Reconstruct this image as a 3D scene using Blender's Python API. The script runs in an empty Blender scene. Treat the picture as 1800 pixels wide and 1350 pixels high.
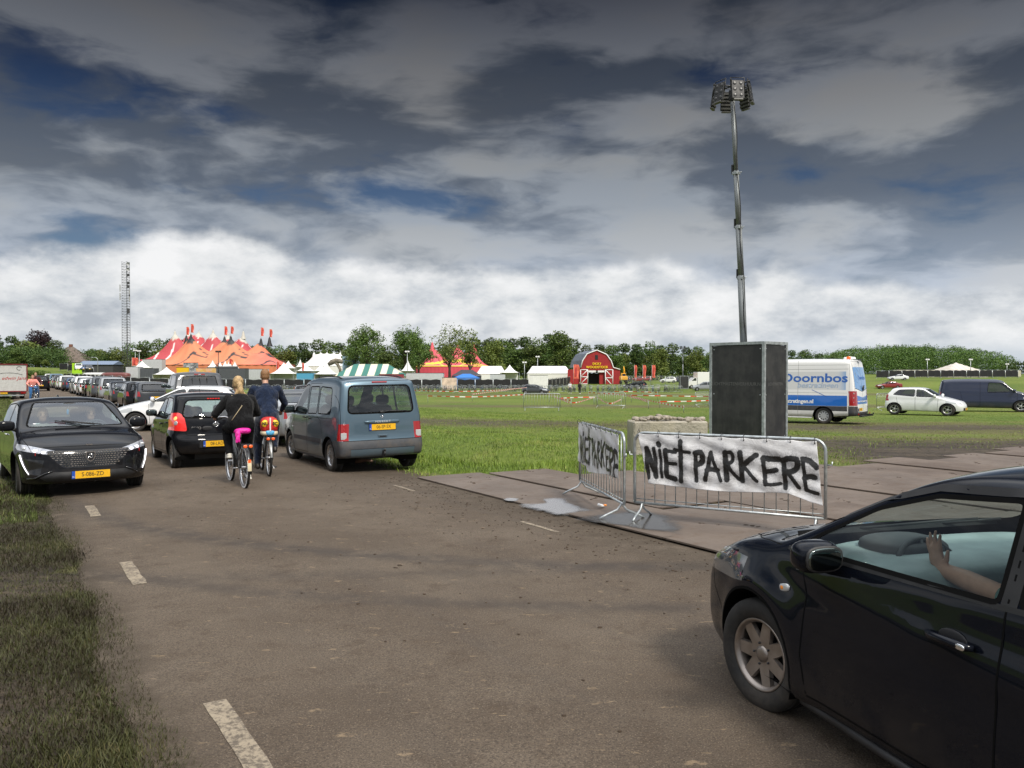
import bpy, bmesh, math, random
import numpy as np
from mathutils import Vector, Matrix, Euler
from mathutils.bvhtree import BVHTree
random.seed(7); rng = np.random.default_rng(7)
R = math.radians
SC = bpy.context.scene
COL = SC.collection
# ---------------------------------------------------------------- camera, sky, sun, exposure
EYE = 1.85
PITCH = math.atan(18 / 1440)
cam = bpy.data.objects.new('camera', bpy.data.cameras.new('camera')); COL.objects.link(cam)
cam.data.sensor_width = 36; cam.data.lens = 28.8; cam.data.clip_start = 0.05; cam.data.clip_end = 6000
cam.location = (0, 0, EYE); cam.rotation_euler = (R(90) - PITCH, 0, 0)
SC.camera = cam
SC.view_settings.view_transform = 'Standard'; SC.view_settings.look = 'None'
SC.view_settings.exposure = 0.16; SC.view_settings.gamma = 1
SC.view_settings.use_curve_mapping = False
SC.render.engine = 'CYCLES'
SC.cycles.use_denoising = True
SC.cycles.max_bounces = 6; SC.cycles.transparent_max_bounces = 12
SC.cycles.caustics_reflective = False; SC.cycles.caustics_refractive = False
SUN_EL, SUN_AZ = R(48), R(150)          # azimuth clockwise from +Y (the view direction)
sd = Vector((math.sin(SUN_AZ) * math.cos(SUN_EL), math.cos(SUN_AZ) * math.cos(SUN_EL), math.sin(SUN_EL)))
sun = bpy.data.objects.new('sun', bpy.data.lights.new('sun', 'SUN')); COL.objects.link(sun)
sun.data.energy = 3.1; sun.data.angle = R(11); sun.data.color = (1, .93, .82)
sun.rotation_euler = sd.to_track_quat('Z', 'Y').to_euler()
class NT:
 """small helper for node trees"""
 def __init__(s, tree):
  s.t = tree; s.n = tree.nodes; s.l = tree.links
 def new(s, kind, **kw):
  nd = s.n.new(kind)
  for k, v in kw.items(): setattr(nd, k, v)
  return nd
 def put(s, sock, v):
  if isinstance(v, bpy.types.NodeSocket): s.l.new(v, sock)
  elif v is not None:
   if sock.type == 'RGBA' and hasattr(v, '__len__') and len(v) == 3: v = (*v, 1)
   sock.default_value = v
 def math(s, op, a, b=None, c=None, clamp=False):
  nd = s.new('ShaderNodeMath', operation=op, use_clamp=clamp)
  s.put(nd.inputs[0], a)
  if b is not None: s.put(nd.inputs[1], b)
  if c is not None: s.put(nd.inputs[2], c)
  return nd.outputs[0]
 def vmath(s, op, a, b=None):
  nd = s.new('ShaderNodeVectorMath', operation=op)
  s.put(nd.inputs[0], a)
  if b is not None: s.put(nd.inputs[1], b)
  return nd.outputs[0]
 def mix(s, f, a, b, mode='MIX'):
  nd = s.new('ShaderNodeMix', data_type='RGBA', blend_type=mode)
  s.put(nd.inputs[0], f); s.put(nd.inputs[6], a); s.put(nd.inputs[7], b)
  return nd.outputs[2]
 def noise(s, vec, scale, detail=4, rough=.5, dist=0, out=0):
  nd = s.new('ShaderNodeTexNoise')
  if vec is not None: s.put(nd.inputs['Vector'], vec)
  nd.inputs['Scale'].default_value = scale; nd.inputs['Detail'].default_value = detail
  nd.inputs['Roughness'].default_value = rough; nd.inputs['Distortion'].default_value = dist
  return nd.outputs[out]
 def voro(s, vec, scale, feature='F1', out=0):
  nd = s.new('ShaderNodeTexVoronoi', feature=feature)
  if vec is not None: s.put(nd.inputs['Vector'], vec)
  nd.inputs['Scale'].default_value = scale
  return nd.outputs[out]
 def ramp(s, f, stops, interp='LINEAR'):
  nd = s.new('ShaderNodeValToRGB'); cr = nd.color_ramp; cr.interpolation = interp
  while len(cr.elements) < len(stops): cr.elements.new(0.5)
  for e, (p, c) in zip(cr.elements, stops):
   e.position = p
   e.color = (*c, 1) if hasattr(c, '__len__') else (c, c, c, 1)
  s.put(nd.inputs[0], f)
  return nd.outputs[0]
 def step(s, f, a, b):
  nd = s.new('ShaderNodeMapRange', interpolation_type='SMOOTHSTEP')
  s.put(nd.inputs[0], f); nd.inputs[1].default_value = a; nd.inputs[2].default_value = b
  return nd.outputs[0]
 def obj(s): return s.new('ShaderNodeTexCoord').outputs['Object']
 def mapv(s, vec, scale=(1, 1, 1), rot=(0, 0, 0), loc=(0, 0, 0)):
  nd = s.new('ShaderNodeMapping'); s.put(nd.inputs[0], vec)
  nd.inputs[1].default_value = loc; nd.inputs[2].default_value = rot; nd.inputs[3].default_value = scale
  return nd.outputs[0]
 def attr(s, name, out='Fac'): return s.new('ShaderNodeAttribute', attribute_name=name).outputs[out]
 def comb(s, x, y, z):
  nd = s.new('ShaderNodeCombineXYZ'); s.put(nd.inputs[0], x); s.put(nd.inputs[1], y); s.put(nd.inputs[2], z)
  return nd.outputs[0]
 def sep(s, v):
  nd = s.new('ShaderNodeSeparateXYZ'); s.put(nd.inputs[0], v); return nd.outputs
 def bump(s, h, dist=.02, strength=.5):
  nd = s.new('ShaderNodeBump'); nd.inputs['Strength'].default_value = strength
  nd.inputs['Distance'].default_value = dist; s.put(nd.inputs['Height'], h)
  return nd.outputs[0]
world = bpy.data.worlds.new('World'); SC.world = world; world.use_nodes = True
def build_sky():
 t = NT(world.node_tree); t.n.clear()
 out = t.new('ShaderNodeOutputWorld'); bg = t.new('ShaderNodeBackground'); t.l.new(bg.outputs[0], out.inputs[0])
 bg.inputs[1].default_value = 0.1
 sky = t.new('ShaderNodeTexSky', sky_type='NISHITA', sun_disc=False)
 sky.sun_elevation = SUN_EL; sky.sun_rotation = SUN_AZ
 d = t.new('ShaderNodeTexCoord').outputs['Generated']
 x, y, z = t.sep(d)[:3]
 zc = t.math('MAXIMUM', z, 0.0)
 k = t.math('DIVIDE', 1.0, t.math('ADD', zc, 0.55))
 p = t.comb(t.math('MULTIPLY', x, k), t.math('MULTIPLY', y, k), t.math('MULTIPLY', zc, 3.3))
 wv = t.vmath('MULTIPLY', t.noise(p, 2.6, 4, .55, 0, 1), (.22, .22, .22))
 pw = t.vmath('ADD', p, wv)
 n_big = t.noise(t.mapv(pw, loc=(3.1, 1.4, 0)), 2.7, 8, .55)
 n_mid = t.noise(t.mapv(pw, loc=(8.3, 2.2, 1)), 3.9, 9, .54)
 n_soft = t.noise(t.mapv(pw, loc=(1.3, 5.2, 2)), 1.0, 4, .45)
 q = t.mapv(d, scale=(1, 1, 1.7), loc=(0.35, 0, 0.2))
 n_cu = t.noise(q, 3.6, 9, .54)
 n_cu2 = t.noise(t.mapv(d, scale=(1, 1, 2.0), loc=(2.35, 1, 0.2)), 10.0, 9, .60)
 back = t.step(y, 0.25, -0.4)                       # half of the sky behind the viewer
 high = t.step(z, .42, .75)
 az = t.math('ARCTAN2', x, y)
 def spot(a0, z0, sa, sz):
  u_ = t.math('DIVIDE', t.math('SUBTRACT', az, a0), sa); v_ = t.math('DIVIDE', t.math('SUBTRACT', z, z0), sz)
  r_ = t.math('ADD', t.math('MULTIPLY', u_, u_), t.math('MULTIPLY', v_, v_))
  return t.math('EXPONENT', t.math('MULTIPLY', r_, -1))
 def tot(L):
  r_ = L[0]
  for l in L[1:]: r_ = t.math('ADD', r_, l)
  return r_
 holes = tot([spot(.0, .205, .17, .032), t.math('MULTIPLY', spot(-.46, .265, .16, .03), .6), t.math('MULTIPLY', spot(-.25, .385, .12, .03), .3), spot(.08, .29, .10, .03), spot(-.12, .215, .06, .03), spot(.34, .24, .08, .03), t.math('MULTIPLY', spot(.20, .42, .25, .03), .7)])
 heaps = tot([spot(-.10, .36, .05, .06), t.math('MULTIPLY', spot(-.42, .38, .22, .06), .9), spot(.18, .28, .07, .035), spot(-.30, .245, .12, .03), spot(.42, .30, .13, .05), t.math('MULTIPLY', spot(-.2, .17, .3, .03), .7), t.math('MULTIPLY', spot(.15, .15, .25, .03), .7)])
 deck_dark = t.ramp(z, [(0, (.40, .45, .50)), (.11, (.30, .34, .39)), (.20, (.125, .145, .175)), (.30, (.060, .070, .088)), (.42, (.014, .019, .030))])
 deck_lite = t.ramp(z, [(0, (.66, .68, .70)), (.10, (.50, .53, .57)), (.20, (.31, .33, .35)), (.30, (.185, .190, .20)), (.42, (.045, .048, .060))])
 nb = t.math('ADD', t.math('ADD', t.math('MULTIPLY', n_big, .7), t.math('MULTIPLY', n_mid, .3)), t.math('SUBTRACT', t.math('MULTIPLY', heaps, .09), t.math('MULTIPLY', holes, .11)))
 lit = t.math('ADD', n_mid, t.math('MULTIPLY', heaps, .14))
 lit = t.math('ADD', lit, t.math('MULTIPLY', t.math('SUBTRACT', n_soft, .5), .5))
 deck = t.mix(t.step(lit, .43, .62), deck_dark, deck_lite)
 deck = t.mix(t.math('MULTIPLY', t.step(nb, .62, .46), .35), deck, t.mix(1.0, deck, (.72, .86, 1.08), 'MULTIPLY'))
 tint = t.ramp(z, [(0, (.9, .95, 1.0)), (.10, (.60, .72, .88)), (.22, (.26, .39, .58)), (.32, (.10, .155, .27)), (.42, (.035, .058, .10))])
 blue = t.mix(1.0, t.vmath('MULTIPLY', sky.outputs[0], (.66, .60, .56)), tint, 'MULTIPLY')
 gap = t.math('MULTIPLY', t.step(nb, .450, .335), t.step(z, .06, .14))
 deck10 = t.vmath('MULTIPLY', deck, (10, 10, 10))
 body = t.mix(t.math('MULTIPLY', gap, .92), deck10, blue)
 thin = t.step(az, .15, .5)
 top = t.math('ADD', t.math('SUBTRACT', .130, t.math('MULTIPLY', thin, .03)), t.math('MULTIPLY', t.math('SUBTRACT', n_cu, .5), .22))
 bank = t.math('MULTIPLY', t.step(t.math('SUBTRACT', top, z), -.010, .020), t.step(t.math('ADD', z, t.math('MULTIPLY', t.math('SUBTRACT', n_cu2, .5), .06)), .0, .05))
 cu_col = t.ramp(t.math('SUBTRACT', t.math('ADD', n_cu2, t.math('MULTIPLY', t.math('SUBTRACT', n_cu, .5), .5)), t.math('MULTIPLY', thin, .07)),
     [(.34, (.42, .455, .50)), (.46, (.62, .645, .67)), (.55, (.76, .77, .775)), (.68, (.88, .88, .88))])
 body = t.mix(t.math('MULTIPLY', bank, .90), body, t.vmath('MULTIPLY', cu_col, (10, 10, 10)))
 body = t.mix(t.step(z, .050, -.005), body, (5.0, 5.6, 6.1))
 hi = t.mix(t.step(n_big, .4, .6), (11.5, 12.4, 13.8), (17, 17, 17))  # unseen sky overhead and behind, brightened to light the ground
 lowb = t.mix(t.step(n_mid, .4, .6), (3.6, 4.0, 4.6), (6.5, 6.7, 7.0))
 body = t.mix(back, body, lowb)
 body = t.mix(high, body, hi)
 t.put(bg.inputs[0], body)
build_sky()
# ---------------------------------------------------------------- helpers
def ray(px, py):
 v = Vector(((px - 900) / 1440, 1, (675 - py) / 1440))
 v.rotate(Matrix.Rotation(-PITCH, 3, 'X'))
 return v
def G(px, py, z=0.0):
 d = ray(px, py); t = (z - EYE) / d.z
 return Vector((d.x * t, d.y * t, z))
def AT(px, Y): return (px - 900) / 1440 * Y               # x of a picture column at depth Y
def ZT(py, Y): return EYE + (657 - py) / 1440 * Y          # height of a picture row at depth Y
RA = math.atan2(-893, 1440)                                # road direction
U = Vector((math.sin(RA), math.cos(RA), 0)); NV = Vector((math.cos(RA), -math.sin(RA), 0))
def RD(s, n, z=0.0): return Vector((U.x * s + NV.x * n, U.y * s + NV.y * n, z))
def sst(x, a, b):
 t = np.clip((np.asarray(x, float) - a) / (b - a), 0, 1); return t * t * (3 - 2 * t)
_ZY = [(-50, 0), (15, -.02), (25, -.12), (33, -.2), (42, -.32), (80, -.8), (123, -1.15), (138, -1.25), (150, -1.1), (165, -.8), (180, -.42), (200, -.3), (300, -.3), (1600, 0)]
def terrain(x, y):
 x = np.asarray(x, float); y = np.asarray(y, float)
 n = NV.x * x + NV.y * y; s = U.x * x + U.y * y
 z = np.interp(y, [a for a, b in _ZY], [b for a, b in _ZY]) * sst(n, 8, 26)
 z = z - .42 * np.exp(-((n - 9.6) / 1.0) ** 2) * sst(s, 13.5, 16.5) * (1 - sst(s, 60, 80))
 z = z + sst(x, 50, 110) * (sst(y, 130, 185) * .9 + sst(y, 190, 260) * 1.0)
 r = np.hypot(x, y); a = x / np.maximum(y, 1)
 z = z + 3.9 * sst(r, 215, 290) * (1 - sst(a, -.545, -.47)) * (y > 0)
 return z - .025
def tz(x, y): return float(terrain(x, y))
def P(px, py):
 """the point of the land seen at a picture position"""
 d = ray(px, py); o = Vector((0, 0, EYE)); lo = 2.0; step = .5
 t = lo
 while t < 900:
  p = o + d * t
  if p.z <= tz(p.x, p.y): break
  t += step; step = max(.5, t * .01)
 a, b = t - step, t
 for _ in range(20):
  m = (a + b) / 2; p = o + d * m
  if p.z <= tz(p.x, p.y): b = m
  else: a = m
 p = o + d * b; return Vector((p.x, p.y, tz(p.x, p.y)))
def tag(o, label=None, cat=None, group=None, kind=None):
 if label: o['label'] = label
 if cat: o['category'] = cat
 if group: o['group'] = group
 if kind: o['kind'] = kind
 return o
def empty(name, loc=(0, 0, 0), rz=0, parent=None):
 o = bpy.data.objects.new(name, None); COL.objects.link(o); o.location = loc; o.rotation_euler = (0, 0, rz)
 o.empty_display_size = .2
 if parent: o.parent = parent
 return o
def thing(name, label, cat, loc=(0, 0, 0), rz=0, group=None):
 return tag(empty(name, loc, rz), label, cat, group)
_kids = {}
def kids(o): return [c for c in o.children]
def copy_tree(o, parent=None):
 c = o.copy(); COL.objects.link(c); c.parent = parent
 for ch in kids(o): copy_tree(ch, c)
 return c
class MB:
 """collects geometry for one mesh"""
 def __init__(s): s.v = []; s.f = []; s.m = []; s.mats = []; s.sm = []
 def mi(s, m):
  if m not in s.mats: s.mats.append(m)
  return s.mats.index(m)
 def add(s, vs, fs, m=None, smooth=False, M=None):
  o = len(s.v)
  if M is not None: vs = [M @ Vector(p) for p in vs]
  s.v += [tuple(p) for p in vs]; s.f += [tuple(i + o for i in f) for f in fs]
  k = s.mi(m) if m is not None else 0
  s.m += [k] * len(fs); s.sm += [smooth] * len(fs)
 def box(s, c, size, m=None, M=None, rz=0, bev=0, tilt=None):
  x, y, z = [a / 2 for a in size]
  if bev:
   b = min(bev, x * .9, y * .9, z * .9)
   vs = []; idx = {}
   for sx in (-1, 1):
    for sy in (-1, 1):
     for sz in (-1, 1):
      for ax in range(3):
       p = [sx * x, sy * y, sz * z]
       for a2, h in enumerate((x, y, z)):
        if a2 != ax: p[a2] = (sx, sy, sz)[a2] * (h - b)
       idx[(sx, sy, sz, ax)] = len(vs); vs.append(p)
   fs = []
   for ax in range(3):
    o1, o2 = (ax + 1) % 3, (ax + 2) % 3
    for sg in (-1, 1):
     q = []
     for a1, a2 in ((-1, -1), (1, -1), (1, 1), (-1, 1)):
      k = [0, 0, 0]; k[ax] = sg; k[o1] = a1; k[o2] = a2
      q.append(idx[(*k, ax)])
     fs.append(q if sg > 0 else q[::-1])
    for a1 in (-1, 1):
     for a2 in (-1, 1):
      q = []
      for e, axx in ((-1, o1), (-1, o2), (1, o2), (1, o1)):
       k = [0, 0, 0]; k[ax] = e; k[o1] = a1; k[o2] = a2
       q.append(idx[(*k, axx)])
      fs.append(q if a1 * a2 > 0 else q[::-1])
   for sx in (-1, 1):
    for sy in (-1, 1):
     for sz in (-1, 1):
      q = [idx[(sx, sy, sz, a)] for a in range(3)]
      fs.append(q if sx * sy * sz > 0 else q[::-1])
  else:
   vs = [(i, j, k) for i in (-x, x) for j in (-y, y) for k in (-z, z)]
   fs = [(0, 1, 3, 2), (4, 6, 7, 5), (0, 4, 5, 1), (2, 3, 7, 6), (0, 2, 6, 4), (1, 5, 7, 3)]
  T = Matrix.Translation(c) @ Matrix.Rotation(rz, 4, 'Z')
  if tilt is not None: T = T @ tilt.to_4x4()
  if M is not None: T = M @ T
  s.add(vs, fs, m, False, T)
 def tube(s, pts, r, m=None, n=8, cap=True, M=None, closed=False):
  pts = [Vector(p) for p in pts]; k = len(pts)
  rs = r if hasattr(r, '__len__') else [r] * k
  vs = []; fs = []; pn = None
  for i, p in enumerate(pts):
   if closed: t = pts[(i + 1) % k] - pts[i - 1]
   else: t = pts[min(i + 1, k - 1)] - pts[max(i - 1, 0)]
   if t.length < 1e-9: t = Vector((0, 0, 1))
   t.normalize()
   if pn is None:
    a = Vector((0, 0, 1)) if abs(t.z) < .9 else Vector((1, 0, 0))
    pn = t.cross(a).normalized()
   else:
    pn = (pn - t * pn.dot(t))
    pn = pn.normalized() if pn.length > 1e-6 else t.orthogonal().normalized()
   b = t.cross(pn)
   for j in range(n):
    q = 2 * math.pi * j / n
    vs.append(p + (pn * math.cos(q) + b * math.sin(q)) * rs[i])
  for i in range(k if closed else k - 1):
   for j in range(n):
    a, b2 = i * n + j, i * n + (j + 1) % n; c = ((i + 1) % k) * n
    fs.append((a, b2, c + (j + 1) % n, c + j))
  if cap and not closed:
   fs.append(tuple(range(n))[::-1]); fs.append(tuple(range((k - 1) * n, k * n)))
  s.add(vs, fs, m, True, M)
 def lathe(s, prof, m=None, n=24, axis='Z', M=None, smooth=True):
  """profile of (r, h); axis of revolution"""
  vs = []; fs = []; k = len(prof)
  for j in range(n):
   q = 2 * math.pi * j / n; c, sn = math.cos(q), math.sin(q)
   for r_, h in prof:
    vs.append((r_ * c, r_ * sn, h) if axis == 'Z' else ((r_ * c, h, r_ * sn) if axis == 'Y' else (h, r_ * c, r_ * sn)))
  for j in range(n):
   j2 = (j + 1) % n
   for i in range(k - 1): fs.append((j * k + i, j2 * k + i, j2 * k + i + 1, j * k + i + 1))
  s.add(vs, fs, m, smooth, M)
 def blob(s, c, size, m=None, e=.6, nu=16, nv=10, M=None, rot=None):
  """superellipsoid"""
  def f(w, p): return math.copysign(abs(w) ** p, w)
  vs = []; fs = []
  for i in range(nv + 1):
   a = -math.pi / 2 + math.pi * i / nv
   for j in range(nu):
    b = 2 * math.pi * j / nu
    vs.append((size[0] / 2 * f(math.cos(a), e) * f(math.cos(b), e), size[1] / 2 * f(math.cos(a), e) * f(math.sin(b), e), size[2] / 2 * f(math.sin(a), e)))
  for i in range(nv):
   for j in range(nu):
    fs.append((i * nu + j, i * nu + (j + 1) % nu, (i + 1) * nu + (j + 1) % nu, (i + 1) * nu + j))
  T = Matrix.Translation(c)
  if rot is not None: T = T @ Euler(rot).to_matrix().to_4x4()
  if M is not None: T = M @ T
  s.add(vs, fs, m, True, T)
 def prism(s, poly, h0, h1, m=None, axis='Z', M=None, smooth=False):
  """polygon extruded between h0 and h1 along an axis; for Y the polygon is (x,z), for X it is (y,z)"""
  k = len(poly)
  def p3(a, b, h): return (a, b, h) if axis == 'Z' else ((a, h, b) if axis == 'Y' else (h, a, b))
  vs = [p3(a, b, h0) for a, b in poly] + [p3(a, b, h1) for a, b in poly]
  fs = [tuple(range(k))[::-1], tuple(range(k, 2 * k))] + [(i, (i + 1) % k, k + (i + 1) % k, k + i) for i in range(k)]
  s.add(vs, fs, m, smooth, M)
 def quad(s, a, b, c, d, m=None, M=None): s.add([a, b, c, d], [(0, 1, 2, 3)], m, False, M)
 def build(s, name, m=None, parent=None, fix=True, loc=None, rz=0):
  me = bpy.data.meshes.new(name); me.from_pydata(s.v, [], s.f)
  mats = s.mats if s.mats else [m]
  for q in mats: me.materials.append(q if q is not None else m)
  me.polygons.foreach_set('material_index', s.m); me.polygons.foreach_set('use_smooth', s.sm)
  me.update()
  if fix:
   bm = bmesh.new(); bm.from_mesh(me); bmesh.ops.recalc_face_normals(bm, faces=bm.faces); bm.to_mesh(me); bm.free()
  o = bpy.data.objects.new(name, me); COL.objects.link(o)
  if parent: o.parent = parent
  if loc is not None: o.location = loc
  if rz: o.rotation_euler[2] = rz
  return o
def np_mesh(name, V, F, mats, parent=None, smooth=False, attrs=None, midx=None):
 """V (n,3) and F (m,k) arrays; attrs {name: (n,) floats or (n,3) colours}"""
 V = np.asarray(V, np.float32); F = np.asarray(F, np.int32); k = F.shape[1]
 me = bpy.data.meshes.new(name)
 me.vertices.add(len(V)); me.vertices.foreach_set('co', V.ravel())
 me.loops.add(F.size); me.loops.foreach_set('vertex_index', F.ravel())
 me.polygons.add(len(F)); me.polygons.foreach_set('loop_start', np.arange(0, F.size, k, dtype=np.int32))
 me.polygons.foreach_set('loop_total', np.full(len(F), k, np.int32))
 if smooth: me.polygons.foreach_set('use_smooth', np.ones(len(F), bool))
 if midx is not None: me.polygons.foreach_set('material_index', np.asarray(midx, np.int32))
 for m in (mats if isinstance(mats, (list, tuple)) else [mats]): me.materials.append(m)
 for nm, a in (attrs or {}).items():
  a = np.asarray(a, np.float32)
  if a.ndim == 1:
   at = me.attributes.new(nm, 'FLOAT', 'POINT'); at.data.foreach_set('value', a)
  else:
   at = me.attributes.new(nm, 'FLOAT_COLOR', 'POINT')
   at.data.foreach_set('color', np.hstack([a, np.ones((len(a), 1), np.float32)]).ravel())
 me.update(calc_edges=True); me.validate()
 o = bpy.data.objects.new(name, me); COL.objects.link(o)
 if parent: o.parent = parent
 return o
def grid_faces(nx, ny, wrap=False):
 i = np.arange(nx - (0 if wrap else 1))[:, None]; j = np.arange(ny - 1)[None, :]
 a = i * ny + j; b = ((i + 1) % nx) * ny + j
 return np.stack([a, b, b + 1, a + 1], -1).reshape(-1, 4)
# ---------------------------------------------------------------- materials
MATS = {}
def mat(name, base=(.5, .5, .5), rough=.5, metal=0, coat=0, spec=.5, emit=None, estr=0, var=0, vscale=8, bump=0, bscale=40, alpha=None, dirt=0, sheen=0):
 """plain surface with a little procedural variation"""
 if name in MATS: return MATS[name]
 m = bpy.data.materials.new(name); m.use_nodes = True; t = NT(m.node_tree)
 b = t.n['Principled BSDF']
 b.inputs['Base Color'].default_value = (*base, 1); b.inputs['Roughness'].default_value = rough
 b.inputs['Metallic'].default_value = metal; b.inputs['Coat Weight'].default_value = coat
 b.inputs['Coat Roughness'].default_value = .03; b.inputs['Specular IOR Level'].default_value = spec
 if sheen: b.inputs['Sheen Weight'].default_value = sheen
 if emit: b.inputs['Emission Color'].default_value = (*emit, 1); b.inputs['Emission Strength'].default_value = estr
 c = None
 if var:
  o = t.obj(); nz = t.noise(o, vscale, 5, .6)
  k = t.step(nz, .3, .7)
  c = t.mix(k, tuple(x * (1 - var) for x in base), tuple(min(1, x * (1 + var)) for x in base))
  t.put(b.inputs['Base Color'], c)
  t.put(b.inputs['Roughness'], t.math('ADD', rough - .08, t.math('MULTIPLY', k, .16), clamp=True))
 if dirt:
  o = t.obj(); z = t.sep(o)[2]
  nz = t.noise(o, 5, 6, .65)
  k = t.math('MULTIPLY', t.step(nz, .42, .75), dirt)
  c = t.mix(k, c if c is not None else base, (.16, .125, .09))
  t.put(b.inputs['Base Color'], c)
  t.put(b.inputs['Roughness'], t.math('ADD', rough, t.math('MULTIPLY', k, .5), clamp=True))
 if bump:
  t.put(b.inputs['Normal'], t.bump(t.noise(t.obj(), bscale, 4, .6), bump, .6))
 MATS[name] = m
 return m
def paint(name, base, rough=.35, metal=.0):
 """car lacquer: coat over base, road dust towards the sills"""
 if name in MATS: return MATS[name]
 m = bpy.data.materials.new(name); m.use_nodes = True; t = NT(m.node_tree); b = t.n['Principled BSDF']
 o = t.obj(); z = t.sep(o)[2]
 nz = t.noise(o, 3.5, 6, .6)
 low = t.math('MULTIPLY', t.step(z, .62, .2), t.step(nz, .3, .62))
 k = t.math('ADD', t.math('MULTIPLY', low, .13 if max(base) < .03 else .3), t.math('MULTIPLY', t.step(t.noise(o, 9, 5, .7), .5, .8), .015 if max(base) < .03 else .05), clamp=True)
 b.inputs['Specular IOR Level'].default_value = .0 if max(base) < .03 else .4; b.inputs['Coat IOR'].default_value = 1.32 if max(base) < .03 else 1.5
 t.put(b.inputs['Base Color'], t.mix(k, base, (.15, .12, .09)))
 t.put(b.inputs['Roughness'], t.math('ADD', rough, t.math('MULTIPLY', k, .4), clamp=True))
 b.inputs['Metallic'].default_value = metal
 t.put(b.inputs['Coat Weight'], t.math('SUBTRACT', 1, k, clamp=True)); b.inputs['Coat Roughness'].default_value = .025
 t.put(b.inputs['Coat Roughness'], t.math('ADD', .02, t.math('MULTIPLY', t.noise(o, 30, 3), .04)))
 MATS[name] = m
 return m
def glass(name, tint=(.55, .62, .60), dens=1.0, rough=.0, refl=1.0):
 if name in MATS: return MATS[name]
 m = bpy.data.materials.new(name); m.use_nodes = True; t = NT(m.node_tree); t.n.clear()
 out = t.new('ShaderNodeOutputMaterial'); tr = t.new('ShaderNodeBsdfTransparent'); gl = t.new('ShaderNodeBsdfGlossy')
 tr.inputs[0].default_value = (*[c * dens for c in tint], 1); gl.inputs['Roughness'].default_value = .02; gl.inputs[0].default_value = (.95, .97, 1, 1)
 fr = t.new('ShaderNodeFresnel'); fr.inputs[0].default_value = 1.52
 geo = t.new('ShaderNodeNewGeometry')
 fac = t.math('ADD', t.math('MULTIPLY', fr.outputs[0], 1.15 * refl), .03 * refl, clamp=True)
 fac = t.math('MULTIPLY', fac, t.math('SUBTRACT', 1, t.math('MULTIPLY', geo.outputs['Backfacing'], .8)))
 mx = t.new('ShaderNodeMixShader'); t.put(mx.inputs[0], fac); t.l.new(tr.outputs[0], mx.inputs[1]); t.l.new(gl.outputs[0], mx.inputs[2])
 t.l.new(mx.outputs[0], out.inputs[0]); MATS[name] = m
 return m
M_RUBBER = mat('tyre_rubber', (.016, .0155, .015), .75, var=.25, vscale=20, dirt=.22)
M_BLACK = mat('black_plastic', (.018, .018, .019), .5, var=.2, bump=.001, bscale=200)
M_GLOSSBLK = mat('gloss_black', (.008, .008, .009), .12, coat=.6)
M_GASKET = mat('gasket', (.004, .004, .004), .8, spec=.1)
M_ALLOY = mat('alloy', (.55, .55, .56), .32, metal=.9, var=.12)
M_DALLOY = mat('dark_alloy', (.05, .05, .055), .4, metal=.5)
M_CHROME = mat('chrome', (.8, .8, .82), .12, metal=1)
M_MIRROR = mat('mirror_glass', (.16, .19, .18), .06, metal=1)
M_GALV = mat('galvanised_steel', (.42, .45, .46), .42, metal=.75, var=.2, vscale=14)
M_GALVD = mat('dull_zinc', (.33, .36, .37), .6, metal=.4, var=.25, vscale=9)
M_RED = mat('red_lens', (.33, .008, .010), .14, coat=1, emit=(1, .03, .02), estr=.0)
M_REDLIT = mat('red_lens_lit', (.5, .012, .01), .15, coat=1, emit=(1, .04, .03), estr=.35)
M_CLEAR = mat('clear_lens', (.55, .57, .58), .08, coat=1, metal=.3)
M_AMBER = mat('amber_lens', (.7, .22, .02), .15, coat=1, emit=(1, .3, .02), estr=.1)
M_LED = mat('led_white', (.9, .9, .9), .2, emit=(.95, .93, 1), estr=1.3)
M_PLATE = mat('plate_yellow', (.80, .44, .015), .4, var=.05, vscale=30)
M_BLUE = mat('plate_blue', (.02, .08, .42), .4)
M_INK = mat('ink_black', (.012, .012, .014), .6)
M_WHITE = mat('white_print', (.78, .78, .78), .45)
M_SEAT = mat('seat_cloth', (.030, .031, .034), .85, var=.3, vscale=25)
M_CABIN = mat('cabin_plastic', (.05, .053, .056), .6, var=.2)
M_GLASS = glass('car_glass', (.60, .70, .68))
M_TINT = glass('tinted_glass', (.16, .18, .19))
M_DGLASS = glass('dark_glass', (.30, .33, .34))
M_SKIN = mat('skin', (.46, .26, .18), .5, var=.08, vscale=30)
M_WOOD = mat('wood', (.20, .13, .075), .7, var=.35, vscale=9)
def text_mesh(s, size, m, name, parent=None, depth=.002, M=None, xs=1.0, bold=0.0, shear=0.0, align='CENTER'):
 """writing as a mesh, lying in the local XZ plane and read from -Y"""
 cu = bpy.data.curves.new('tmp', 'FONT'); cu.body = s; cu.size = size; cu.align_x = align; cu.align_y = 'CENTER'
 cu.extrude = depth; cu.offset = bold; cu.shear = shear; cu.resolution_u = 3
 ob = bpy.data.objects.new('tmp', cu)
 me = bpy.data.meshes.new_from_object(ob); bpy.data.objects.remove(ob)
 T = Matrix.Rotation(R(90), 4, 'X') @ Matrix.Diagonal((xs, 1, 1, 1))
 if M is not None: T = M @ T
 me.transform(T); me.materials.clear(); me.materials.append(m); me.name = name
 o = bpy.data.objects.new(name, me); COL.objects.link(o)
 if parent: o.parent = parent
 return o
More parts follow.
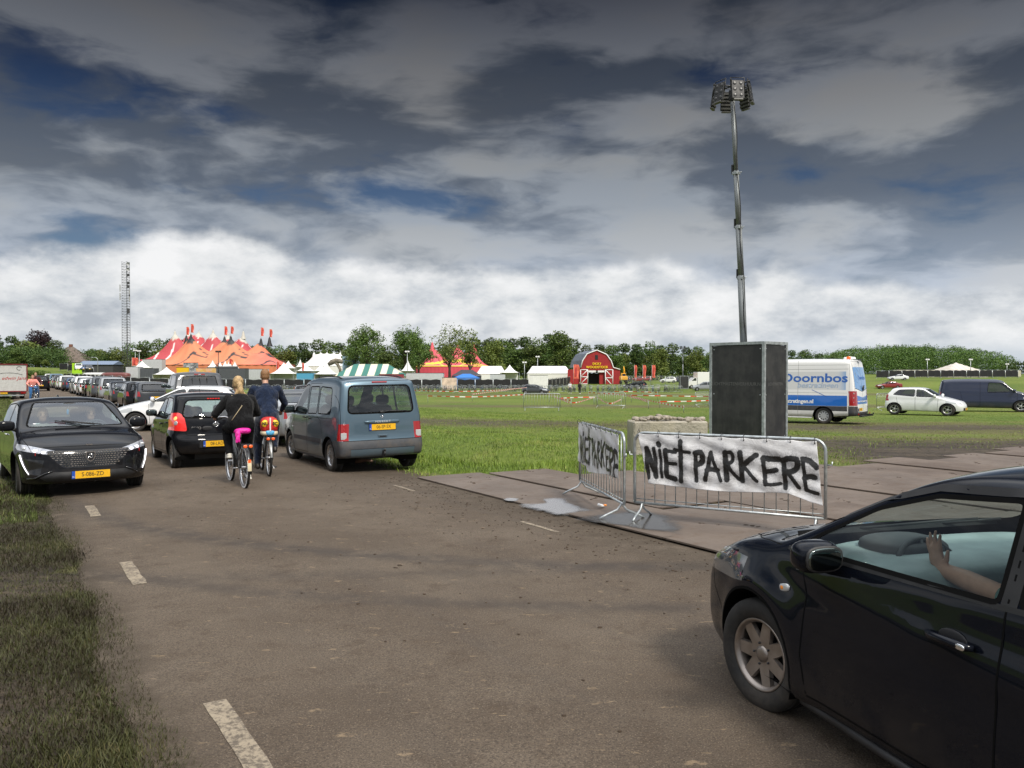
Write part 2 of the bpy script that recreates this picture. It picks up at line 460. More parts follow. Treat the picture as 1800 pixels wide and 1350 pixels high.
# ---------------------------------------------------------------- ground
def axis_pts(lo, a, b, hi, st, g=1.09):
 c = list(np.arange(a, b + 1e-6, st)); x, d = b, st
 while x < hi: d *= g; x += d; c.append(x)
 x, d = a, st
 while x > lo: d *= g; x -= d; c.insert(0, x)
 return np.array(c)
def m_grass_ground():
 m = bpy.data.materials.new('meadow'); m.use_nodes = True; t = NT(m.node_tree); b = t.n['Principled BSDF']
 o = t.obj()
 md = t.attr('mud')
 n1 = t.noise(o, .045, 6, .6); n2 = t.noise(o, .35, 6, .62); n3 = t.noise(o, 4.5, 6, .7); n4 = t.noise(t.mapv(o, scale=(.25, 1, 1)), 1.3, 6, .65)
 g = t.mix(t.step(n1, .36, .64), (.090, .135, .021), (.150, .195, .034))
 g = t.mix(t.step(n2, .48, .70), g, (.165, .175, .042))
 g = t.mix(t.math('MULTIPLY', t.step(n3, .45, .68), .6), g, (.045, .068, .013))
 dry = t.mix(n3, (.135, .115, .05), (.10, .085, .04))
 g = t.mix(t.math('MULTIPLY', t.step(t.noise(o, .09, 7, .65), .55, .68), .6), g, dry)
 rut = t.noise(t.mapv(o, scale=(.16, 1.5, 1), rot=(0, 0, R(-14))), 1.7, 7, .62, .5)
 mud = t.mix(t.step(t.math('ADD', t.math('MULTIPLY', n3, .45), t.math('MULTIPLY', rut, .65)), .42, .70), (.024, .017, .012), (.088, .067, .044))
 k = t.step(t.math('ADD', t.math('MULTIPLY', md, 1.15), t.math('ADD', t.math('ADD', t.math('MULTIPLY', t.math('SUBTRACT', n4, .5), .7), t.math('MULTIPLY', t.math('SUBTRACT', rut, .5), 1.7)), t.math('MULTIPLY', t.math('SUBTRACT', n3, .5), .6))), .42, .85)
 half = t.step(t.math('ADD', md, t.math('SUBTRACT', n2, .5)), .12, .5)
 g = t.mix(t.math('MULTIPLY', half, .8), g, t.mix(n3, (.085, .075, .032), (.14, .115, .06)))
 t.put(b.inputs['Base Color'], t.mix(k, g, mud))
 t.put(b.inputs['Roughness'], t.mix(k, (.9, .9, .9), (.6, .6, .6))); b.inputs['Specular IOR Level'].default_value = .25
 h = t.math('ADD', t.math('ADD', t.noise(o, 9, 5, .7), t.math('MULTIPLY', t.noise(o, 1.2, 4, .6), 1.6)), t.math('MULTIPLY', t.math('MULTIPLY', rut, md), 4.0))
 t.put(b.inputs['Normal'], t.bump(h, .09, .8))
 return m
M_MEADOW = m_grass_ground()
def mud_mask(x, y):
 n = NV.x * x + NV.y * y; s = U.x * x + U.y * y
 m = .80 * sst(x, 4.5, 10) * sst(y, 13, 17.5) * (1 - sst(y + .10 * x, 23, 31)) + .25 * np.exp(-((y - 19.5 + .08 * x) / 1.6) ** 2) * sst(x, 5, 10)
 m = np.maximum(m, .62 * np.exp(-((y - 33 + .12 * x) / 4.5) ** 2) * sst(x, -14, -4) * (1 - sst(x, 18, 34)))
 m = np.maximum(m, .42 * np.exp(-((y - 62) / 6) ** 2) * (1 - sst(x, 30, 60)))
 m = np.maximum(m, .45 * np.exp(-((y - 118) / 10) ** 2))
 m = np.maximum(m, .75 * (1 - sst(np.abs(n - .1), .0, .7)) * (s < 200))      # verge edge worn by tyres
 m = np.maximum(m, .85 * (n < .8) * (s < 14) * (1 - sst(-n, 0, 9) * .3))
 m = np.maximum(m, .9 * (1 - sst(n, 6.1, 7.3)) * (n > 5))
 return m
def build_ground():
 xs = axis_pts(-1500, -14, 30, 1500, .4); ys = axis_pts(-60, -2, 46, 2500, .4)
 X, Y = np.meshgrid(xs, ys, indexing='ij'); Z = terrain(X, Y)
 near = (np.hypot(X, Y) < 60)
 mk = mud_mask(X, Y)
 Z = Z + np.where(near, mk * .035 * np.sin(X * 2.3 + 1.7 * np.sin(Y * 1.1)) * np.sin(Y * 3.1), 0) * (NV.x * X + NV.y * Y > 7)
 n_ = NV.x * X + NV.y * Y
 Z = np.where((n_ > 0.62) & (n_ < 6.6), -.04, Z)
 V = np.stack([X, Y, Z], -1).reshape(-1, 3)
 o = np_mesh('ground', V, grid_faces(len(xs), len(ys)), M_MEADOW, smooth=True, attrs={'mud': mk.ravel()})
 tag(o, kind='structure')
build_ground()
def m_asphalt():
 m = bpy.data.materials.new('asphalt'); m.use_nodes = True; t = NT(m.node_tree); b = t.n['Principled BSDF']
 o = t.obj()
 fine = t.noise(o, 95, 3, .7); vo = t.voro(o, 70, out=0)
 n1 = t.noise(o, .5, 6, .6); n2 = t.noise(o, 3.5, 7, .68)
 ro = t.mapv(o, rot=(0, 0, RA))                      # y runs along the road
 along = t.noise(t.mapv(ro, scale=(1.0, .06, 1)), 1.9, 5, .6)
 c = t.mix(t.step(n1, .35, .65), (.105, .078, .055), (.150, .117, .086))
 c = t.mix(t.math('MULTIPLY', t.step(along, .48, .72), .35), c, (.085, .070, .058))
 c = t.mix(t.math('MULTIPLY', t.step(n2, .52, .70), .6), c, (.078, .054, .036))
 c = t.mix(t.math('MULTIPLY', t.step(vo, .34, .12), .45), c, (.34, .28, .21))
 c = t.mix(t.math('MULTIPLY', t.step(fine, .54, .38), .75), c, (.040, .030, .023))
 fl = t.noise(t.mapv(o, scale=(1, 2.2, 1), rot=(0, 0, .3)), 5.0, 8, .72)
 c = t.mix(t.math('MULTIPLY', t.step(fl, .61, .67), .6), c, (.34, .25, .155))
 x, y = t.sep(o)[:2]
 def arc(cx, cy, rr, w, k, c):
  dd = t.math('SQRT', t.math('ADD', t.math('POWER', t.math('SUBTRACT', x, cx), 2), t.math('POWER', t.math('SUBTRACT', y, cy), 2)))
  dd = t.math('ABSOLUTE', t.math('SUBTRACT', dd, rr))
  return t.mix(t.math('MULTIPLY', t.math('MULTIPLY', t.step(dd, w, 0), t.step(n2, .3, .55)), k), c, (.05, .042, .037))
 c = arc(1.5, 17.6, 9.8, .32, .62, c); c = arc(1.2, 17.9, 11.5, .25, .5, c); c = arc(-2.5, 25, 17.6, .3, .35, c)
 e = t.attr('edge')
 c = t.mix(t.math('MULTIPLY', e, t.step(n2, .25, .6)), c, (.062, .047, .032))
 t.put(b.inputs['Base Color'], c)
 t.put(b.inputs['Roughness'], t.math('ADD', .62, t.math('MULTIPLY', n2, .3), clamp=True)); b.inputs['Specular IOR Level'].default_value = .3
 h = t.math('ADD', t.math('MULTIPLY', fine, .6), t.math('ADD', t.math('MULTIPLY', t.noise(o, 28, 4, .7), .8), t.math('MULTIPLY', n2, .7)))
 t.put(b.inputs['Normal'], t.bump(h, .022, .9))
 return m
M_ASPHALT = m_asphalt()
def build_road():
 ss = np.concatenate([np.arange(-14, 40, .5), np.arange(40, 216, 3)]); nn = np.concatenate([[.36, .61, .68], np.arange(.9, 6.0, .45), [6.0, 6.2, 6.45]])
 S, N = np.meshgrid(ss, nn, indexing='ij')
 wob = .12 * np.sin(S * .9) + .07 * np.sin(S * 2.7 + 1)
 N2 = np.where(N < .63, N + wob * .5, np.where(N > 6.3, N + wob + .5 * np.exp(-((S - 18) / 3.5) ** 2), N))
 Z = np.where(N < .57, -.10, np.where(N > 6.3, -.03, 0.0)) + .02 * np.sin((N2 - .6) / 5.4 * math.pi)
 V = np.stack([U.x * S + NV.x * N2, U.y * S + NV.y * N2, Z], -1).reshape(-1, 3)
 e = np.maximum(1 - sst(N2, .55, 1.0), sst(N2, 4.9, 6.2) * .8)
 o = np_mesh('road', V, grid_faces(len(ss), len(nn)), M_ASPHALT, smooth=True, attrs={'edge': e.ravel()}); tag(o, kind='structure')
 mb = MB(); mb.add([RD(200, 6.2, .0), RD(216, 6.2, .0), RD(216, 60, .0), RD(200, 60, .0)], [(0, 1, 2, 3)])
 tag(mb.build('side_road', M_ASPHALT), kind='structure')
build_road()
M_LINE = None
def m_line():
 m = bpy.data.materials.new('road_paint'); m.use_nodes = True; t = NT(m.node_tree); b = t.n['Principled BSDF']
 o = t.obj(); a = t.noise(o, 38, 4, .7); c = t.noise(o, 6, 5, .7)
 k = t.step(t.math('ADD', a, t.math('MULTIPLY', c, .5)), .88, .66)
 t.put(b.inputs['Base Color'], t.mix(k, (.10, .08, .06), t.mix(c, (.33, .275, .20), (.21, .17, .12)))); b.inputs['Roughness'].default_value = .8
 t.put(b.inputs['Normal'], t.bump(a, .004, .6))
 return m
M_LINE = m_line()
def build_marks():
 mb = MB()
 def dash(s, n, l=1.0, w=.12):
  k = 6
  zz = lambda q: .02 * math.sin((q - .6) / 5.4 * math.pi) + .004
  L = [RD(s - l / 2 + l * i / k, n - w / 2 + random.uniform(-.008, .008), zz(n - w / 2)) for i in range(k + 1)]
  Q = [RD(s - l / 2 + l * i / k, n + w / 2 + random.uniform(-.008, .008), zz(n + w / 2)) for i in range(k + 1)]
  mb.add(L + Q, [(i, i + 1, k + 2 + i, k + 1 + i) for i in range(k)])
 for i in range(-2, 46):
  dash(4.28 + 4.02 * i, 1.0)
 for i in range(0, 3):
  dash(8.2 + 3.95 * i, 5.47, .8, .06)
 tag(mb.build('road_markings', M_LINE), kind='structure')
build_marks()
def m_plate():
 m = bpy.data.materials.new('steel_plate'); m.use_nodes = True; t = NT(m.node_tree); b = t.n['Principled BSDF']
 o = t.obj(); g = t.new('ShaderNodeObjectInfo').outputs['Random']
 w = t.vmath('ADD', o, t.comb(t.math('MULTIPLY', g, 37), t.math('MULTIPLY', g, 11), 0))
 n1 = t.noise(w, .9, 6, .6); n2 = t.noise(w, 5, 7, .7); n3 = t.noise(w, 30, 4, .7)
 c = t.mix(t.step(n1, .35, .65), (.098, .070, .052), (.155, .118, .092))
 c = t.mix(t.math('MULTIPLY', g, .35), c, (.17, .145, .125))
 c = t.mix(t.math('MULTIPLY', t.step(n2, .5, .72), .6), c, (.10, .062, .038))
 c = t.mix(t.math('MULTIPLY', t.step(t.noise(t.mapv(w, scale=(.4, 2, 1)), 3.4, 6, .7), .62, .68), .85), c, (.045, .03, .02))
 c = t.mix(t.math('MULTIPLY', t.step(n3, .6, .7), .3), c, (.24, .18, .13))
 t.put(b.inputs['Base Color'], c)
 t.put(b.inputs['Roughness'], t.math('ADD', .38, t.math('MULTIPLY', n2, .42))); b.inputs['Metallic'].default_value = .15
 t.put(b.inputs['Normal'], t.bump(t.math('ADD', n2, t.math('MULTIPLY', n3, .5)), .012, .6))
 return m
M_STEELP = m_plate()
def build_plates():
 w = 1.27
 spots = []
 for i in range(26):
  n0 = 6.2 + i * (w + .012)
  if i < 2: rows = [(8.69, 13.2), (4.2, 8.66)] if i == 0 else [(8.3, 12.9), (3.6, 8.27)]
  elif i == 2: rows = [(7.4, 11.9), (2.8, 7.37)]
  else:
   off = [0, .35, -.3, .15, -.1, .4][i % 6]
   rows = [(5.6 + off, 10.3 + off), (.9 + off, 5.57 + off)]
  for a, b in rows: spots.append((n0, a, b))
 lab = ['rusty brown steel track plate along the road edge, beyond the puddle', 'muddy steel track plate beside the road under the wet patch']
 for j, (n0, a, b) in enumerate(spots):
  mb = MB(); lift = .012 * (j % 3); dn = random.uniform(-.01, .01)
  k = 8; up = [];
  c = .05
  poly = [(c, 0), (w - c, 0), (w, c), (w, b - a - c), (w - c, b - a), (c, b - a), (0, b - a - c), (0, c)]
  mb.prism(poly, 0, .018, M_STEELP)
  for q in range(random.randint(3, 6)):
   cx, cy = random.uniform(.1, w - .1), random.uniform(.1, b - a - .1); aa = random.uniform(0, 3)
   for q2 in range(random.randint(3, 9)):
    rr = random.uniform(.006, .024); dx = random.uniform(-.16, .16)
    mb.blob((min(max(cx + dx * math.cos(aa) + random.uniform(-.03, .03), .03), w - .03), cy + dx * math.sin(aa) + random.uniform(-.03, .03), .019), (rr * 3, rr * 1.9, rr * .7), M_CLOD, e=1, nu=6, nv=4, rot=(0, 0, random.uniform(0, 3)))
  gz = tz(*(RD((a + b) / 2, n0)[:2]))
  o = mb.build('track_plate', M_STEELP, loc=RD(a, n0 + dn, .0 + lift + .006), rz=-RA)
  if j < 2: tag(o, lab[j], 'steel plate')
  else: tag(o, 'brown steel track plate trodden with clay, in the temporary lane off the road', 'steel plate')
  o['group'] = 'steel plates of the temporary lane'
M_CLOD = mat('clay_clod', (.05, .033, .02), .9, var=.3, bump=.01)
build_plates()
def m_water():
 m = bpy.data.materials.new('puddle'); m.use_nodes = True; t = NT(m.node_tree); b = t.n['Principled BSDF']
 b.inputs['Base Color'].default_value = (.30, .29, .29, 1); b.inputs['Roughness'].default_value = .13; b.inputs['Specular IOR Level'].default_value = 1  # pale base colour stands in for bright sky mirrored in the water
 b.inputs['IOR'].default_value = 2.1
 e = t.attr('rim'); o = t.obj()
 k = t.step(t.math('ADD', e, t.math('MULTIPLY', t.math('SUBTRACT', t.noise(o, 4, 5, .6), .5), .8)), .10, .60)
 t.put(b.inputs['Alpha'], t.math('MULTIPLY', k, .95))
 t.put(b.inputs['Normal'], t.bump(t.noise(o, 14, 2), .002, .3))
 return m
M_WATER = m_water()
def puddle(pts, z, name):
 """an irregular film of water whose rim soaks away"""
 pts = [Vector(p) for p in crom([tuple(p) for p in pts], 4, True)]
 c = sum(pts, Vector()) / len(pts); k = len(pts); V = [c]; rim = [1.0]; nr = 7
 for r_ in range(1, nr + 1):
  f = r_ / nr
  for p in pts: q = c + (p - c) * f * 1.12; V.append(q); rim.append(1 - f ** 1.5)
 V = [(p.x, p.y, z) for p in V]; tri = [(0, 1 + j, 1 + (j + 1) % k) for j in range(k)]
 for r_ in range(nr - 1):
  for j in range(k):
   a, b = 1 + r_ * k + j, 1 + r_ * k + (j + 1) % k; tri += [(a, a + k, b + k), (a, b + k, b)]
 o = np_mesh(name, V, tri, M_WATER, attrs={'rim': rim}); tag(o, kind='structure')
 return o
def crom(pts, n=6, closed=False):
 P_ = [np.array(p, float) for p in pts]; out = []; k = len(P_)
 for i in range(k if closed else k - 1):
  p0 = P_[i - 1] if (closed or i > 0) else 2 * P_[0] - P_[1]
  p1 = P_[i]; p2 = P_[(i + 1) % k]; p3 = P_[(i + 2) % k] if (closed or i + 2 < k) else 2 * P_[-1] - P_[-2]
  for j in range(n):
   t = j / n
   out.append(tuple(.5 * ((2 * p1) + (-p0 + p2) * t + (2 * p0 - 5 * p1 + 4 * p2 - p3) * t * t + (-p0 + 3 * p1 - 3 * p2 + p3) * t ** 3)))
 if not closed: out.append(tuple(P_[-1]))
 return out
puddle([G(*p) for p in ((912, 890), (955, 887), (955, 879), (990, 878), (1005, 888), (1030, 897), (1040, 902), (1010, 908), (985, 910), (955, 904), (925, 897))], .0285, 'water')
puddle([G(*p) for p in ((884, 881), (896, 878), (913, 880), (908, 884), (892, 884))], .0285, 'water')
MW2 = M_WATER.copy(); MW2.node_tree.nodes['Principled BSDF'].inputs['Base Color'].default_value = (.045, .038, .032, 1)
p2_ = puddle([G(*p) for p in ((1010, 918), (1060, 908), (1110, 903), (1160, 907), (1185, 918), (1200, 932), (1195, 944), (1150, 940), (1090, 930), (1040, 924))], .0415, 'water'); p2_.data.materials[0] = MW2
def mud_clods():
 mb = MB()
 for i in range(900):
  if i % 3: s_, n_ = random.uniform(2.5, 13.5), 6.1 - abs(random.gauss(0, .8))
  else: s_, n_ = random.uniform(3, 16), random.uniform(2.0, 6)
  r_ = random.uniform(.004, .015) * (1.7 if random.random() < .06 else 1); zz = .02 * math.sin((n_ - .6) / 5.4 * math.pi)
  p = RD(s_, n_, zz + .003)
  if p.y < 1 or (i % 3 == 0 and random.random() < .5): continue
  mb.blob(p, (r_ * 2.6, r_ * 2.0, r_ * .9), M_CLOD, e=1, nu=6, nv=4, rot=(0, 0, random.uniform(0, 3)))
 tag(mb.build('mud_clods', M_CLOD, fix=False), 'scattered clods of mud on the asphalt beside the steel plates', 'mud', kind='stuff')
mud_clods()
# ---------------------------------------------------------------- grass blades
def m_blade(name, cols, wet=.5):
 m = bpy.data.materials.new(name); m.use_nodes = True; t = NT(m.node_tree); b = t.n['Principled BSDF']
 r_ = t.attr('rnd'); o = t.obj(); n1 = t.noise(o, .9, 5, .65)
 k = t.math('ADD', t.math('MULTIPLY', r_, .55), t.math('MULTIPLY', t.math('SUBTRACT', t.step(n1, .35, .65), .2), .55), clamp=True)
 t.put(b.inputs['Base Color'], t.ramp(k, [(i / (len(cols) - 1), c) for i, c in enumerate(cols)]))
 b.inputs['Roughness'].default_value = wet; b.inputs['Specular IOR Level'].default_value = .3
 return m
def blades(name, n, sampler, h, w, lean, material, clump=0):
 x, y, sc = sampler(n); n = len(x)
 z = terrain(x, y)
 a = rng.uniform(0, 2 * math.pi, n); ln = rng.uniform(.2, 1, n) * lean
 hh = h * rng.uniform(.45, 1.15, n) * sc; ww = w * rng.uniform(.6, 1.3, n)
 la = a + rng.normal(0, .8, n)
 base = np.stack([x, y, z - .01], -1); dx = np.stack([np.cos(a) * ww, np.sin(a) * ww, np.zeros(n)], -1)
 tip = np.stack([np.cos(la + 1.57) * hh * ln, np.sin(la + 1.57) * hh * ln, hh * np.sqrt(np.clip(1 - (ln * .9) ** 2, .05, 1))], -1)
 mid = tip * .5; mid[:, 2] *= 1.25
 V = np.concatenate([base - dx, base + dx, base + mid + dx * .6, base + mid - dx * .6, base + tip], 0)
 i = np.arange(n); F = np.concatenate([np.stack([i, i + n, i + 2 * n], -1), np.stack([i, i + 2 * n, i + 3 * n], -1), np.stack([i + 3 * n, i + 2 * n, i + 4 * n], -1)])
 r_ = rng.uniform(0, 1, n)
 o = np_mesh(name, V, F, material, attrs={'rnd': np.tile(r_, 5)})
 return o
M_BL_MUD = m_blade('trampled_blades', [(.020, .015, .009), (.036, .028, .013), (.036, .040, .012), (.060, .064, .020), (.12, .10, .045)], .6)
M_BL_GR = m_blade('meadow_blades', [(.055, .085, .014), (.10, .155, .020), (.145, .225, .026), (.21, .27, .042), (.30, .29, .09)], .55)
M_BL_MIX = m_blade('verge_blades', [(.035, .03, .012), (.045, .055, .014), (.06, .085, .018), (.10, .13, .03), (.18, .17, .06)], .6)
def in_view(x, y, m=.04):
 return (y > .6) & (x / np.maximum(y, .1) > -.64 - m) & (x / np.maximum(y, .1) < .64 + m)
def s_left(n):
 s = rng.uniform(.4, 1, n * 3) ** 1 * 0 + 2.2 + 14 * rng.uniform(0, 1, n * 3) ** 1.8; q = .74 - rng.uniform(0, 1, n * 3) ** 1.25 * 5.5 * np.sqrt(s / 10)
 q += .04 * np.sin(s * 2.1)
 x = U.x * s + NV.x * q; y = U.y * s + NV.y * q; k = in_view(x, y)
 x, y, q = x[k], y[k], q[k];
 patch = .35 + .65 * sst(np.sin(x * 1.9 + np.sin(y * 1.3) * 2) + np.sin(y * 2.3), -1.2, 1)
 keep = rng.uniform(0, 1, len(x)) < patch * sst(-q, -.78, -.60) + .12
 return x[keep][:n], y[keep][:n], (.55 + .6 * patch[keep])[:n]
tag(blades('grass', 120000, s_left, .062, .0034, 1.0, M_BL_MUD), 'trampled muddy grass of the left verge', 'grass', kind='stuff')
def s_left_far(n):
 s = 12 + 70 * rng.uniform(0, 1, n * 2) ** 1.6; q = .35 - rng.uniform(0, 1, n * 2) ** 1.4 * 9
 x = U.x * s + NV.x * q; y = U.y * s + NV.y * q; k = in_view(x, y)
 return x[k][:n], y[k][:n], np.ones(k.sum())[:n] * (1 + .02 * s[k][:n])
tag(blades('grass', 30000, s_left_far, .07, .006, .9, M_BL_MIX), 'green grass of the left verge beyond the oncoming car', 'grass', kind='stuff')
def s_right(n):
 s = 10 + 42 * rng.uniform(0, 1, n * 3) ** 1.5; q = 6.2 + 18 * rng.uniform(0, 1, n * 3) ** 1.5
 x = U.x * s + NV.x * q; y = U.y * s + NV.y * q
 lim = np.where(q < 7.5, 13.1, np.where(q < 8.8, 12.8, np.where(q < 10, 11.9, 10.6)))
 k = in_view(x, y) & (s > lim + .05 * rng.normal(0, 1, n * 3)); mk = mud_mask(x, y)
 k &= rng.uniform(0, 1, n * 3) > mk * 1.25 - .1
 x, y, q, s = x[k], y[k], q[k], s[k]
 sc = .6 + .7 * np.exp(-((q - 9) / 2.2) ** 2) + .25 * np.sin(x * 1.3) * np.sin(y * .9)
 return x[:n], y[:n], sc[:n]
tag(blades('grass', 110000, s_right, .12, .0065, .8, M_BL_GR), 'long green grass on the ditch banks right of the road', 'grass', kind='stuff')
def s_field(n):
 y = 14 + 45 * rng.uniform(0, 1, n * 2) ** 1.3; x = rng.uniform(-.35, .68, n * 2) * y
 q = NV.x * x + NV.y * y; s = U.x * x + U.y * y; mk = mud_mask(x, y)
 k = (q > 11) & (s > 10.9) & (rng.uniform(0, 1, n * 2) > mk * 1.15)
 return x[k][:n], y[k][:n], np.ones(k.sum())[:n] * .7
tag(blades('grass', 70000, s_field, .07, .009, .9, M_BL_GR), 'short mown grass of the parking field', 'grass', kind='stuff')
# ---------------------------------------------------------------- car bodies
def interp(tab, x): return np.interp(x, [a for a, b in tab], [b for a, b in tab])
def crom(pts, n=6, closed=False):
 """smooth curve through 2-D or 3-D points"""
 P_ = [np.array(p, float) for p in pts]; out = []
 k = len(P_)
 rngk = range(k) if closed else range(k - 1)
 for i in rngk:
  p0 = P_[i - 1] if (closed or i > 0) else 2 * P_[0] - P_[1]
  p1 = P_[i]; p2 = P_[(i + 1) % k]; p3 = P_[(i + 2) % k] if (closed or i + 2 < k) else 2 * P_[-1] - P_[-2]
  for j in range(n):
   t = j / n
   out.append(tuple(.5 * ((2 * p1) + (-p0 + p2) * t + (2 * p0 - 5 * p1 + 4 * p2 - p3) * t * t + (-p0 + 3 * p1 - 3 * p2 + p3) * t ** 3)))
 if not closed: out.append(tuple(P_[-1]))
 return out
def ease(tab, x):
 """interpolate a table with rounded corners"""
 c = crom(sorted(tab), 8); return np.interp(x, [p[0] for p in c], [p[1] for p in c])
class Body:
 """a car shell grown from its profiles; x forwards, y to its left, z up, origin on the ground midway along its length"""
 def __init__(s, L, W, top, belt, front, rear, bottom=None, plan=None, side=None, tumble=.22, crown=.06, res=.05, smooth=4, arches=(), creases=(), shoulder=.012, bow=.10, rbow=.06, flare=.012):
  s.L, s.W = L, W; s.arches = arches
  nx = max(12, int(L / res)); ny = max(8, int(W / res)); nz = max(7, int(1.3 / res))
  h = L / 2
  idx = {}; P3 = []
  def vid(i, j, k):
   key = (i, j, k)
   if key not in idx: idx[key] = len(P3); P3.append(key)
   return idx[key]
  F = []
  for i in range(nx):
   for j in range(ny):
    F.append((vid(i, j, nz), vid(i + 1, j, nz), vid(i + 1, j + 1, nz), vid(i, j + 1, nz)))
    F.append((vid(i, j, 0), vid(i, j + 1, 0), vid(i + 1, j + 1, 0), vid(i + 1, j, 0)))
   for k in range(nz):
    F.append((vid(i, 0, k), vid(i + 1, 0, k), vid(i + 1, 0, k + 1), vid(i, 0, k + 1)))
    F.append((vid(i, ny, k), vid(i, ny, k + 1), vid(i + 1, ny, k + 1), vid(i + 1, ny, k)))
  for j in range(ny):
   for k in range(nz):
    F.append((vid(0, j, k), vid(0, j, k + 1), vid(0, j + 1, k + 1), vid(0, j + 1, k)))
    F.append((vid(nx, j, k), vid(nx, j + 1, k), vid(nx, j + 1, k + 1), vid(nx, j, k + 1)))
  K = np.array(P3, float)
  u = K[:, 0] / nx * 2 - 1; v = K[:, 1] / ny * 2 - 1; w = K[:, 2] / nz
  x = u * h
  zt = ease(top, x); cr = crown * np.ones_like(x)
  zb = interp(bottom, x) if bottom else np.full_like(x, .2)
  ze = zt - cr
  z = zb + w * (ze - zb)
  zbelt = interp(belt, x) if belt else np.full_like(x, .9)
  half = W / 2 * (ease(plan, x) if plan else np.ones_like(x))
  sd_ = ease(side or [(0, .90), (.25, .965), (.5, 1.0), (.7, .995), (1.0, .965), (2.9, .965)], z)
  yw = half * sd_
  up = np.maximum(z - zbelt, 0)
  yw = yw - up * tumble - shoulder * sst(z, zbelt - .01, zbelt + .05)
  for cx, r_ in arches:
   d = np.hypot(x - cx, z - .31)
   yw = yw + flare * np.exp(-((d - r_ - .03) / .10) ** 2) * (z < .85)
  for line, dep in creases:
   zl = interp(line, x); lo, hi = line[0][0], line[-1][0]
   inr = sst(x, lo, lo + .25) * (1 - sst(x, hi - .25, hi))
   yw = yw - dep * sst(zl - z, -.005, .045) * np.exp(-np.maximum(zl - z, 0) / .22) * inr
  y = v * yw
  istop = (w >= 1 - 1e-6); z = np.where(istop, zt - cr * np.abs(v) ** 2.6, z)
  fo = ease(front, z) + bow * np.abs(v) ** 3.2; re = ease(rear, z) + rbow * np.abs(v) ** 3.2
  ff = sst(x, h - 1.25, h) if False else np.clip((x - (h - 1.1)) / 1.1, 0, 1) ** 1.5
  rf = np.clip((-(x) - (h - 1.1)) / 1.1, 0, 1) ** 1.5
  x = x - fo * ff + re * rf
  V = np.stack([x, y, z], -1)
  E = set()
  for f in F:
   for a in range(4):
    e = (f[a], f[(a + 1) % 4]); E.add(e if e[0] < e[1] else (e[1], e[0]))
  E = np.array(list(E)); deg = np.bincount(E.ravel(), minlength=len(V))[:, None]
  for it in range(smooth):
   for sg in ((.55,) if it < smooth - 1 else (.5,)):
    acc = np.zeros_like(V)
    np.add.at(acc, E[:, 0], V[E[:, 1]]); np.add.at(acc, E[:, 1], V[E[:, 0]])
    V = V + sg * (acc / deg - V)
  bm = bmesh.new()
  vs = [bm.verts.new(p) for p in V]
  for f in F: bm.faces.new([vs[a] for a in f])
  bmesh.ops.recalc_face_normals(bm, faces=bm.faces)
  bm.normal_update()
  s.bm = bm; s.lay = bm.faces.layers.int.new('pt'); s.names = ['body']
  s.tree = BVHTree.FromBMesh(bm)
 def hit(s, axis, side, a, b):
  """point and normal of the shell seen along an axis; (a,b) = (x,z) for y, (y,z) for x, (x,y) for z"""
  if axis == 'y': o, d = Vector((a, side * 3, b)), Vector((0, -side, 0))
  elif axis == 'x': o, d = Vector((side * 6, a, b)), Vector((-side, 0, 0))
  else: o, d = Vector((a, b, 5)), Vector((0, 0, -1))
  p, n, i, t = s.tree.ray_cast(o, d)
  if p is None: return None, None
  if n.dot(d) > 0: n = -n
  return p, n
 def carve(s, name, axis, side, poly, nmin=.2, drop=False, near=None):
  """cut the outline into the shell and mark what lies inside as a part of its own"""
  bm, lay = s.bm, s.lay
  A = [(p[0], p[1]) for p in poly]
  if near is None and axis == 'x' and not name.startswith(('windscreen', 'rear_window')):
   lim = s.L / 2 - .75; near = lambda c: c.x * side > lim
  ia, ib = {'y': (0, 2), 'x': (1, 2), 'z': (0, 1)}[axis]; iax = {'x': 0, 'y': 1, 'z': 2}[axis]
  lo = (min(p[0] for p in A), min(p[1] for p in A)); hi = (max(p[0] for p in A), max(p[1] for p in A))
  def bb(f):
   xs = [q.co[ia] for q in f.verts]; ys = [q.co[ib] for q in f.verts]
   return min(xs), min(ys), max(xs), max(ys)
  loc = []
  for f in bm.faces:
   if f.normal[iax] * side < nmin: continue
   if near is not None and not near(f.calc_center_median()): continue
   b = bb(f)
   if b[0] <= hi[0] and b[2] >= lo[0] and b[1] <= hi[1] and b[3] >= lo[1]: loc.append(f)
  loc = set(loc)
  for i in range(len(A)):
   p, q = A[i], A[(i + 1) % len(A)]
   if abs(p[0] - q[0]) + abs(p[1] - q[1]) < 1e-6: continue
   e0, e1 = (min(p[0], q[0]) - 1e-4, min(p[1], q[1]) - 1e-4), (max(p[0], q[0]) + 1e-4, max(p[1], q[1]) + 1e-4)
   sel = []
   for f in loc:
    b = bb(f)
    if b[0] <= e1[0] and b[2] >= e0[0] and b[1] <= e1[1] and b[3] >= e0[1]: sel.append(f)
   if not sel: continue
   co = [0, 0, 0]; co[ia], co[ib] = p
   no = [0, 0, 0]; no[ia], no[ib] = -(q[1] - p[1]), (q[0] - p[0])
   g = list({v for f in sel for v in f.verts}) + list({e for f in sel for e in f.edges}) + sel
   r_ = bmesh.ops.bisect_plane(bm, geom=g, dist=1e-5, plane_co=co, plane_no=no)
   loc = {f for f in loc if f.is_valid} | {f for f in r_['geom'] if isinstance(f, bmesh.types.BMFace)}
  def inside(x, y):
   c = False; j = len(A) - 1
   for i in range(len(A)):
    if (A[i][1] > y) != (A[j][1] > y) and x < (A[j][0] - A[i][0]) * (y - A[i][1]) / (A[j][1] - A[i][1]) + A[i][0]: c = not c
    j = i
   return c
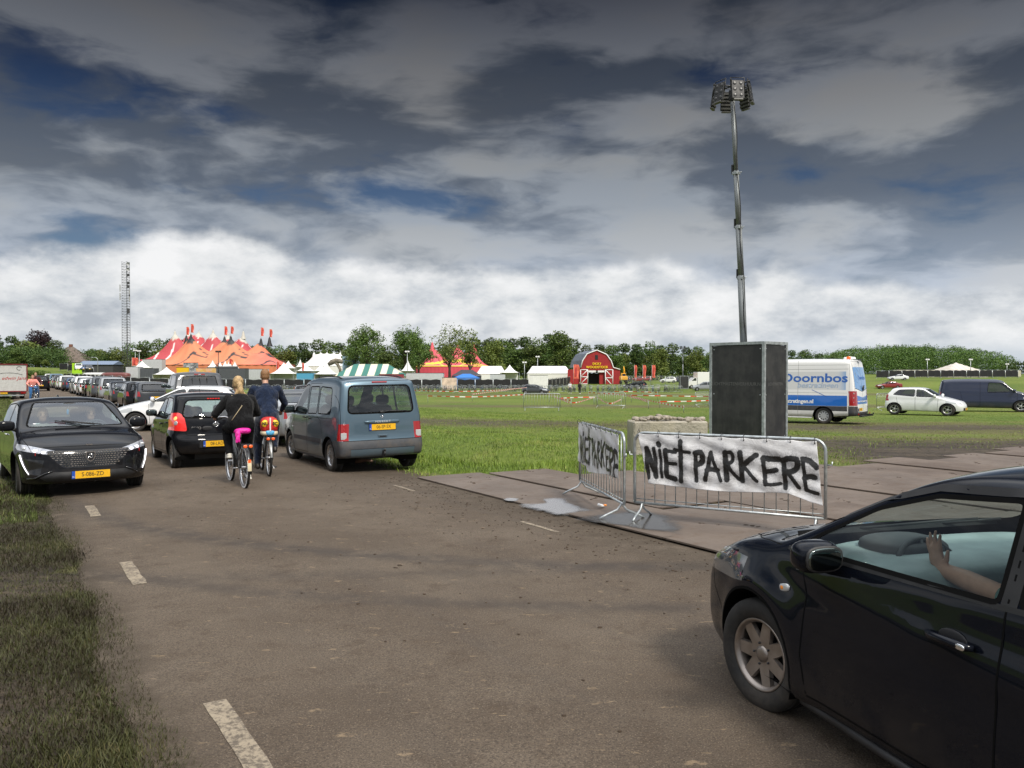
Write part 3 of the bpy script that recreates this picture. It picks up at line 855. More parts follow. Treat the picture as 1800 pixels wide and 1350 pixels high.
  if drop:
   dead = [f for f in loc if f.is_valid and inside(f.calc_center_median()[ia], f.calc_center_median()[ib])]
   bmesh.ops.delete(bm, geom=dead, context='FACES'); return None
  s.names.append(name); k = len(s.names) - 1
  for f in loc:
   if not f.is_valid: continue
   c = f.calc_center_median()
   if inside(c[ia], c[ib]): f[lay] = k
  return k
 def mirror(s, name, poly, **kw):
  for sg in (1, -1): s.carve(name, 'y', sg, poly, **kw)
 def path(s, axis, side, pts, n=None, off=.0015, sub=.05):
  out = []
  for i in range(len(pts) - 1):
   p, q = pts[i], pts[i + 1]; k = max(1, int(math.hypot(p[0] - q[0], p[1] - q[1]) / sub))
   for j in range(k): out.append((p[0] + (q[0] - p[0]) * j / k, p[1] + (q[1] - p[1]) * j / k))
  out.append(pts[-1]); r_ = []
  for a, b in out:
   p, nn = s.hit(axis, side, a, b)
   if p is not None: r_.append((p + nn * off, nn))
  return r_
 def ribbon(s, mb, axis, side, pts, w=.006, m=None, off=.0015, sub=.05):
  r_ = s.path(axis, side, pts, off=off, sub=sub)
  seg = [];
  for i, (p, n) in enumerate(r_):
   if seg and (p - seg[-1][0]).length > .35: s._rib(mb, seg, w, m); seg = []
   seg.append((p, n))
  s._rib(mb, seg, w, m)
 def _rib(s, mb, seg, w, m):
  if len(seg) < 2: return
  vs = []; k = len(seg)
  for i, (p, n) in enumerate(seg):
   t = (seg[min(i + 1, k - 1)][0] - seg[max(i - 1, 0)][0])
   if t.length < 1e-7: t = Vector((1, 0, 0))
   b = t.normalized().cross(n); b.normalize()
   vs += [p - b * w / 2, p + b * w / 2]
  mb.add(vs, [(2 * i, 2 * i + 1, 2 * i + 3, 2 * i + 2) for i in range(k - 1)], m, True)
 def finish(s, parent, mats):
  """one mesh for the shell and one for each carved part"""
  bm, lay = s.bm, s.lay; bm.normal_update()
  by = {}
  for f in bm.faces: by.setdefault(f[lay], []).append(f)
  out = []
  for k, fs in by.items():
   nm = s.names[k]; m = mats.get(nm, mats['body'])
   vm = {}; V = []; F = []; N = []
   for f in fs:
    idx = []
    for v in f.verts:
     if v not in vm: vm[v] = len(V); V.append(tuple(v.co)); N.append(v.normal.copy())
     idx.append(vm[v])
    F.append(idx)
   me = bpy.data.meshes.new(nm.split('|')[0]); me.from_pydata(V, [], F); me.materials.append(m)
   me.polygons.foreach_set('use_smooth', [True] * len(F)); me.update()
   if hasattr(me, 'normals_split_custom_set_from_vertices'): me.normals_split_custom_set_from_vertices([tuple(n) for n in N])
   o = bpy.data.objects.new(nm.split('|')[0], me); COL.objects.link(o); o.parent = parent; out.append(o)
  s.bm.free()
  return out
def rrect(a0, b0, a1, b1, r=.04, n=3):
 """rounded rectangle outline"""
 out = []
 for cx, cy, s0 in ((a1 - r, b1 - r, 0), (a0 + r, b1 - r, 90), (a0 + r, b0 + r, 180), (a1 - r, b0 + r, 270)):
  for i in range(n + 1):
   q = R(s0 + 90 * i / n); out.append((cx + r * math.cos(q), cy + r * math.sin(q)))
 return out
def roundpoly(pts, r=.04, n=3):
 out = []; k = len(pts)
 for i in range(k):
  p0, p, p1 = (Vector(pts[i - 1]), Vector(pts[i]), Vector(pts[(i + 1) % k]))
  a = (p0 - p); b = (p1 - p); rr = min(r, a.length * .45, b.length * .45)
  a = p + a.normalized() * rr; b = p + b.normalized() * rr
  for j in range(n + 1):
   t = j / n; out.append(tuple((1 - t) ** 2 * a + 2 * t * (1 - t) * p + t * t * b))
 return out
def wheel_geo(r=.31, w=.195, rim=.21, style='spokes', n=8, mat_rim=None, face=1):
 """tyre and rim, axis Y, outer face towards +Y*face"""
 mr = mat_rim or M_ALLOY
 ty = MB(); h = w / 2
 prof = [(rim, -h * .72), (rim + .012, -h * .9), ((r + rim) / 2, -h * 1.0), (r - .022, -h * .93), (r - .004, -h * .76), (r, -h * .45)]
 gro = [(r, -h * .45), (r - .007, -h * .43), (r - .007, -h * .36), (r, -h * .34), (r, -h * .05), (r - .007, -h * .03), (r - .007, h * .03), (r, h * .05)]
 prof = prof + gro + [(a, -b) for a, b in (prof + gro[:4])[::-1]]
 ty.lathe(prof, M_RUBBER, 44, 'Y')
 rm = MB(); f = face
 rm.lathe([(rim, -h * .8 * f), (rim - .008, -h * .7 * f), (rim - .02, 0), (rim - .015, h * .62 * f), (rim - .004, h * .72 * f), (rim + .004, h * .8 * f), (rim, h * .84 * f), (rim - .012, h * .8 * f), (rim - .022, h * .6 * f)], mr, 44, 'Y')
 rm.lathe([(.001, -.01 * f), (rim * .62, -.01 * f), (rim * .62, -.03 * f)], M_DALLOY, 24, 'Y')
 yo = h * .62 * f; yi = h * .35 * f
 def spoke(a0, wa, wb, r0, r1, dy0=0, dy1=0, m=mr):
  T = Matrix.Rotation(a0, 4, 'Y')
  q = [(r0, -wa), (r1, -wb), (r1, wb), (r0, wa)]
  vs = [(a, yo + (dy0 if i in (0, 3) else dy1), b) for i, (a, b) in enumerate(q)] + [(a, yi, b * 1.15) for a, b in q]
  rm.add(vs, [(0, 1, 2, 3), (4, 5, 6, 7), (0, 1, 5, 4), (1, 2, 6, 5), (2, 3, 7, 6), (3, 0, 4, 7)], m, False, T)
 if style == 'spokes':
  for i in range(n): spoke(2 * math.pi * i / n, .026, .020, .03, rim - .012, -.004 * f)
 elif style == 'double':
  for i in range(n):
   for d in (-.13, .13):
    spoke(2 * math.pi * i / n + d, .012, .011, .04, rim - .012)
 elif style == 'wide':
  for i in range(n): spoke(2 * math.pi * i / n, .040, .030, .03, rim - .012, -.006 * f)
 elif style == 'cover':
  rm.lathe([(.001, yo), (rim * .35, yo * 1.05), (rim * .8, yo), (rim - .01, yo * .9)], mr, 32, 'Y')
  for i in range(n):
   T = Matrix.Rotation(2 * math.pi * (i + .5) / n, 4, 'Y')
   a0, a1 = rim * .55, rim * .88
   rm.add([(a0, yo * 1.045, -.012), (a1, yo * 1.0, -.022), (a1, yo * 1.0, .022), (a0, yo * 1.045, .012)], [(0, 1, 2, 3)], M_INK, False, T)
 rm.lathe([(.001, yo * 1.06), (.028, yo * 1.06), (.045, yo * .95), (.05, yi)], mr, 20, 'Y')
 for i in range(5):
  q = 2 * math.pi * i / 5
  rm.blob((.06 * math.cos(q), yo * .95, .06 * math.sin(q)), (.014, .02, .014), M_DALLOY, e=1, nu=6, nv=4)
 return ty, rm
def add_wheel(parent, x, y, r=.31, w=.195, rim=.2, style='spokes', n=8, mat_rim=None, steer=0, simple=False):
 f = 1 if y > 0 else -1
 ty, rm = wheel_geo(r, w, rim, style, n, mat_rim, f)
 e = empty('wheel', (x, y - f * w / 2, r), steer, parent)
 if simple:
  e2 = MB();
  for q in (ty, rm):
   for i, fc in enumerate(q.f): pass
  a = ty.build('tyre', M_RUBBER, e); b = rm.build('rim', M_ALLOY, e)
 else:
  a = ty.build('tyre', M_RUBBER, e); b = rm.build('rim', M_ALLOY, e)
 return e
def arch_liner(body, parent, cx, r, y_in=.42, z0=.2, cz=.31):
 """black wheel house behind each opening, its lip following the shell"""
 for sg in (1, -1):
  mb = MB(); vs = []; k = 0
  zb = z0 - .06
  for i in range(25):
   q = math.pi * (-.12 + 1.24 * i / 24); x = cx + r * math.cos(q); z = cz + r * math.sin(q)
   if z < zb: z = zb
   p, n = body.hit('y', sg, x, max(z, z0 + .03) + .004)
   yo = abs(p.y) - .0 if p is not None else body.W / 2 * .93
   vs += [(x, sg * (yo - .001), z), (x, sg * (yo - .03), z + 0), (x, sg * (body.W / 2 - y_in), z)]; k += 1
  fs = []
  for i in range(k - 1):
   fs += [(3 * i, 3 * i + 1, 3 * i + 4, 3 * i + 3), (3 * i + 1, 3 * i + 2, 3 * i + 5, 3 * i + 4)]
  fs.append(tuple(3 * i + 2 for i in range(k)))
  mb.add(vs, fs, M_GASKET, False)
  mb.build('wheel_arch', M_GASKET, parent)
def number_plate(parent, loc, rz=0, txt=None, w=.52, h=.11, tilt=0):
 T = Matrix.Translation(loc) @ Matrix.Rotation(rz, 4, 'Z') @ Matrix.Rotation(tilt, 4, 'X')     # local -Y faces outwards
 mb = MB()
 mb.box((0, .006, 0), (w + .016, .012, h + .016), M_INK, M=T)
 mb.box((.022, -.002, 0), (w - .044, .006, h), M_PLATE, M=T); mb.box((-w / 2 + .022, -.002, 0), (.044, .006, h), M_BLUE, M=T)
 o = mb.build('number_plate', M_PLATE, parent)
 if txt:
  text_mesh(txt, h * .80, M_INK, 'plate_lettering', o, .0008, M=T @ Matrix.Translation((.022, -.0065, .0)), xs=(w - .09) / (len(txt) * h * .56), bold=.0)
  text_mesh('NL', .028, M_WHITE, 'plate_lettering', o, .0008, M=T @ Matrix.Translation((-w / 2 + .022, -.0065, -.03)))
 return o
def seat(parent, x, y, z=.5, m=None, rz=0):
 mb = MB(); m = m or M_SEAT
 mb.blob((0, 0, .08), (.52, .50, .16), m, .5); mb.blob((-.26, 0, .38), (.15, .48, .62), m, .5, rot=(0, R(-14), 0))
 mb.blob((-.36, 0, .78), (.11, .27, .20), m, .6, rot=(0, R(-12), 0)); mb.tube([(-.33, .06, .6), (-.355, .06, .72)], .007, M_CHROME, 6); mb.tube([(-.33, -.06, .6), (-.355, -.06, .72)], .007, M_CHROME, 6)
 o = mb.build('seat', m, parent, loc=(x, y, z)); return o
def door_mirror(parent, x, y, z, s=1, size=1.0, mcol=None, glass_back=True):
 """s = +1 left side; glass faces rearwards"""
 mb = MB(); m = mcol or M_BLACK
 c = (x, y + s * .12 * size, z + .06)
 mb.blob(c, (.12 * size, .24 * size, .155 * size), m, .65, 18, 12)
 mb.tube([(x + .02, y - s * .02, z - .01), (x + .01, y + s * .05, z + .01), (x, y + s * .08, z + .035)], [.032, .026, .022], M_BLACK, 8)
 o = mb.build('door_mirror', m, parent)
 g = MB(); g.blob((x - .057 * size, y + s * .12 * size, z + .06), (.012, .20 * size, .12 * size), M_MIRROR, .6, 18, 8)
 g.build('mirror_glass', M_MIRROR, o)
 return o
def lamp_detail(o_parent, pts, r=.03, m=None):
 mb = MB()
 for p in pts: mb.blob(p, (r * 1.2, r * 2, r * 2), m or M_CHROME, 1, 12, 8)
 return mb.build('reflector', m or M_CHROME, o_parent)
def steering(parent, x, y, z, r=.18):
 mb = MB(); T = Matrix.Translation((x, y, z)) @ Matrix.Rotation(R(-65), 4, 'Y')
 mb.tube([(r * math.cos(2 * math.pi * i / 28), r * math.sin(2 * math.pi * i / 28), 0) for i in range(28)], .014, M_CABIN, 8, closed=True, M=T)
 mb.blob((0, 0, -.02), (.14, .14, .05), M_CABIN, .7, M=T)
 for a in (0, 110, 250): mb.tube([(0, 0, -.01), (r * math.cos(R(a)), r * math.sin(R(a)), 0)], .014, M_CABIN, 6, M=T)
 return mb.build('steering_wheel', M_CABIN, parent)
# ---------------------------------------------------------------- the cars
def place(o, contact, local, hd):
 """put local (x,y) of a car at a ground point, heading hd (vector)"""
 a = math.atan2(hd[1], hd[0]); c, s_ = math.cos(a), math.sin(a)
 o.location = (contact[0] - (local[0] * c - local[1] * s_), contact[1] - (local[0] * s_ + local[1] * c), contact[2] if len(contact) > 2 else 0)
 o.rotation_euler = (0, 0, a)
def make_car(name, label, body, mats, arch_r=.345, windows=(), screen=None, rear_win=None, parts=(), lines=(), wheels=None, plate_f=None, plate_r=None,
    mirrors=None, seats=(), dash=None, group=None, steer=0, drops=(), cat='car', gasket=True, hero=True):
 root = thing(name, label, cat, group=group)
 b = Body(**body); h = b.L / 2
 mats = dict(mats); mats.setdefault('side_window', M_GLASS); mats.setdefault('windscreen', M_GLASS); mats.setdefault('rear_window', M_GLASS)
 rr = {}
 trim = MB()
 for (cx, r_) in b.arches:
  arch = [(cx + arch_r * math.cos(q), .31 + arch_r * math.sin(q)) for q in np.linspace(-.55, math.pi + .55, 30)]
  for sg in (1, -1):
   if hero:
    b.ribbon(trim, 'y', sg, [(cx + (arch_r + .006) * math.cos(q), .31 + (arch_r + .006) * math.sin(q)) for q in np.linspace(-.25, math.pi + .25, 30)], .016, M_GASKET)
 for pts in windows:
  for sg in (1, -1):
   if gasket: b.ribbon(trim, 'y', sg, pts + [pts[0]], .022 if hero else .03, M_GASKET, .002)
 if screen and gasket: b.ribbon(trim, 'x', 1, screen + [screen[0]], .030, M_GASKET, .002)
 if rear_win and gasket: b.ribbon(trim, 'x', -1, rear_win + [rear_win[0]], .030 if hero else .05, M_GASKET, .002)
 for ln in lines:
  ax, sg, pts, w, m = ln
  for s2 in ((1, -1) if sg == 0 else (sg,)): b.ribbon(trim, ax, s2, pts, w, m)
 for pts in windows: b.mirror('side_window', pts, nmin=.4)
 if screen: b.carve('windscreen', 'x', 1, screen, nmin=.12)
 if rear_win: b.carve('rear_window', 'x', -1, rear_win, nmin=.12)
 for p in parts:
  nm, ax, sg, pts = p[:4]; kw = p[4] if len(p) > 4 else {}
  for s2 in ((1, -1) if sg == 0 else (sg,)):
   b.carve(nm + ('|%d' % s2 if sg == 0 else ''), ax, s2, pts, **kw)
 for k, v in list(mats.items()):
  mats[k + '|1'] = v; mats[k + '|-1'] = v
 for (cx, r_) in b.arches:
  if hero: arch_liner(b, root, cx, arch_r + .002)
  else: arch_liner(b, root, cx, arch_r + .002, y_in=.3)
  b.mirror('x', [(cx + arch_r * math.cos(q), .31 + arch_r * math.sin(q)) for q in np.linspace(-.9, math.pi + .9, 30)], nmin=.3, drop=True)
 root['_b'] = 0; del root['_b']
 shell = b
 if trim.v: trim.build('trim', M_GASKET, root, fix=False)
 for (x, s_) in (wheels or {}).get('at', []):
  W = wheels; y = s_ * (b.W / 2 - W.get('inset', .035))
  e = add_wheel(root, x, y, W.get('r', .31), W.get('w', .19), W.get('rim', .2), W.get('style', 'spokes'), W.get('n', 8), W.get('mat'), steer if x > 0 else 0)
 if plate_f: p, n = shell.hit('x', 1, 0, plate_f[1]); number_plate(root, (p.x + .012, plate_f[2] if len(plate_f) > 2 else 0, plate_f[1]), R(90), plate_f[0])
 if plate_r: p, n = shell.hit('x', -1, plate_r[2] if len(plate_r) > 2 else 0, plate_r[1]); number_plate(root, (p.x - .012, plate_r[2] if len(plate_r) > 2 else 0, plate_r[1]), R(-90), plate_r[0])
 if mirrors:
  for s_ in (1, -1):
   x, z, sz, mc = mirrors; p, n = shell.hit('y', s_, x, z)
   door_mirror(root, x, p.y, z, s_, sz, mc)
 for (x, y) in seats: seat(root, x, y, (.32 if body['top'][3][1] < 1.6 else .55))
 if dash:
  x, z, w_ = dash; d = MB(); d.blob((x, 0, z - .14), (.62, w_, .36), M_CABIN, .45, 20, 10); d.box((x + .2, 0, z - .35), (.1, w_ * .96, .5), M_CABIN)
  d.build('dashboard', M_CABIN, root)
 return root, b, mats
def done(root, b, mats):
 b.finish(root, mats); return root
def rear_tree(b): return b.tree
# --- grey-blue family van on the verge (rear three-quarter)
MP_VAN = paint('paint_steel_blue', (.095, .150, .195), .34, .55)
M_DGREY = mat('dark_bumper', (.045, .048, .055), .6, var=.15, dirt=.35)
def family_van():
 arches = [(1.27, .35), (-1.42, .35)]
 body = dict(L=4.14, W=1.74, arches=arches, res=.05, smooth=4, tumble=.15, crown=.05,
    top=[(-2.07, 1.76), (-1.6, 1.795), (-.9, 1.81), (-.1, 1.795), (.28, 1.72), (.62, 1.46), (1.02, 1.17), (1.25, 1.08), (1.75, .97), (2.07, .82)],
    belt=[(-2.1, 1.08), (2.1, 1.0)], front=[(0, .12), (.25, .05), (.45, 0), (.62, .02), (.8, .10), (.95, .2), (1.1, .3)],
    rear=[(0, .08), (.28, .02), (.42, 0), (.56, .0), (.62, .045), (1.0, .06), (1.3, .09), (1.6, .15), (1.85, .22)],
    bottom=[(-2.07, .30), (-1.2, .22), (1.2, .20), (2.07, .26)], plan=[(-2.07, .955), (-1.6, .985), (0, 1.0), (1.2, .99), (2.07, .90)],
    side=[(0, .93), (.22, .965), (.5, 1.0), (.8, 1.0), (1.05, .985), (3, .985)], creases=[([(-1.9, .86), (1.6, .80)], .012)], rbow=.05)
 wf = roundpoly([(.98, 1.08), (.42, 1.56), (.20, 1.63), (.0, 1.64), (-.02, 1.05)], .06)
 w1 = roundpoly([(-.10, 1.06), (-.10, 1.60), (-.66, 1.61), (-.66, 1.08)], .05)
 w2 = roundpoly([(-.74, 1.08), (-.74, 1.61), (-1.42, 1.59), (-1.50, 1.10)], .08)
 screen = roundpoly([(-.66, 1.12), (.66, 1.12), (.56, 1.66), (-.56, 1.66)], .08)
 rw = roundpoly([(-.655, 1.12), (.655, 1.12), (.60, 1.63), (-.60, 1.63)], .10, 4)
 parts = [('tail_light', 'x', 0 * 0 - 1, [(.66, .62), (.90, .62), (.90, .93), (.64, .93)]), ('tail_light', 'x', -1, [(-.66, .62), (-.90, .62), (-.90, .93), (-.64, .93)]),
    ('tail_light', 'y', 0, [(-1.88, .62), (-2.2, .62), (-2.2, .93), (-1.93, .93)], dict(nmin=.12, near=lambda c: c.x < -1.85)),
    ('headlight', 'x', 1, [(.50, .70), (.9, .72), (.9, .90), (.56, .86)]), ('headlight', 'x', 1, [(-.50, .70), (-.9, .72), (-.9, .90), (-.56, .86)]),
    ('bumper', 'x', -1, [(-1, .46), (1, .46), (1, .61), (-1, .61)], dict(nmin=.05)), ('bumper', 'y', 0, [(-1.80, .30), (-2.3, .30), (-2.3, .61), (-1.80, .61)], dict(nmin=.1, near=lambda c: c.x < -1.78)),
    ('rub_strip', 'y', 0, [(.86, .50), (.86, .585), (-.98, .60), (-.98, .51)])]
 lines = [('y', 0, [(.86, .28), (.90, .60), (.86, .95), (.84, 1.06)], .008, M_GASKET), ('y', 0, [(-.06, 1.66), (-.06, .30)], .009, M_GASKET), ('y', 0, [(-.06, .28), (.86, .27)], .007, M_GASKET),
    ('y', 0, [(-.70, 1.66), (-.70, 1.03), (-.95, .95), (-1.02, .70)], .008, M_GASKET), ('y', 0, [(-.06, .99), (-1.78, 1.02)], .006, M_GASKET), ('y', 0, [(-.06, 1.665), (-.78, 1.675)], .008, M_GASKET),
    ('x', -1, [(-.76, 1.72), (-.79, 1.0), (-.80, .64)], .008, M_GASKET), ('x', -1, [(.76, 1.72), (.79, 1.0), (.80, .64)], .008, M_GASKET), ('x', -1, [(-.80, .615), (.80, .615)], .010, M_GASKET), ('x', -1, [(-.76, 1.72), (.76, 1.72)], .008, M_GASKET),
    ('x', -1, [(-.64, .46), (.64, .46)], .006, M_GASKET)]
 root, b, mats = make_car('family_van', 'steel blue high roofed family van seen from behind, its right wheels on the grass verge', body,
  {'body': MP_VAN, 'tail_light': M_RED, 'headlight': M_CLEAR, 'bumper': M_DGREY, 'rub_strip': M_DGREY}, arch_r=.355, windows=[wf, w1, w2], screen=screen, rear_win=rw, parts=parts, lines=lines,
  wheels=dict(at=[(1.27, 1), (1.27, -1), (-1.42, 1), (-1.42, -1)], r=.315, w=.20, rim=.205, style='double', n=7, inset=.03), plate_r=('06-SP-SX', .855), mirrors=(.86, 1.06, 1.1, M_BLACK),
  seats=[(.15, .38), (.15, -.38), (-.75, .36), (-.75, -.36)], dash=(.85, 1.10, 1.45), cat='van', steer=R(6))
 fx = lambda y, z: b.hit('x', -1, y, z)[0].x
 for s_ in (1, -1):
  m = MB(); m.box((fx(.74 * s_, .70) - .004, s_ * .745, .705), (.012, .11, .12), M_CLEAR, bev=.004); m.build('reversing_light', M_CLEAR, root)
 m = MB(); m.box((fx(0, 1.695) - .006, 0, 1.695), (.02, .30, .028), M_RED, bev=.006); m.build('brake_light', M_RED, root)
 g = MB(); g.blob((fx(0, .955) - .012, 0, .955), (.05, .70, .055), MP_VAN, .5, 20, 8); gr = g.build('handle_bar', MP_VAN, root)
 text_mesh('P E U G E O T', .045, M_WHITE, 'lettering', gr, .001, M=Matrix.Translation((fx(0, .955) - .040, 0, .958)) @ Matrix.Rotation(R(-90), 4, 'Z'), xs=1.1)
 e = MB(); ex = fx(0, 1.04) - .006
 for st in ([(-.006, 1.075), (.012, 1.06), (.004, 1.04), (-.010, 1.03), (-.004, 1.015), (-.012, 1.005)], [(.010, 1.055), (.026, 1.064)], [(.006, 1.045), (.026, 1.040)], [(-.002, 1.03), (.018, 1.018), (.022, 1.004)], [(-.012, 1.04), (-.026, 1.052), (-.022, 1.066)]):
  e.tube([(ex, -y, z) for y, z in st], .0055, M_CHROME, 5)
 e.build('badge', M_CHROME, root)
 w = MB(); q = [(0, 1.135), (-.10, 1.15), (-.42, 1.135)]
 w.tube([(fx(y, z) - .022, y, z) for y, z in q], .010, M_BLACK, 6); w.blob((fx(0, 1.13) - .02, 0, 1.135), (.05, .10, .05), M_BLACK, .7); w.tube([(fx(-.05, 1.15) - .02, -.03, 1.155), (fx(-.45, 1.15) - .02, -.48, 1.147)], .006, M_BLACK, 5)
 w.build('rear_wiper', M_BLACK, root)
 h = MB(); h.box((fx(0, .685) - .004, 0, .685), (.02, .19, .055), MP_VAN, bev=.006); h.box((fx(0, .68) - .016, 0, .678), (.008, .13, .022), M_INK); h.build('tailgate_handle', MP_VAN, root)
 t = MB(); t.tube([(-1.7, 0, .30), (-2.06, 0, .30), (-2.12, 0, .34), (-2.13, 0, .40)], .018, M_BLACK, 8); t.blob((-2.13, 0, .43), (.05, .05, .05), M_BLACK, 1); t.box((-2.07, 0, .36), (.04, .06, .12), M_BLACK); t.build('tow_hook', M_BLACK, root)
 x = MB(); x.tube([(-1.2, .35, .23), (-1.6, .38, .20), (-1.8, .22, .22), (-1.98, .20, .22)], [.028, .05, .028, .024], mat('exhaust_rust', (.16, .10, .07), .6, metal=.5, var=.3), 10); x.box((-.2, 0, .24), (2.2, 1.1, .1), M_BLACK); x.box((-1.42, 0, .25), (.12, 1.2, .09), M_BLACK); x.build('underbody', M_BLACK, root)
 for s_ in (1, -1):
  r_ = MB(); p = []
  for xx in np.linspace(.05, -1.55, 9):
   q, n = b.hit('z', 1, xx, s_ * .60); p.append((xx, s_ * .60, q.z + (.022 if -1.5 < xx < .0 else .0)))
  r_.tube(p, .014, M_BLACK, 6); r_.build('roof_rail', M_BLACK, root)
  for xx, zz in ((.08, .98), (-.28, .97)):
   d = MB(); q, n = b.hit('y', s_, xx, zz); d.box((xx, q.y + s_ * .018, zz), (.19 if xx > 0 else .10, .03, .03), M_BLACK, bev=.008)
   d.build('door_handle', M_BLACK, root)
  sk = MB(); sk.box((-.08, s_ * .80, .225), (1.95, .05, .05), M_DGREY, bev=.01); sk.build('side_skirt', M_DGREY, root)
  q, n = b.hit('y', s_, 1.02 + .72, .70)
  ind = MB(); q, n = b.hit('y', s_, .98, .74); ind.blob((.98, q.y, .74), (.07, .02, .03), M_CLEAR, .8); ind.build('side_indicator', M_CLEAR, root)
 done(root, b, mats)
 hd = Vector((-1.37, 2.33, 0)).normalized()
 place(root, (-3.47, 15.47, 0), (-1.42, .86), hd)
 root.rotation_euler[0] = R(-.8)
family_van()
# --- small black hatchback, brake lamps on
MP_BLACK = paint('paint_black', (.0075, .008, .010), .3)
def small_hatch():
 arches = [(1.10, .33), (-1.26, .33)]
 body = dict(L=3.565, W=1.60, arches=arches, res=.045, smooth=4, tumble=.24, crown=.055,
    top=[(-1.79, 1.40), (-1.5, 1.445), (-1.0, 1.475), (-.3, 1.47), (.12, 1.38), (.55, 1.10), (.85, .98), (1.3, .90), (1.79, .74)],
    belt=[(-1.8, 1.02), (-.6, .93), (1.8, .84)], front=[(0, .12), (.3, .03), (.5, 0), (.7, .06), (.85, .2), (1.0, .3)],
    rear=[(0, .14), (.3, .05), (.45, 0), (.60, .01), (.66, .08), (.85, .10), (1.0, .15), (1.2, .26), (1.35, .36), (1.5, .45)],
    bottom=[(-1.79, .30), (-1.1, .22), (1.1, .20), (1.79, .26)], plan=[(-1.79, .90), (-1.3, .985), (0, 1.0), (1.1, .985), (1.79, .84)],
    side=[(0, .92), (.22, .96), (.5, 1.0), (.72, 1.0), (.95, .97), (3, .97)], rbow=.20, flare=.02)
 wf = roundpoly([(.60, .95), (.02, 1.31), (-.30, 1.36), (-.30, .97)], .05)
 w2 = roundpoly([(-.38, .98), (-.38, 1.37), (-.95, 1.36), (-1.10, 1.20), (-1.12, 1.06)], .05)
 screen = roundpoly([(-.60, .99), (.60, .99), (.50, 1.37), (-.50, 1.37)], .07)
 rw = roundpoly([(-.60, 1.00), (.60, 1.00), (.50, 1.335), (-.50, 1.335)], .10, 4)
 lampp = [(.52, .74), (.85, .76), (.88, .95), (.80, 1.07), (.63, 1.10), (.56, 1.02)]
 parts = [('tail_light', 'x', -1, roundpoly(lampp, .05), dict(nmin=.02)), ('tail_light', 'x', -1, roundpoly([(-a, c) for a, c in lampp], .05), dict(nmin=.02)),
    ('headlight', 'x', 1, [(.40, .62), (.8, .66), (.78, .84), (.46, .78)]), ('headlight', 'x', 1, [(-.40, .62), (-.8, .66), (-.78, .84), (-.46, .78)])]
 lines = [('y', 0, [(.66, .28), (.70, .60), (.66, .93)], .007, M_GASKET), ('y', 0, [(-.34, 1.38), (-.34, .50), (-.32, .28)], .008, M_GASKET), ('y', 0, [(-1.02, 1.36), (-1.14, 1.0), (-.98, .76), (-.84, .55)], .007, M_GASKET), ('y', 0, [(-.84, .29), (.66, .28)], .006, M_GASKET),
    ('x', -1, [(-.60, 1.37), (-.68, 1.08)], .007, M_GASKET), ('x', -1, [(.60, 1.37), (.68, 1.08)], .007, M_GASKET), ('x', -1, [(-.56, .74), (-.52, .66), (.52, .66), (.56, .74)], .009, M_GASKET), ('x', -1, [(-.60, 1.385), (.60, 1.385)], .012, M_GASKET),
    ('x', -1, [(-.76, .55), (-.40, .53), (-.34, .42), (.34, .42), (.40, .53), (.76, .55)], .008, M_GASKET), ('y', 0, [(-1.52, .60), (-1.78, .62)], .006, M_GASKET)]
 root, b, mats = make_car('hatchback', 'small black hatchback seen from behind with its brake lights glowing, beside the two cyclists', body,
  {'body': MP_BLACK, 'tail_light': M_REDLIT, 'headlight': M_CLEAR}, arch_r=.325, windows=[wf, w2], screen=screen, rear_win=rw, parts=parts, lines=lines,
  wheels=dict(at=[(1.10, 1), (1.10, -1), (-1.26, 1), (-1.26, -1)], r=.285, w=.165, rim=.19, style='spokes', n=9), plate_r=('08-LRD-8', .50, .0), mirrors=(.60, .96, .92, MP_BLACK),
  seats=[(.0, .34), (.0, -.34), (-.85, .30), (-.85, -.30)], dash=(.55, .97, 1.25))
 fx = lambda y, z: b.hit('x', -1, y, z)[0].x
 for s_ in (1, -1):
  m = MB()
  for z, r_, mm in ((.985, .045, mat('lamp_glow', (.9, .3, .1), .2, emit=(1, .42, .12), estr=1.2)), (.895, .05, M_CLEAR)):
   q, n = b.hit('x', -1, s_ * .70, z); T = Matrix.Translation(q) @ n.to_track_quat('Z', 'Y').to_matrix().to_4x4()
   m.blob((0, 0, .002), (r_ * 2, r_ * 1.8, .012), mm, 1, 18, 6, M=T)
  for z in (.80, .82, .84): q, n = b.hit('x', -1, s_ * .72, z); m.box((q.x - .002, s_ * .72, z), (.006, .13, .004), M_INK)
  m.build('lamp_bulb', M_CLEAR, root)
 m = MB()
 for i in range(5): m.box((fx(0, 1.355) - .012, (i - 2) * .05, 1.362), (.012, .036, .018), M_REDLIT)
 m.build('brake_light', M_REDLIT, root)
 q = MB(); ex = fx(0, .87) - .006
 q.tube([(ex, .050 * math.cos(a), .865 + .042 * math.sin(a)) for a in np.linspace(0, 2 * math.pi, 20, endpoint=False)], .007, M_CHROME, 6, closed=True); q.box((ex, 0, .865), (.012, .125, .022), M_CHROME, bev=.004); q.build('badge', M_CHROME, root)
 lx = fx(.40, .80) - .006
 text_mesh('PIXO', .068, M_CHROME, 'lettering', root, .002, M=Matrix.Translation((lx, .36, .800)) @ Matrix.Rotation(R(-90 - 14), 4, 'Z'), xs=1.15, bold=.002)
 text_mesh('ACENTA', .028, M_CHROME, 'lettering', root, .001, M=Matrix.Translation((lx, .36, .752)) @ Matrix.Rotation(R(-90 - 14), 4, 'Z'), xs=1.1)
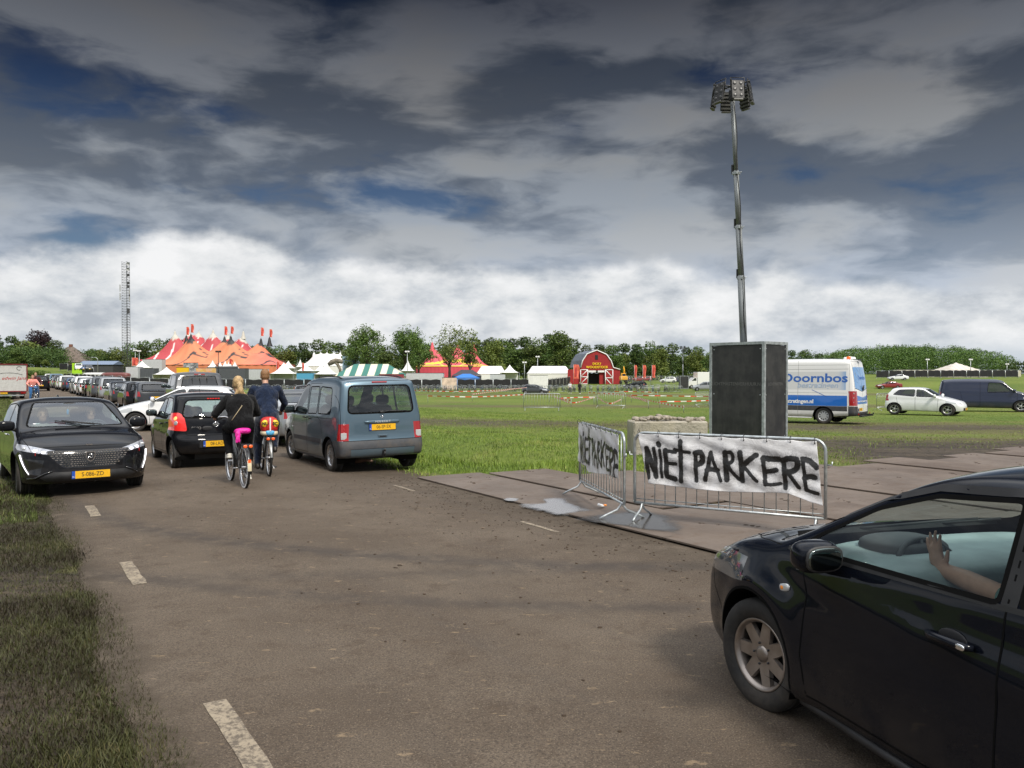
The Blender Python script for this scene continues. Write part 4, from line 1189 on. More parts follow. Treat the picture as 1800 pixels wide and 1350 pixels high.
 w = MB(); w.blob((fx(0, 1.0) - .015, -.05, .985), (.05, .16, .045), M_BLACK, .7); w.tube([(fx(-.05, 1.0) - .03, -.08, .99), (fx(.25, 1.03) - .025, .25, 1.035), (fx(.42, 1.03) - .02, .40, 1.03)], .009, M_BLACK, 6); w.build('rear_wiper', M_BLACK, root)
 h = MB(); h.blob((fx(.16, .79) + .006, .16, .79), (.03, .20, .09), M_INK, .7, 20, 8); h.build('tailgate_recess', M_INK, root)
 h = MB(); h.box((fx(0, .45) + .03, 0, .50), (.05, .66, .16), M_INK, bev=.01); h.build('plate_recess', M_INK, root)
 for s_ in (1, -1):
  for xx, zz in ((-.14, .83), (-.80, .88)):
   d = MB(); p, n = b.hit('y', s_, xx, zz); d.box((xx, p.y + s_ * .016, zz), (.16, .028, .026), MP_BLACK, bev=.008)
   d.build('door_handle', MP_BLACK, root)
  ind = MB(); p, n = b.hit('y', s_, .80, .74); ind.blob((.80, p.y, .74), (.05, .015, .03), M_AMBER, .8); ind.build('side_indicator', M_AMBER, root)
 x = MB(); x.box((-.1, 0, .23), (2.6, 1.0, .1), M_BLACK); x.box((-1.26, 0, .27), (.1, 1.1, .08), M_BLACK); x.tube([(-1.3, -.35, .22), (-1.76, -.38, .24)], .024, M_DALLOY, 8); x.build('underbody', M_BLACK, root)
 an = MB(); p, n = b.hit('z', 1, .05, 0); an.tube([(p.x, 0, p.z), (p.x - .22, 0, p.z + .30)], .003, M_BLACK, 5); an.build('antenna', M_BLACK, root)
 done(root, b, mats)
 place(root, (-6.66, 15.93, 0), (-1.26, .78), Vector((-1.25, 2.05, 0)))
small_hatch()
# --- oncoming black hatchback with lit daytime lamps
M_MIRRORLAMP = mat('headlamp_lit', (.34, .35, .38), .12, coat=1, metal=.5, var=.3, vscale=22, emit=(.9, .93, 1.0), estr=.10)
def oncoming():
 arches = [(1.315, .35), (-1.36, .35)]
 body = dict(L=4.37, W=1.85, arches=arches, res=.047, smooth=4, tumble=.34, crown=.07,
    top=[(-2.185, 1.14), (-1.9, 1.25), (-1.2, 1.40), (-.3, 1.445), (.15, 1.38), (.55, 1.19), (.98, 1.00), (1.2, .96), (1.7, .90), (2.05, .80), (2.185, .74)],
    belt=[(-2.2, 1.02), (0, .93), (1.0, .88), (2.2, .80)], front=[(0, .16), (.2, .08), (.3, .0), (.42, .02), (.60, .04), (.74, .09), (.85, .18), (1, .3)],
    rear=[(0, .1), (.4, 0), (.6, 0), (.9, .1), (1.2, .3), (1.5, .6)], bottom=[(-2.185, .28), (1.2, .17), (2.185, .20)],
    plan=[(-2.185, .86), (-1.4, .98), (0, 1.0), (1.3, 1.0), (1.9, .955), (2.185, .90)], side=[(0, .93), (.2, .97), (.5, 1.0), (.68, 1.0), (.85, .955), (1.0, .945), (3, .945)], bow=.34, flare=.02,
    creases=[([(-1.9, .78), (1.5, .74)], .012)])
 wf = roundpoly([(.80, .94), (.10, 1.30), (-.25, 1.345), (-.25, .96)], .04)
 w2 = roundpoly([(-.33, .965), (-.33, 1.345), (-1.0, 1.31), (-1.45, 1.13), (-1.35, 1.02)], .05)
 screen = roundpoly([(-.71, 1.00), (.71, 1.00), (.53, 1.365), (-.53, 1.365)], .06)
 rw = roundpoly([(-.55, 1.0), (.55, 1.0), (.45, 1.22), (-.45, 1.22)], .06)
 hl = [(.50, .635), (.90, .70), (.93, .79), (.80, .775), (.46, .70)]
 gr = [(-.58, .70), (.58, .70), (.52, .60), (.36, .44), (-.36, .44), (-.52, .60)]
 li = [(-.66, .30), (-.50, .385), (.50, .385), (.66, .30), (.58, .245), (-.58, .245)]
 parts = [('headlight', 'x', 1, hl, dict(nmin=.02)), ('headlight', 'x', 1, [(-a, c) for a, c in hl], dict(nmin=.02)),
    ('grille', 'x', 1, roundpoly(gr, .05), dict(nmin=.02)), ('lower_intake', 'x', 1, li, dict(nmin=.02)),
    ('air_duct', 'x', 1, [(.60, .56), (.84, .58), (.78, .36), (.66, .33)], dict(nmin=.02)), ('air_duct', 'x', 1, [(-.60, .56), (-.84, .58), (-.78, .36), (-.66, .33)], dict(nmin=.02)),
    ('tail_light', 'x', -1, [(-.9, .80), (.9, .80), (.9, .92), (-.9, .92)])]
 lines = [('y', 0, [(.92, .28), (.95, .7), (.84, .92)], .007, M_GASKET), ('y', 0, [(-.29, 1.36), (-.29, .28)], .008, M_GASKET),
    ('z', 1, [(.98, -.80), (1.5, -.82), (1.92, -.74), (2.02, -.56)], .008, M_GASKET), ('z', 1, [(.98, .80), (1.5, .82), (1.92, .74), (2.02, .56)], .008, M_GASKET), ('x', 1, [(-.60, .745), (-.3, .755), (.3, .755), (.60, .745)], .009, M_GASKET)]
 root, b, mats = make_car('hatchback', 'black hatchback driving towards the camera with headlights on, two wheels on the left verge', body,
  {'body': MP_BLACK, 'headlight': M_MIRRORLAMP, 'grille': M_GLOSSBLK, 'lower_intake': M_BLACK, 'air_duct': M_GLOSSBLK, 'tail_light': M_RED}, arch_r=.35, windows=[wf, w2], screen=screen, rear_win=rw, parts=parts, lines=lines,
  wheels=dict(at=[(1.315, 1), (1.315, -1), (-1.36, 1), (-1.36, -1)], r=.325, w=.215, rim=.22, style='double', n=5, inset=.03), plate_f=('S-086-ZD', .335), mirrors=(.72, .96, 1.05, MP_BLACK),
  seats=[(.0, .37), (.0, -.37), (-.9, .35), (-.9, -.35)], dash=(.72, .96, 1.4), steer=R(-4))
 hx = lambda y, z: b.hit('x', 1, y, z)
 g = MB()
 for r_ in range(8):
  z = .685 - r_ * .031; half = .55 * (1 - max(0, (r_ - 1)) * .055)
  y = .05 + (.02 if r_ % 2 else 0)
  while y < half:
   w = .012 + .030 * (y / .55)
   for s_ in (1, -1):
    p, n = hx(s_ * y, z)
    if p is not None: g.box((p.x + .004, s_ * y, z - .0), (.012, w, .006 + .010 * (y / .55)), M_CHROME, rz=math.atan2(n.y, n.x))
   y += w + .014 + .006 * (y / .55)
 g.build('grille_inserts', M_CHROME, root)
 e = MB(); p, n = hx(0, .60)
 sh = [(-.062, .672), (.062, .672), (.064, .60), (.040, .545), (0, .52), (-.040, .545), (-.064, .60)]
 e.prism(sh, p.x - .01, p.x + .016, M_CHROME, 'X'); e.prism([(a * .86, .60 + (c - .60) * .86) for a, c in sh], p.x, p.x + .019, M_INK, 'X')
 for st in ([(-.03, .60), (-.01, .632), (.022, .636), (.036, .612), (.018, .606), (.030, .590), (.010, .580)], [(-.03, .60), (-.034, .57), (-.018, .545)], [(-.012, .60), (.0, .57)]):
  e.tube([(p.x + .021, a, c) for a, c in st], .0055, M_CHROME, 5)
 e.build('badge', M_CHROME, root)
 p, n = hx(0, .765); text_mesh('308', .034, M_CHROME, 'lettering', root, .002, M=Matrix.Translation((p.x + .008, 0, .768)) @ Matrix.Rotation(R(90), 4, 'Z'), xs=1.9, bold=.001)
 for s_ in (1, -1):
  d = MB(); q = []
  for y, z in ((.885, .63), (.872, .56), (.850, .48), (.822, .41), (.79, .35)):
   p, n = hx(s_ * y * .985, z); q.append(p + n * .012)
  d.tube(q, [.012, .011, .010, .009, .007], M_LED, 6); d.build('daytime_light', M_LED, root)
  l = MB()
  for y, z, rr in ((.60, .675, .028), (.70, .695, .028), (.82, .725, .026)):
   p, n = hx(s_ * y, z); l.blob(p + n * .004, (.03, rr * 2.4, rr * 1.5), M_LED if y < .75 else M_CLEAR, .8, 14, 8)
  l.build('lamp_unit', M_LED, root)
  lip = MB(); q = []
  for y, z in ((.80, .285), (.70, .30), (.60, .36), (.50, .40)):
   p, n = hx(s_ * y, z); q.append(p + n * .006)
  lip.tube(q, .012, M_GLOSSBLK, 6); lip.build('bumper_lip', M_GLOSSBLK, root)
  for xx in (-.12, -1.0):
   h = MB(); p, n = b.hit('y', s_, xx, .84); h.box((xx, p.y + s_ * .014, .84), (.2, .028, .026), M_CHROME, bev=.008)
   h.build('door_handle', M_CHROME, root)
  br = MB(); p, n = b.hit('y', s_, 1.93, .56); br.box((2.0, s_ * (abs(p.y) - .012) if p else s_ * .8, .66), (.06, .01, .05), M_RED); br.build('side_marker', M_RED, root)
  wp = MB(); wp.tube([(1.02, s_ * .05 + .3, 1.02), (.80, s_ * .05 - .25, 1.085)], .008, M_BLACK, 5); wp.build('wiper', M_BLACK, root)
 fl = MB(); p, n = b.hit('x', 1, 0, 1.33); fl.blob((p.x - .07, 0, 1.33), (.10, .26, .055), M_BLACK, .7); fl.build('interior_mirror', M_BLACK, root)
 fr = MB(); fr.blob((p.x - .10, -.02, 1.20), (.03, .035, .10), mat('air_freshener', (.05, .35, .7), .5), .8); fr.tube([(p.x - .10, -.02, 1.25), (p.x - .08, 0, 1.32)], .002, M_WHITE, 4); fr.build('air_freshener', M_WHITE, root)
 pp, nn = b.hit('x', 1, -.60, 1.045); st = MB(); st.box((pp.x + .004, -.56, 1.045), (.004, .09, .022), M_WHITE, rz=0, tilt=Matrix.Rotation(R(-62), 3, 'Y')); st.build('sticker', M_WHITE, root)
 p, n = b.hit('z', 1, -1.1, 0); an = MB(); an.blob((-1.1, 0, p.z + .02), (.14, .035, .07), MP_BLACK, .8); an.build('antenna_fin', MP_BLACK, root)
 x = MB(); x.box((0, 0, .23), (3.0, 1.3, .08), M_BLACK); x.build('underbody', M_BLACK, root)
 steering(root, .42, .37, .90)
 done(root, b, mats)
 hd = Vector((.595, -.80, 0)).normalized()
 place(root, (-6.17, 13.62, 0), (1.315, .90), hd)
 return root
ONCOMING = oncoming()
# --- near dark blue hatchback, cut by the frame
MP_NAVY = paint('paint_midnight', (.005, .0065, .011), .3, .1)
M_TEAL = mat('dash_teal', (.30, .37, .37), .55, var=.12, vscale=6)
def near_car():
 fa = 1.18; arches = [(fa, .35), (fa - 2.47, .35)]
 body = dict(L=4.06, W=1.70, arches=arches, res=.035, smooth=5, tumble=.34, crown=.06,
    top=[(-2.03, 1.32), (-1.7, 1.42), (-1.2, 1.475), (-.5, 1.50), (.04, 1.455), (.46, 1.285), (.93, 1.055), (1.14, .995), (1.42, .97), (1.75, .91), (2.03, .80)],
    belt=[(-2.03, 1.03), (-.4, .985), (.6, .925), (2.03, .86)], front=[(0, .14), (.2, .06), (.35, 0), (.55, .01), (.7, .05), (.82, .15), (1, .3)],
    rear=[(0, .1), (.4, 0), (.7, .02), (1.0, .1), (1.3, .3), (1.5, .45)], bottom=[(-2.03, .28), (-1, .19), (1.1, .19), (1.7, .18), (2.03, .24)],
    plan=[(-2.03, .88), (-1.3, .985), (0, 1.0), (1.2, .985), (1.7, .95), (2.03, .88)], side=[(0, .91), (.19, .955), (.30, .985), (.5, 1.0), (.7, 1.0), (.86, .97), (1, .955), (3, .955)], bow=.20, flare=.026,
    creases=[([(-1.9, .64), (-.5, .70), (.75, .83), (1.15, .88)], .020), ([(-1.2, .36), (1.0, .33)], -.012)])
 wf = roundpoly([(.84, .965), (.70, 1.055), (.36, 1.235), (.04, 1.335), (-.38, 1.375), (-.38, 1.005)], .03)
 wq = roundpoly([(.93, .955), (.84, .965), (.70, 1.045), (.84, .995)], .01)
 w2 = roundpoly([(-.47, 1.01), (-.47, 1.365), (-1.05, 1.33), (-1.4, 1.20), (-1.35, 1.06)], .04)
 screen = roundpoly([(-.66, 1.03), (.66, 1.03), (.50, 1.37), (-.50, 1.37)], .06)
 rw = roundpoly([(-.5, 1.05), (.5, 1.05), (.42, 1.3), (-.42, 1.3)], .06)
 hl = [(.36, .64), (.62, .62), (.86, .68), (.86, .82), (.70, .83), (.44, .74)]
 parts = [('headlight', 'x', 1, roundpoly(hl, .03), dict(nmin=.02)), ('headlight', 'x', 1, roundpoly([(-a, c) for a, c in hl], .03), dict(nmin=.02)),
    ('grille', 'x', 1, [(-.34, .58), (.34, .58), (.28, .70), (-.28, .70)]), ('lower_intake', 'x', 1, [(-.45, .28), (.45, .28), (.40, .42), (-.40, .42)])]
 lines = [('y', 0, [(.70, .27), (.74, .45), (.72, .75), (.80, .93), (.86, .955)], .008, M_GASKET), ('y', 0, [(-.42, 1.385), (-.42, .75), (-.40, .27)], .009, M_GASKET), ('y', 0, [(-.40, .265), (.70, .26)], .008, M_GASKET),
    ('y', 0, [(.93, .945), (.6, .955), (.1, .975), (-.40, .995), (-.9, 1.02), (-1.3, 1.045)], .022, M_BLACK), ('y', 0, [(1.00, .985), (.73, 1.10), (.36, 1.275), (.04, 1.37), (-.4, 1.405), (-1.0, 1.375)], .036, M_BLACK),
    ('y', 0, [(1.9, .80), (1.72, .86), (1.4, .915), (1.0, .945)], .006, M_GASKET), ('y', 0, [(1.545, .46), (1.68, .56), (1.75, .72)], .005, M_GASKET), ('y', 0, [(-.425, 1.0), (-.425, 1.37)], .07, M_BLACK)]
 root, b, mats = make_car('hatchback', 'dark blue hatchback close to the camera, turning off the road with the driver waving', body,
  {'body': MP_NAVY, 'side_window': glass('clear_glass', (.80, .88, .86), refl=1.1), 'windscreen': glass('clear_glass'), 'headlight': mat('lens_smoke', (.10, .11, .12), .08, coat=1, metal=.2), 'grille': M_BLACK, 'lower_intake': M_BLACK, 'tail_light': M_RED}, arch_r=.352, windows=[wf, w2], screen=screen, rear_win=rw, parts=parts, lines=lines,
  wheels=dict(at=[(fa, 1), (fa, -1), (fa - 2.47, 1), (fa - 2.47, -1)], r=.305, w=.195, rim=.195, style='wide', n=7, mat=mat('bronze_alloy', (.34, .30, .27), .38, metal=.85, var=.2), inset=.02),
  seats=[(-.25, .36), (-.25, -.36)], steer=R(10))
 d = MB(); d.blob((.55, 0, .87), (.72, 1.46, .25), M_TEAL, .45, 28, 12); d.blob((.60, .36, .99), (.34, .40, .12), M_CABIN, .7); d.box((.62, 0, .62), (.1, 1.4, .4), M_CABIN)
 d.blob((.24, -.02, .80), (.25, .40, .30), M_CABIN, .5); dd = d.build('dashboard', M_TEAL, root)
 v = MB(); T = Matrix.Translation((.19, -.16, .90)) @ Matrix.Rotation(R(-80), 4, 'Y')
 v.lathe([(.001, -.01), (.045, -.01), (.052, .01), (.062, .012), (.068, 0)], M_INK, 24, M=T);
 v.lathe([(.068, 0), (.074, .008), (.078, 0)], M_ALLOY, 24, M=T); v.build('air_vent', M_INK, root)
 ph = MB(); ph.box((.22, .02, 1.02), (.012, .075, .15), M_GLOSSBLK, bev=.006, tilt=Matrix.Rotation(R(-15), 3, 'Y')); ph.tube([(.26, .02, .93), (.235, .02, 1.0)], .01, M_BLACK, 6); ph.build('phone', M_GLOSSBLK, root)
 dc = MB(); dc.blob((-.05, -.74, .72), (1.5, .10, .50), M_CABIN, .4, 20, 8); dc.build('door_card', M_CABIN, root)
 bl_ = MB(); bl_.tube([(-.45, .72, 1.05), (-.50, .60, .98), (-.42, .30, .72)], .022, M_CABIN, 6); bl_.build('seat_belt', M_CABIN, root)
 im = MB(); im.blob((.30, 0, 1.30), (.04, .24, .07), M_CABIN, .7); im.build('interior_mirror', M_CABIN, root)
 steering(root, .40, .37, .885, .185)
 ph = MB(); ph.box((-.2, 0, .30), (2.4, 1.3, .06), M_CABIN); ph.build('floor_carpet', M_CABIN, root)
 s_ = 1
 for s_ in (1, -1):
  p, n = b.hit('y', s_, .74, .93)
  m = MB(); c = Vector((.52, s_ * (abs(p.y) + .13), .995))
  m.blob(c, (.15, .225, .15), MP_NAVY, .68, 26, 16); mm = m.build('door_mirror', MP_NAVY, root)
  m = MB(); m.tube([(.66, s_ * (abs(p.y) - .03), .93), (.60, s_ * (abs(p.y) + .04), .93), (.54, s_ * (abs(p.y) + .09), .955)], [.045, .04, .05], M_BLACK, 12); m.build('mirror_foot', M_BLACK, mm)
  m = MB(); m.blob(c - Vector((.072, 0, 0)), (.02, .20, .125), M_BLACK, .68, 26, 8); m.blob(c - Vector((.078, 0, 0)), (.016, .18, .106), M_MIRROR, .68, 26, 8); m.build('mirror_glass', M_CHROME, mm)
  h = MB(); p, n = b.hit('y', s_, -.19, .815)
  h.blob((-.20, p.y - s_ * .004, .815), (.15, .012, .085), M_INK, .9, 24, 8)
  h.tube([(-.08, p.y + s_ * .006, .812), (-.12, p.y + s_ * .03, .815), (-.28, p.y + s_ * .034, .82), (-.315, p.y + s_ * .01, .82)], [.014, .017, .017, .012], MP_NAVY, 10)
  h.blob((-.285, p.y + s_ * .045, .82), (.045, .012, .024), M_CHROME, .7); h.build('door_handle', MP_NAVY, root)
  ind = MB(); p, n = b.hit('y', s_, .90, .745); T = Matrix.Translation(p) @ Matrix.Rotation(R(12), 4, 'Y')
  ind.blob((0, 0, 0), (.085, .022, .042), M_CLEAR, .7, 18, 8, M=T); ind.blob((.01, s_ * .004, 0), (.035, .018, .024), M_AMBER, .8, M=T); ind.build('side_indicator', M_CLEAR, root)
  sk = MB(); sk.tube([(.78, s_ * .80, .20), (0, s_ * .815, .195), (-.9, s_ * .80, .20)], .022, M_BLACK, 8); sk.build('side_skirt', M_BLACK, root)
  lr = MB(); p, n = b.hit('x', 1, s_ * .60, .73); lr.blob(p - n * .03, (.06, .14, .10), M_CHROME, 1); lr.build('reflector', M_CHROME, root)
 wp = MB(); wp.tube([(.98, .35, 1.01), (.82, -.1, 1.06), (.80, -.3, 1.065)], .008, M_BLACK, 5); wp.tube([(.98, -.2, 1.01), (.84, -.5, 1.05)], .008, M_BLACK, 5); wp.build('wiper', M_BLACK, root)
 cw = MB(); cw.box((1.04, 0, .99), (.16, 1.2, .03), M_BLACK, tilt=Matrix.Rotation(R(14), 3, 'Y')); cw.build('cowl', M_BLACK, root)
 done(root, b, mats)
 place(root, (1.316, 4.49, 0), (fa, .85), Vector((-.27, .963, 0)))
 return root
NEAR = near_car()
# ---------------------------------------------------------------- plainer cars, one prototype of a kind
COLS = dict(black=(.009, .0095, .011), white=(.74, .75, .76), grey=(.075, .082, .09), silver=(.33, .345, .36), blue=(.035, .075, .16), navy=(.010, .016, .045), red=(.20, .012, .010),
   light_blue=(.16, .26, .36), brown=(.05, .035, .025), dgrey=(.030, .033, .038))
def pcol(c): return paint('paint_' + c, COLS[c], .34, .5 if c in ('grey', 'silver', 'blue', 'light_blue', 'dgrey') else .0)
def gen(kind, colour, label, name=None, group=None, cat='car', plate='12-RTB-6', hero=False, res=None, glassm=None, lit=False, style='spokes', front_plate='12-RTB-6', tinted=False, rimr=.20):
 S = dict(
  hatch=dict(L=4.1, W=1.74, H=1.46, wb=2.55, fo=.84, wsb=.80, wst=-.05, rt=-1.55, slope=.42, hood=.98, nose=.74, belt=.95, tl=(.74, .98, .48)),
  city=dict(L=3.6, W=1.64, H=1.48, wb=2.40, fo=.66, wsb=.72, wst=.05, rt=-1.40, slope=.30, hood=.99, nose=.76, belt=.96, tl=(.75, 1.1, .50)),
  estate=dict(L=4.6, W=1.78, H=1.46, wb=2.66, fo=.92, wsb=.85, wst=0.0, rt=-1.95, slope=.40, hood=.98, nose=.72, belt=.95, tl=(.74, .96, .46)),
  suv=dict(L=4.45, W=1.84, H=1.66, wb=2.64, fo=.88, wsb=.88, wst=.1, rt=-1.8, slope=.32, hood=1.12, nose=.88, belt=1.06, tl=(.88, 1.1, .50)),
  mpv=dict(L=4.4, W=1.80, H=1.64, wb=2.70, fo=.88, wsb=1.15, wst=.25, rt=-1.85, slope=.28, hood=1.08, nose=.82, belt=1.03, tl=(.80, 1.25, .62)),
  van=dict(L=4.6, W=1.85, H=1.86, wb=2.85, fo=.88, wsb=1.25, wst=.55, rt=-2.1, slope=.14, hood=1.16, nose=.88, belt=1.12, tl=(.75, 1.15, .72)),
  saloon=dict(L=4.65, W=1.80, H=1.42, wb=2.76, fo=.88, wsb=.85, wst=.0, rt=-1.05, slope=.10, hood=.96, nose=.72, belt=.95, tl=(.72, .90, .46)),
  pickup=dict(L=5.8, W=2.02, H=1.92, wb=3.56, fo=1.02, wsb=1.55, wst=.80, rt=-.95, slope=.06, hood=1.22, nose=1.05, belt=1.25, tl=(.85, 1.2, .80)))[kind]
 L, W, H = S['L'], S['W'], S['H']; h = L / 2; fa = h - S['fo']; ra = fa - S['wb']; bl = S['belt']
 wsb, wst, rt = S['wsb'], S['wst'], S['rt']
 boxy = kind in ('saloon', 'pickup')
 ft = [(wst, H - .05), ((wsb + wst) / 2, (H + S['hood']) / 2 - .01), (wsb, S['hood'] + .03), (wsb + .22, S['hood'] - .01), (h - .35, S['nose'] + .10), (h, S['nose'])]
 if kind == 'saloon': top = [(-h, .98), (-h + .35, 1.05), (-h + .60, 1.07), (rt - .32, 1.22), (rt + .1, H - .07), (rt + .6, H), ((rt + wst) / 2 + .3, H)] + ft
 elif kind == 'pickup': top = [(-h, 1.18), (rt - .30, 1.18), (rt - .16, 1.22), (rt - .02, H - .07), (rt + .25, H), ((rt + wst) / 2, H)] + ft
 else: top = [(-h, H - .07), (-h + .5, H - .02), (rt + 1.0, H)] + [(-.45, H)] * (wst > -.2 and rt + 1.0 < -.5) + ft
 top = sorted(set(top))
 sl = S['slope']
 rear = [(0, .1), (.3, .02), (.45, 0), (bl - .25, .03), (bl, .06 if not boxy else .04), (bl + .12, .06 + sl * .15), (H - .15, .06 + sl * .85), (H + .1, sl + .15)] if not boxy else [(0, .1), (.3, .02), (.5, 0), (1.0, .05), (1.4, .1)]
 front = [(0, .14), (.25, .03), (.4, 0), (.55, .01), (S['nose'] - .05, .10), (S['nose'] + .2, .3)]
 arches = [(fa, .35), (ra, .35)]
 body = dict(L=L, W=W, arches=arches, res=res or (.075 if hero else .12), smooth=3 if hero else 2, tumble=.14 if kind == 'van' else (.2 if kind in ('mpv', 'pickup', 'suv') else .28), crown=.055, top=top, belt=[(-h, bl + .06), (h, bl - .04)],
    front=front, rear=rear, bottom=[(-h, .30), (ra, .22), (fa, .20), (h, .24)], plan=[(-h, .92), (-h + .5, .98), (0, 1), (fa, .99), (h, .86)], bow=.18, rbow=.09)
 yt = W / 2
 zt_ = H - (.11 if kind != 'van' else .20)
 bp = (wsb + rt) / 2 + .05
 re_ = {'saloon': rt - .10, 'pickup': rt + .06}.get(kind, -h + (.32 if kind not in ('van', 'mpv', 'suv') else .25) + sl * .5)
 wf = [(wsb - .10, bl + .02), (wst - .0, zt_ - .03), (bp + .05, zt_), (bp + .05, bl + .03)]
 w2 = [(bp - .04, bl + .03), (bp - .04, zt_), (re_ + .28 * (not boxy) + .12 * boxy, zt_ - .03), (re_, bl + .12)]
 wins = [roundpoly(wf, .05, 2), roundpoly(w2, .06, 2)]
 if kind in ('mpv', 'van', 'estate') and name != 'delivery_van':
  wins = [roundpoly(wf, .05, 2), roundpoly([(bp - .04, bl + .03), (bp - .04, zt_), (bp - .85, zt_), (bp - .90, bl + .05)], .05, 2), roundpoly([(bp - .98, bl + .05), (bp - .93, zt_), (re_ + .2, zt_ - .03), (re_ + .02, bl + .14)], .05, 2)]
 if name == 'delivery_van': wins = [roundpoly([(wsb - .10, bl + .02), (wst + .05, zt_ - .03), (wst - .55, zt_), (wst - .60, bl - .02)], .06, 2)]
 sc_ = [(-yt * .80, S['hood'] + .06), (yt * .80, S['hood'] + .06), (yt * .62, H - .11), (-yt * .62, H - .11)]
 rb0, rb1 = bl + .04, H - .14
 if kind == 'saloon': rb0, rb1 = 1.10, H - .10
 if kind == 'pickup': rb0, rb1 = 1.30, H - .16
 rw = [(-yt * .70, rb0), (yt * .70, rb0), (yt * .60, rb1), (-yt * .60, rb1)]
 z0, z1, yi = S['tl']; yi = W / 2 - .20
 q = [(yi, z0), (yt + .1, z0), (yt + .1, z1), (yi + .04, z1)]
 hlz = S['nose'] - .10
 parts = [('tail_light', 'x', -1, q, dict(nmin=.02, near=lambda c: c.x < -h + (.26 if kind in ('hatch', 'city', 'estate') else .14))), ('tail_light', 'x', -1, [(-a, c) for a, c in q], dict(nmin=.02, near=lambda c: c.x < -h + (.26 if kind in ('hatch', 'city', 'estate') else .14))),
    ('headlight', 'x', 1, [(yt * .55, hlz - .06), (yt, hlz - .02), (yt, hlz + .13), (yt * .62, hlz + .08)], dict(nmin=.02)), ('headlight', 'x', 1, [(-yt * .55, hlz - .06), (-yt, hlz - .02), (-yt, hlz + .13), (-yt * .62, hlz + .08)], dict(nmin=.02)),
    ('grille', 'x', 1, [(-yt * .45, .28), (yt * .45, .28), (yt * .50, .42), (-yt * .50, .42)])]
 lines = []
 if hero or kind == 'pickup':
  lines = [('y', 0, [(wsb - .02, .28), (wsb + .02, bl)], .010, M_GASKET), ('y', 0, [(bp, zt_ + .02), (bp, .28)], .012, M_GASKET), ('y', 0, [(bp - .88, bl), (bp - .80, .6)], .010, M_GASKET)]
 tall = H > 1.6
 gm = {'side_window': glassm or M_DGLASS, 'windscreen': glassm or M_DGLASS, 'rear_window': glassm or M_DGLASS}
 if tinted: gm['side_window'] = gm['rear_window'] = M_TINT
 root, b, mats = make_car(name or 'parked_car', label, body, dict({'body': pcol(colour), 'tail_light': M_REDLIT if lit else M_RED, 'headlight': M_CLEAR, 'grille': M_BLACK}, **gm), arch_r=.35 if not tall else .37, windows=wins, screen=sc_, rear_win=rw, parts=parts, lines=lines,
  wheels=dict(at=[(fa, 1), (fa, -1), (ra, 1), (ra, -1)], r=.315 if not tall else .335, w=.2, rim=rimr, style=style, n=5 if style == 'double' else 7), plate_r=(plate if hero else None, z0 - .06 if kind == 'hatch' else .62), plate_f=(front_plate if hero else None, .36),
  mirrors=(wsb - .12, bl + .03, 1.0, pcol(colour) if hero else M_BLACK), seats=[(.0, .36), (.0, -.36)], dash=(wsb - .10, bl, W * .8), group=group, cat=cat, hero=hero)
 done(root, b, mats)
 root['kd'] = kind
 return root, S
PROTO = {}
def car_at(kind, colour, label, pos, hd, group=None, name=None, cat='car'):
 """a copy of the prototype of its kind, in its own colour, standing on the land"""
 key = (kind, name)
 if key not in PROTO:
  PROTO[key] = gen(kind, colour, label, name=name, group=group, cat=cat)[0]; r_ = PROTO[key]
 else:
  r_ = copy_tree(PROTO[key]); r_['label'] = label
  for ch in r_.children:
   if ch.name.split('.')[0] == 'body':
    me = ch.data.copy(); ch.data = me; me.materials[0] = pcol(colour)
 r_['category'] = cat
 if group: r_['group'] = group
 elif 'group' in r_: del r_['group']
 if 'kd' in r_: del r_['kd']
 r_.location = (pos[0], pos[1], pos[2] if len(pos) > 2 else tz(pos[0], pos[1]) if NV.x * pos[0] + NV.y * pos[1] > 8 else 0)
 r_.rotation_euler[2] = math.atan2(hd[1], hd[0])
 return r_
r_, S = gen('hatch', 'white', 'white hatchback turning across the road behind the small black hatchback', name='hatchback', hero=True, style='double', glassm=M_DGLASS)
del r_['kd']; place(r_, G(238, 759.5), (4.1 / 2 - .84, .85), Vector((-.975, -.22, 0)))
r_, S = gen('pickup', 'dgrey', 'large dark grey pickup truck with a red brake light on its cab, in the queue', name='pickup_truck', hero=True, tinted=True, cat='pickup truck', style='spokes')
del r_['kd']; place(r_, (AT(352, 33.0), 33.0, 0), (-1.2, 0), Vector((-.50, .866, 0)))
m = MB(); m.box((-1.03, 0, 1.825), (.04, .42, .05), M_RED, bev=.01); m.box((-1.052, 0, 1.825), (.01, .10, .03), M_CLEAR); m.build('brake_light', M_RED, r_)
m = MB(); m.box((-1.06, 0, 1.50), (.02, .02, .38), M_INK); m.box((-1.06, .28, 1.50), (.02, .02, .38), M_INK); m.box((-1.06, -.28, 1.50), (.02, .02, .38), M_INK); m.build('window_slider', M_INK, r_)
r_, S = gen('saloon', 'silver', 'silver saloon ahead of the family van, half hidden by the man on his bicycle', name='saloon_car', hero=True, glassm=M_DGLASS, plate='34-XGT-9', style='double')
del r_['kd']; place(r_, (-5.72, 20.3, 0), (-2.3, .88), Vector((-.50, .866, 0)))
r_ = car_at('hatch', 'black', 'small dark hatchback just showing beyond the silver saloon', (AT(534, 66), 66, tz(AT(534, 66), 66)), Vector((-.35, .93, 0)))
r_, S = gen('city', 'white', 'small white hatchback parked on the grass between the lettered van and the navy van', name='hatchback', hero=True, glassm=M_DGLASS, style='double', res=.06, front_plate='8-KXB-41')
del r_['kd']; p = P(1665, 731.5); r_.scale = (1.08, 1.04, 1.0); place(r_, p, ((3.6 / 2 - .66) * 1.08, -.83), Vector((.77, -.64, 0)))
r_.rotation_euler[1] = 0
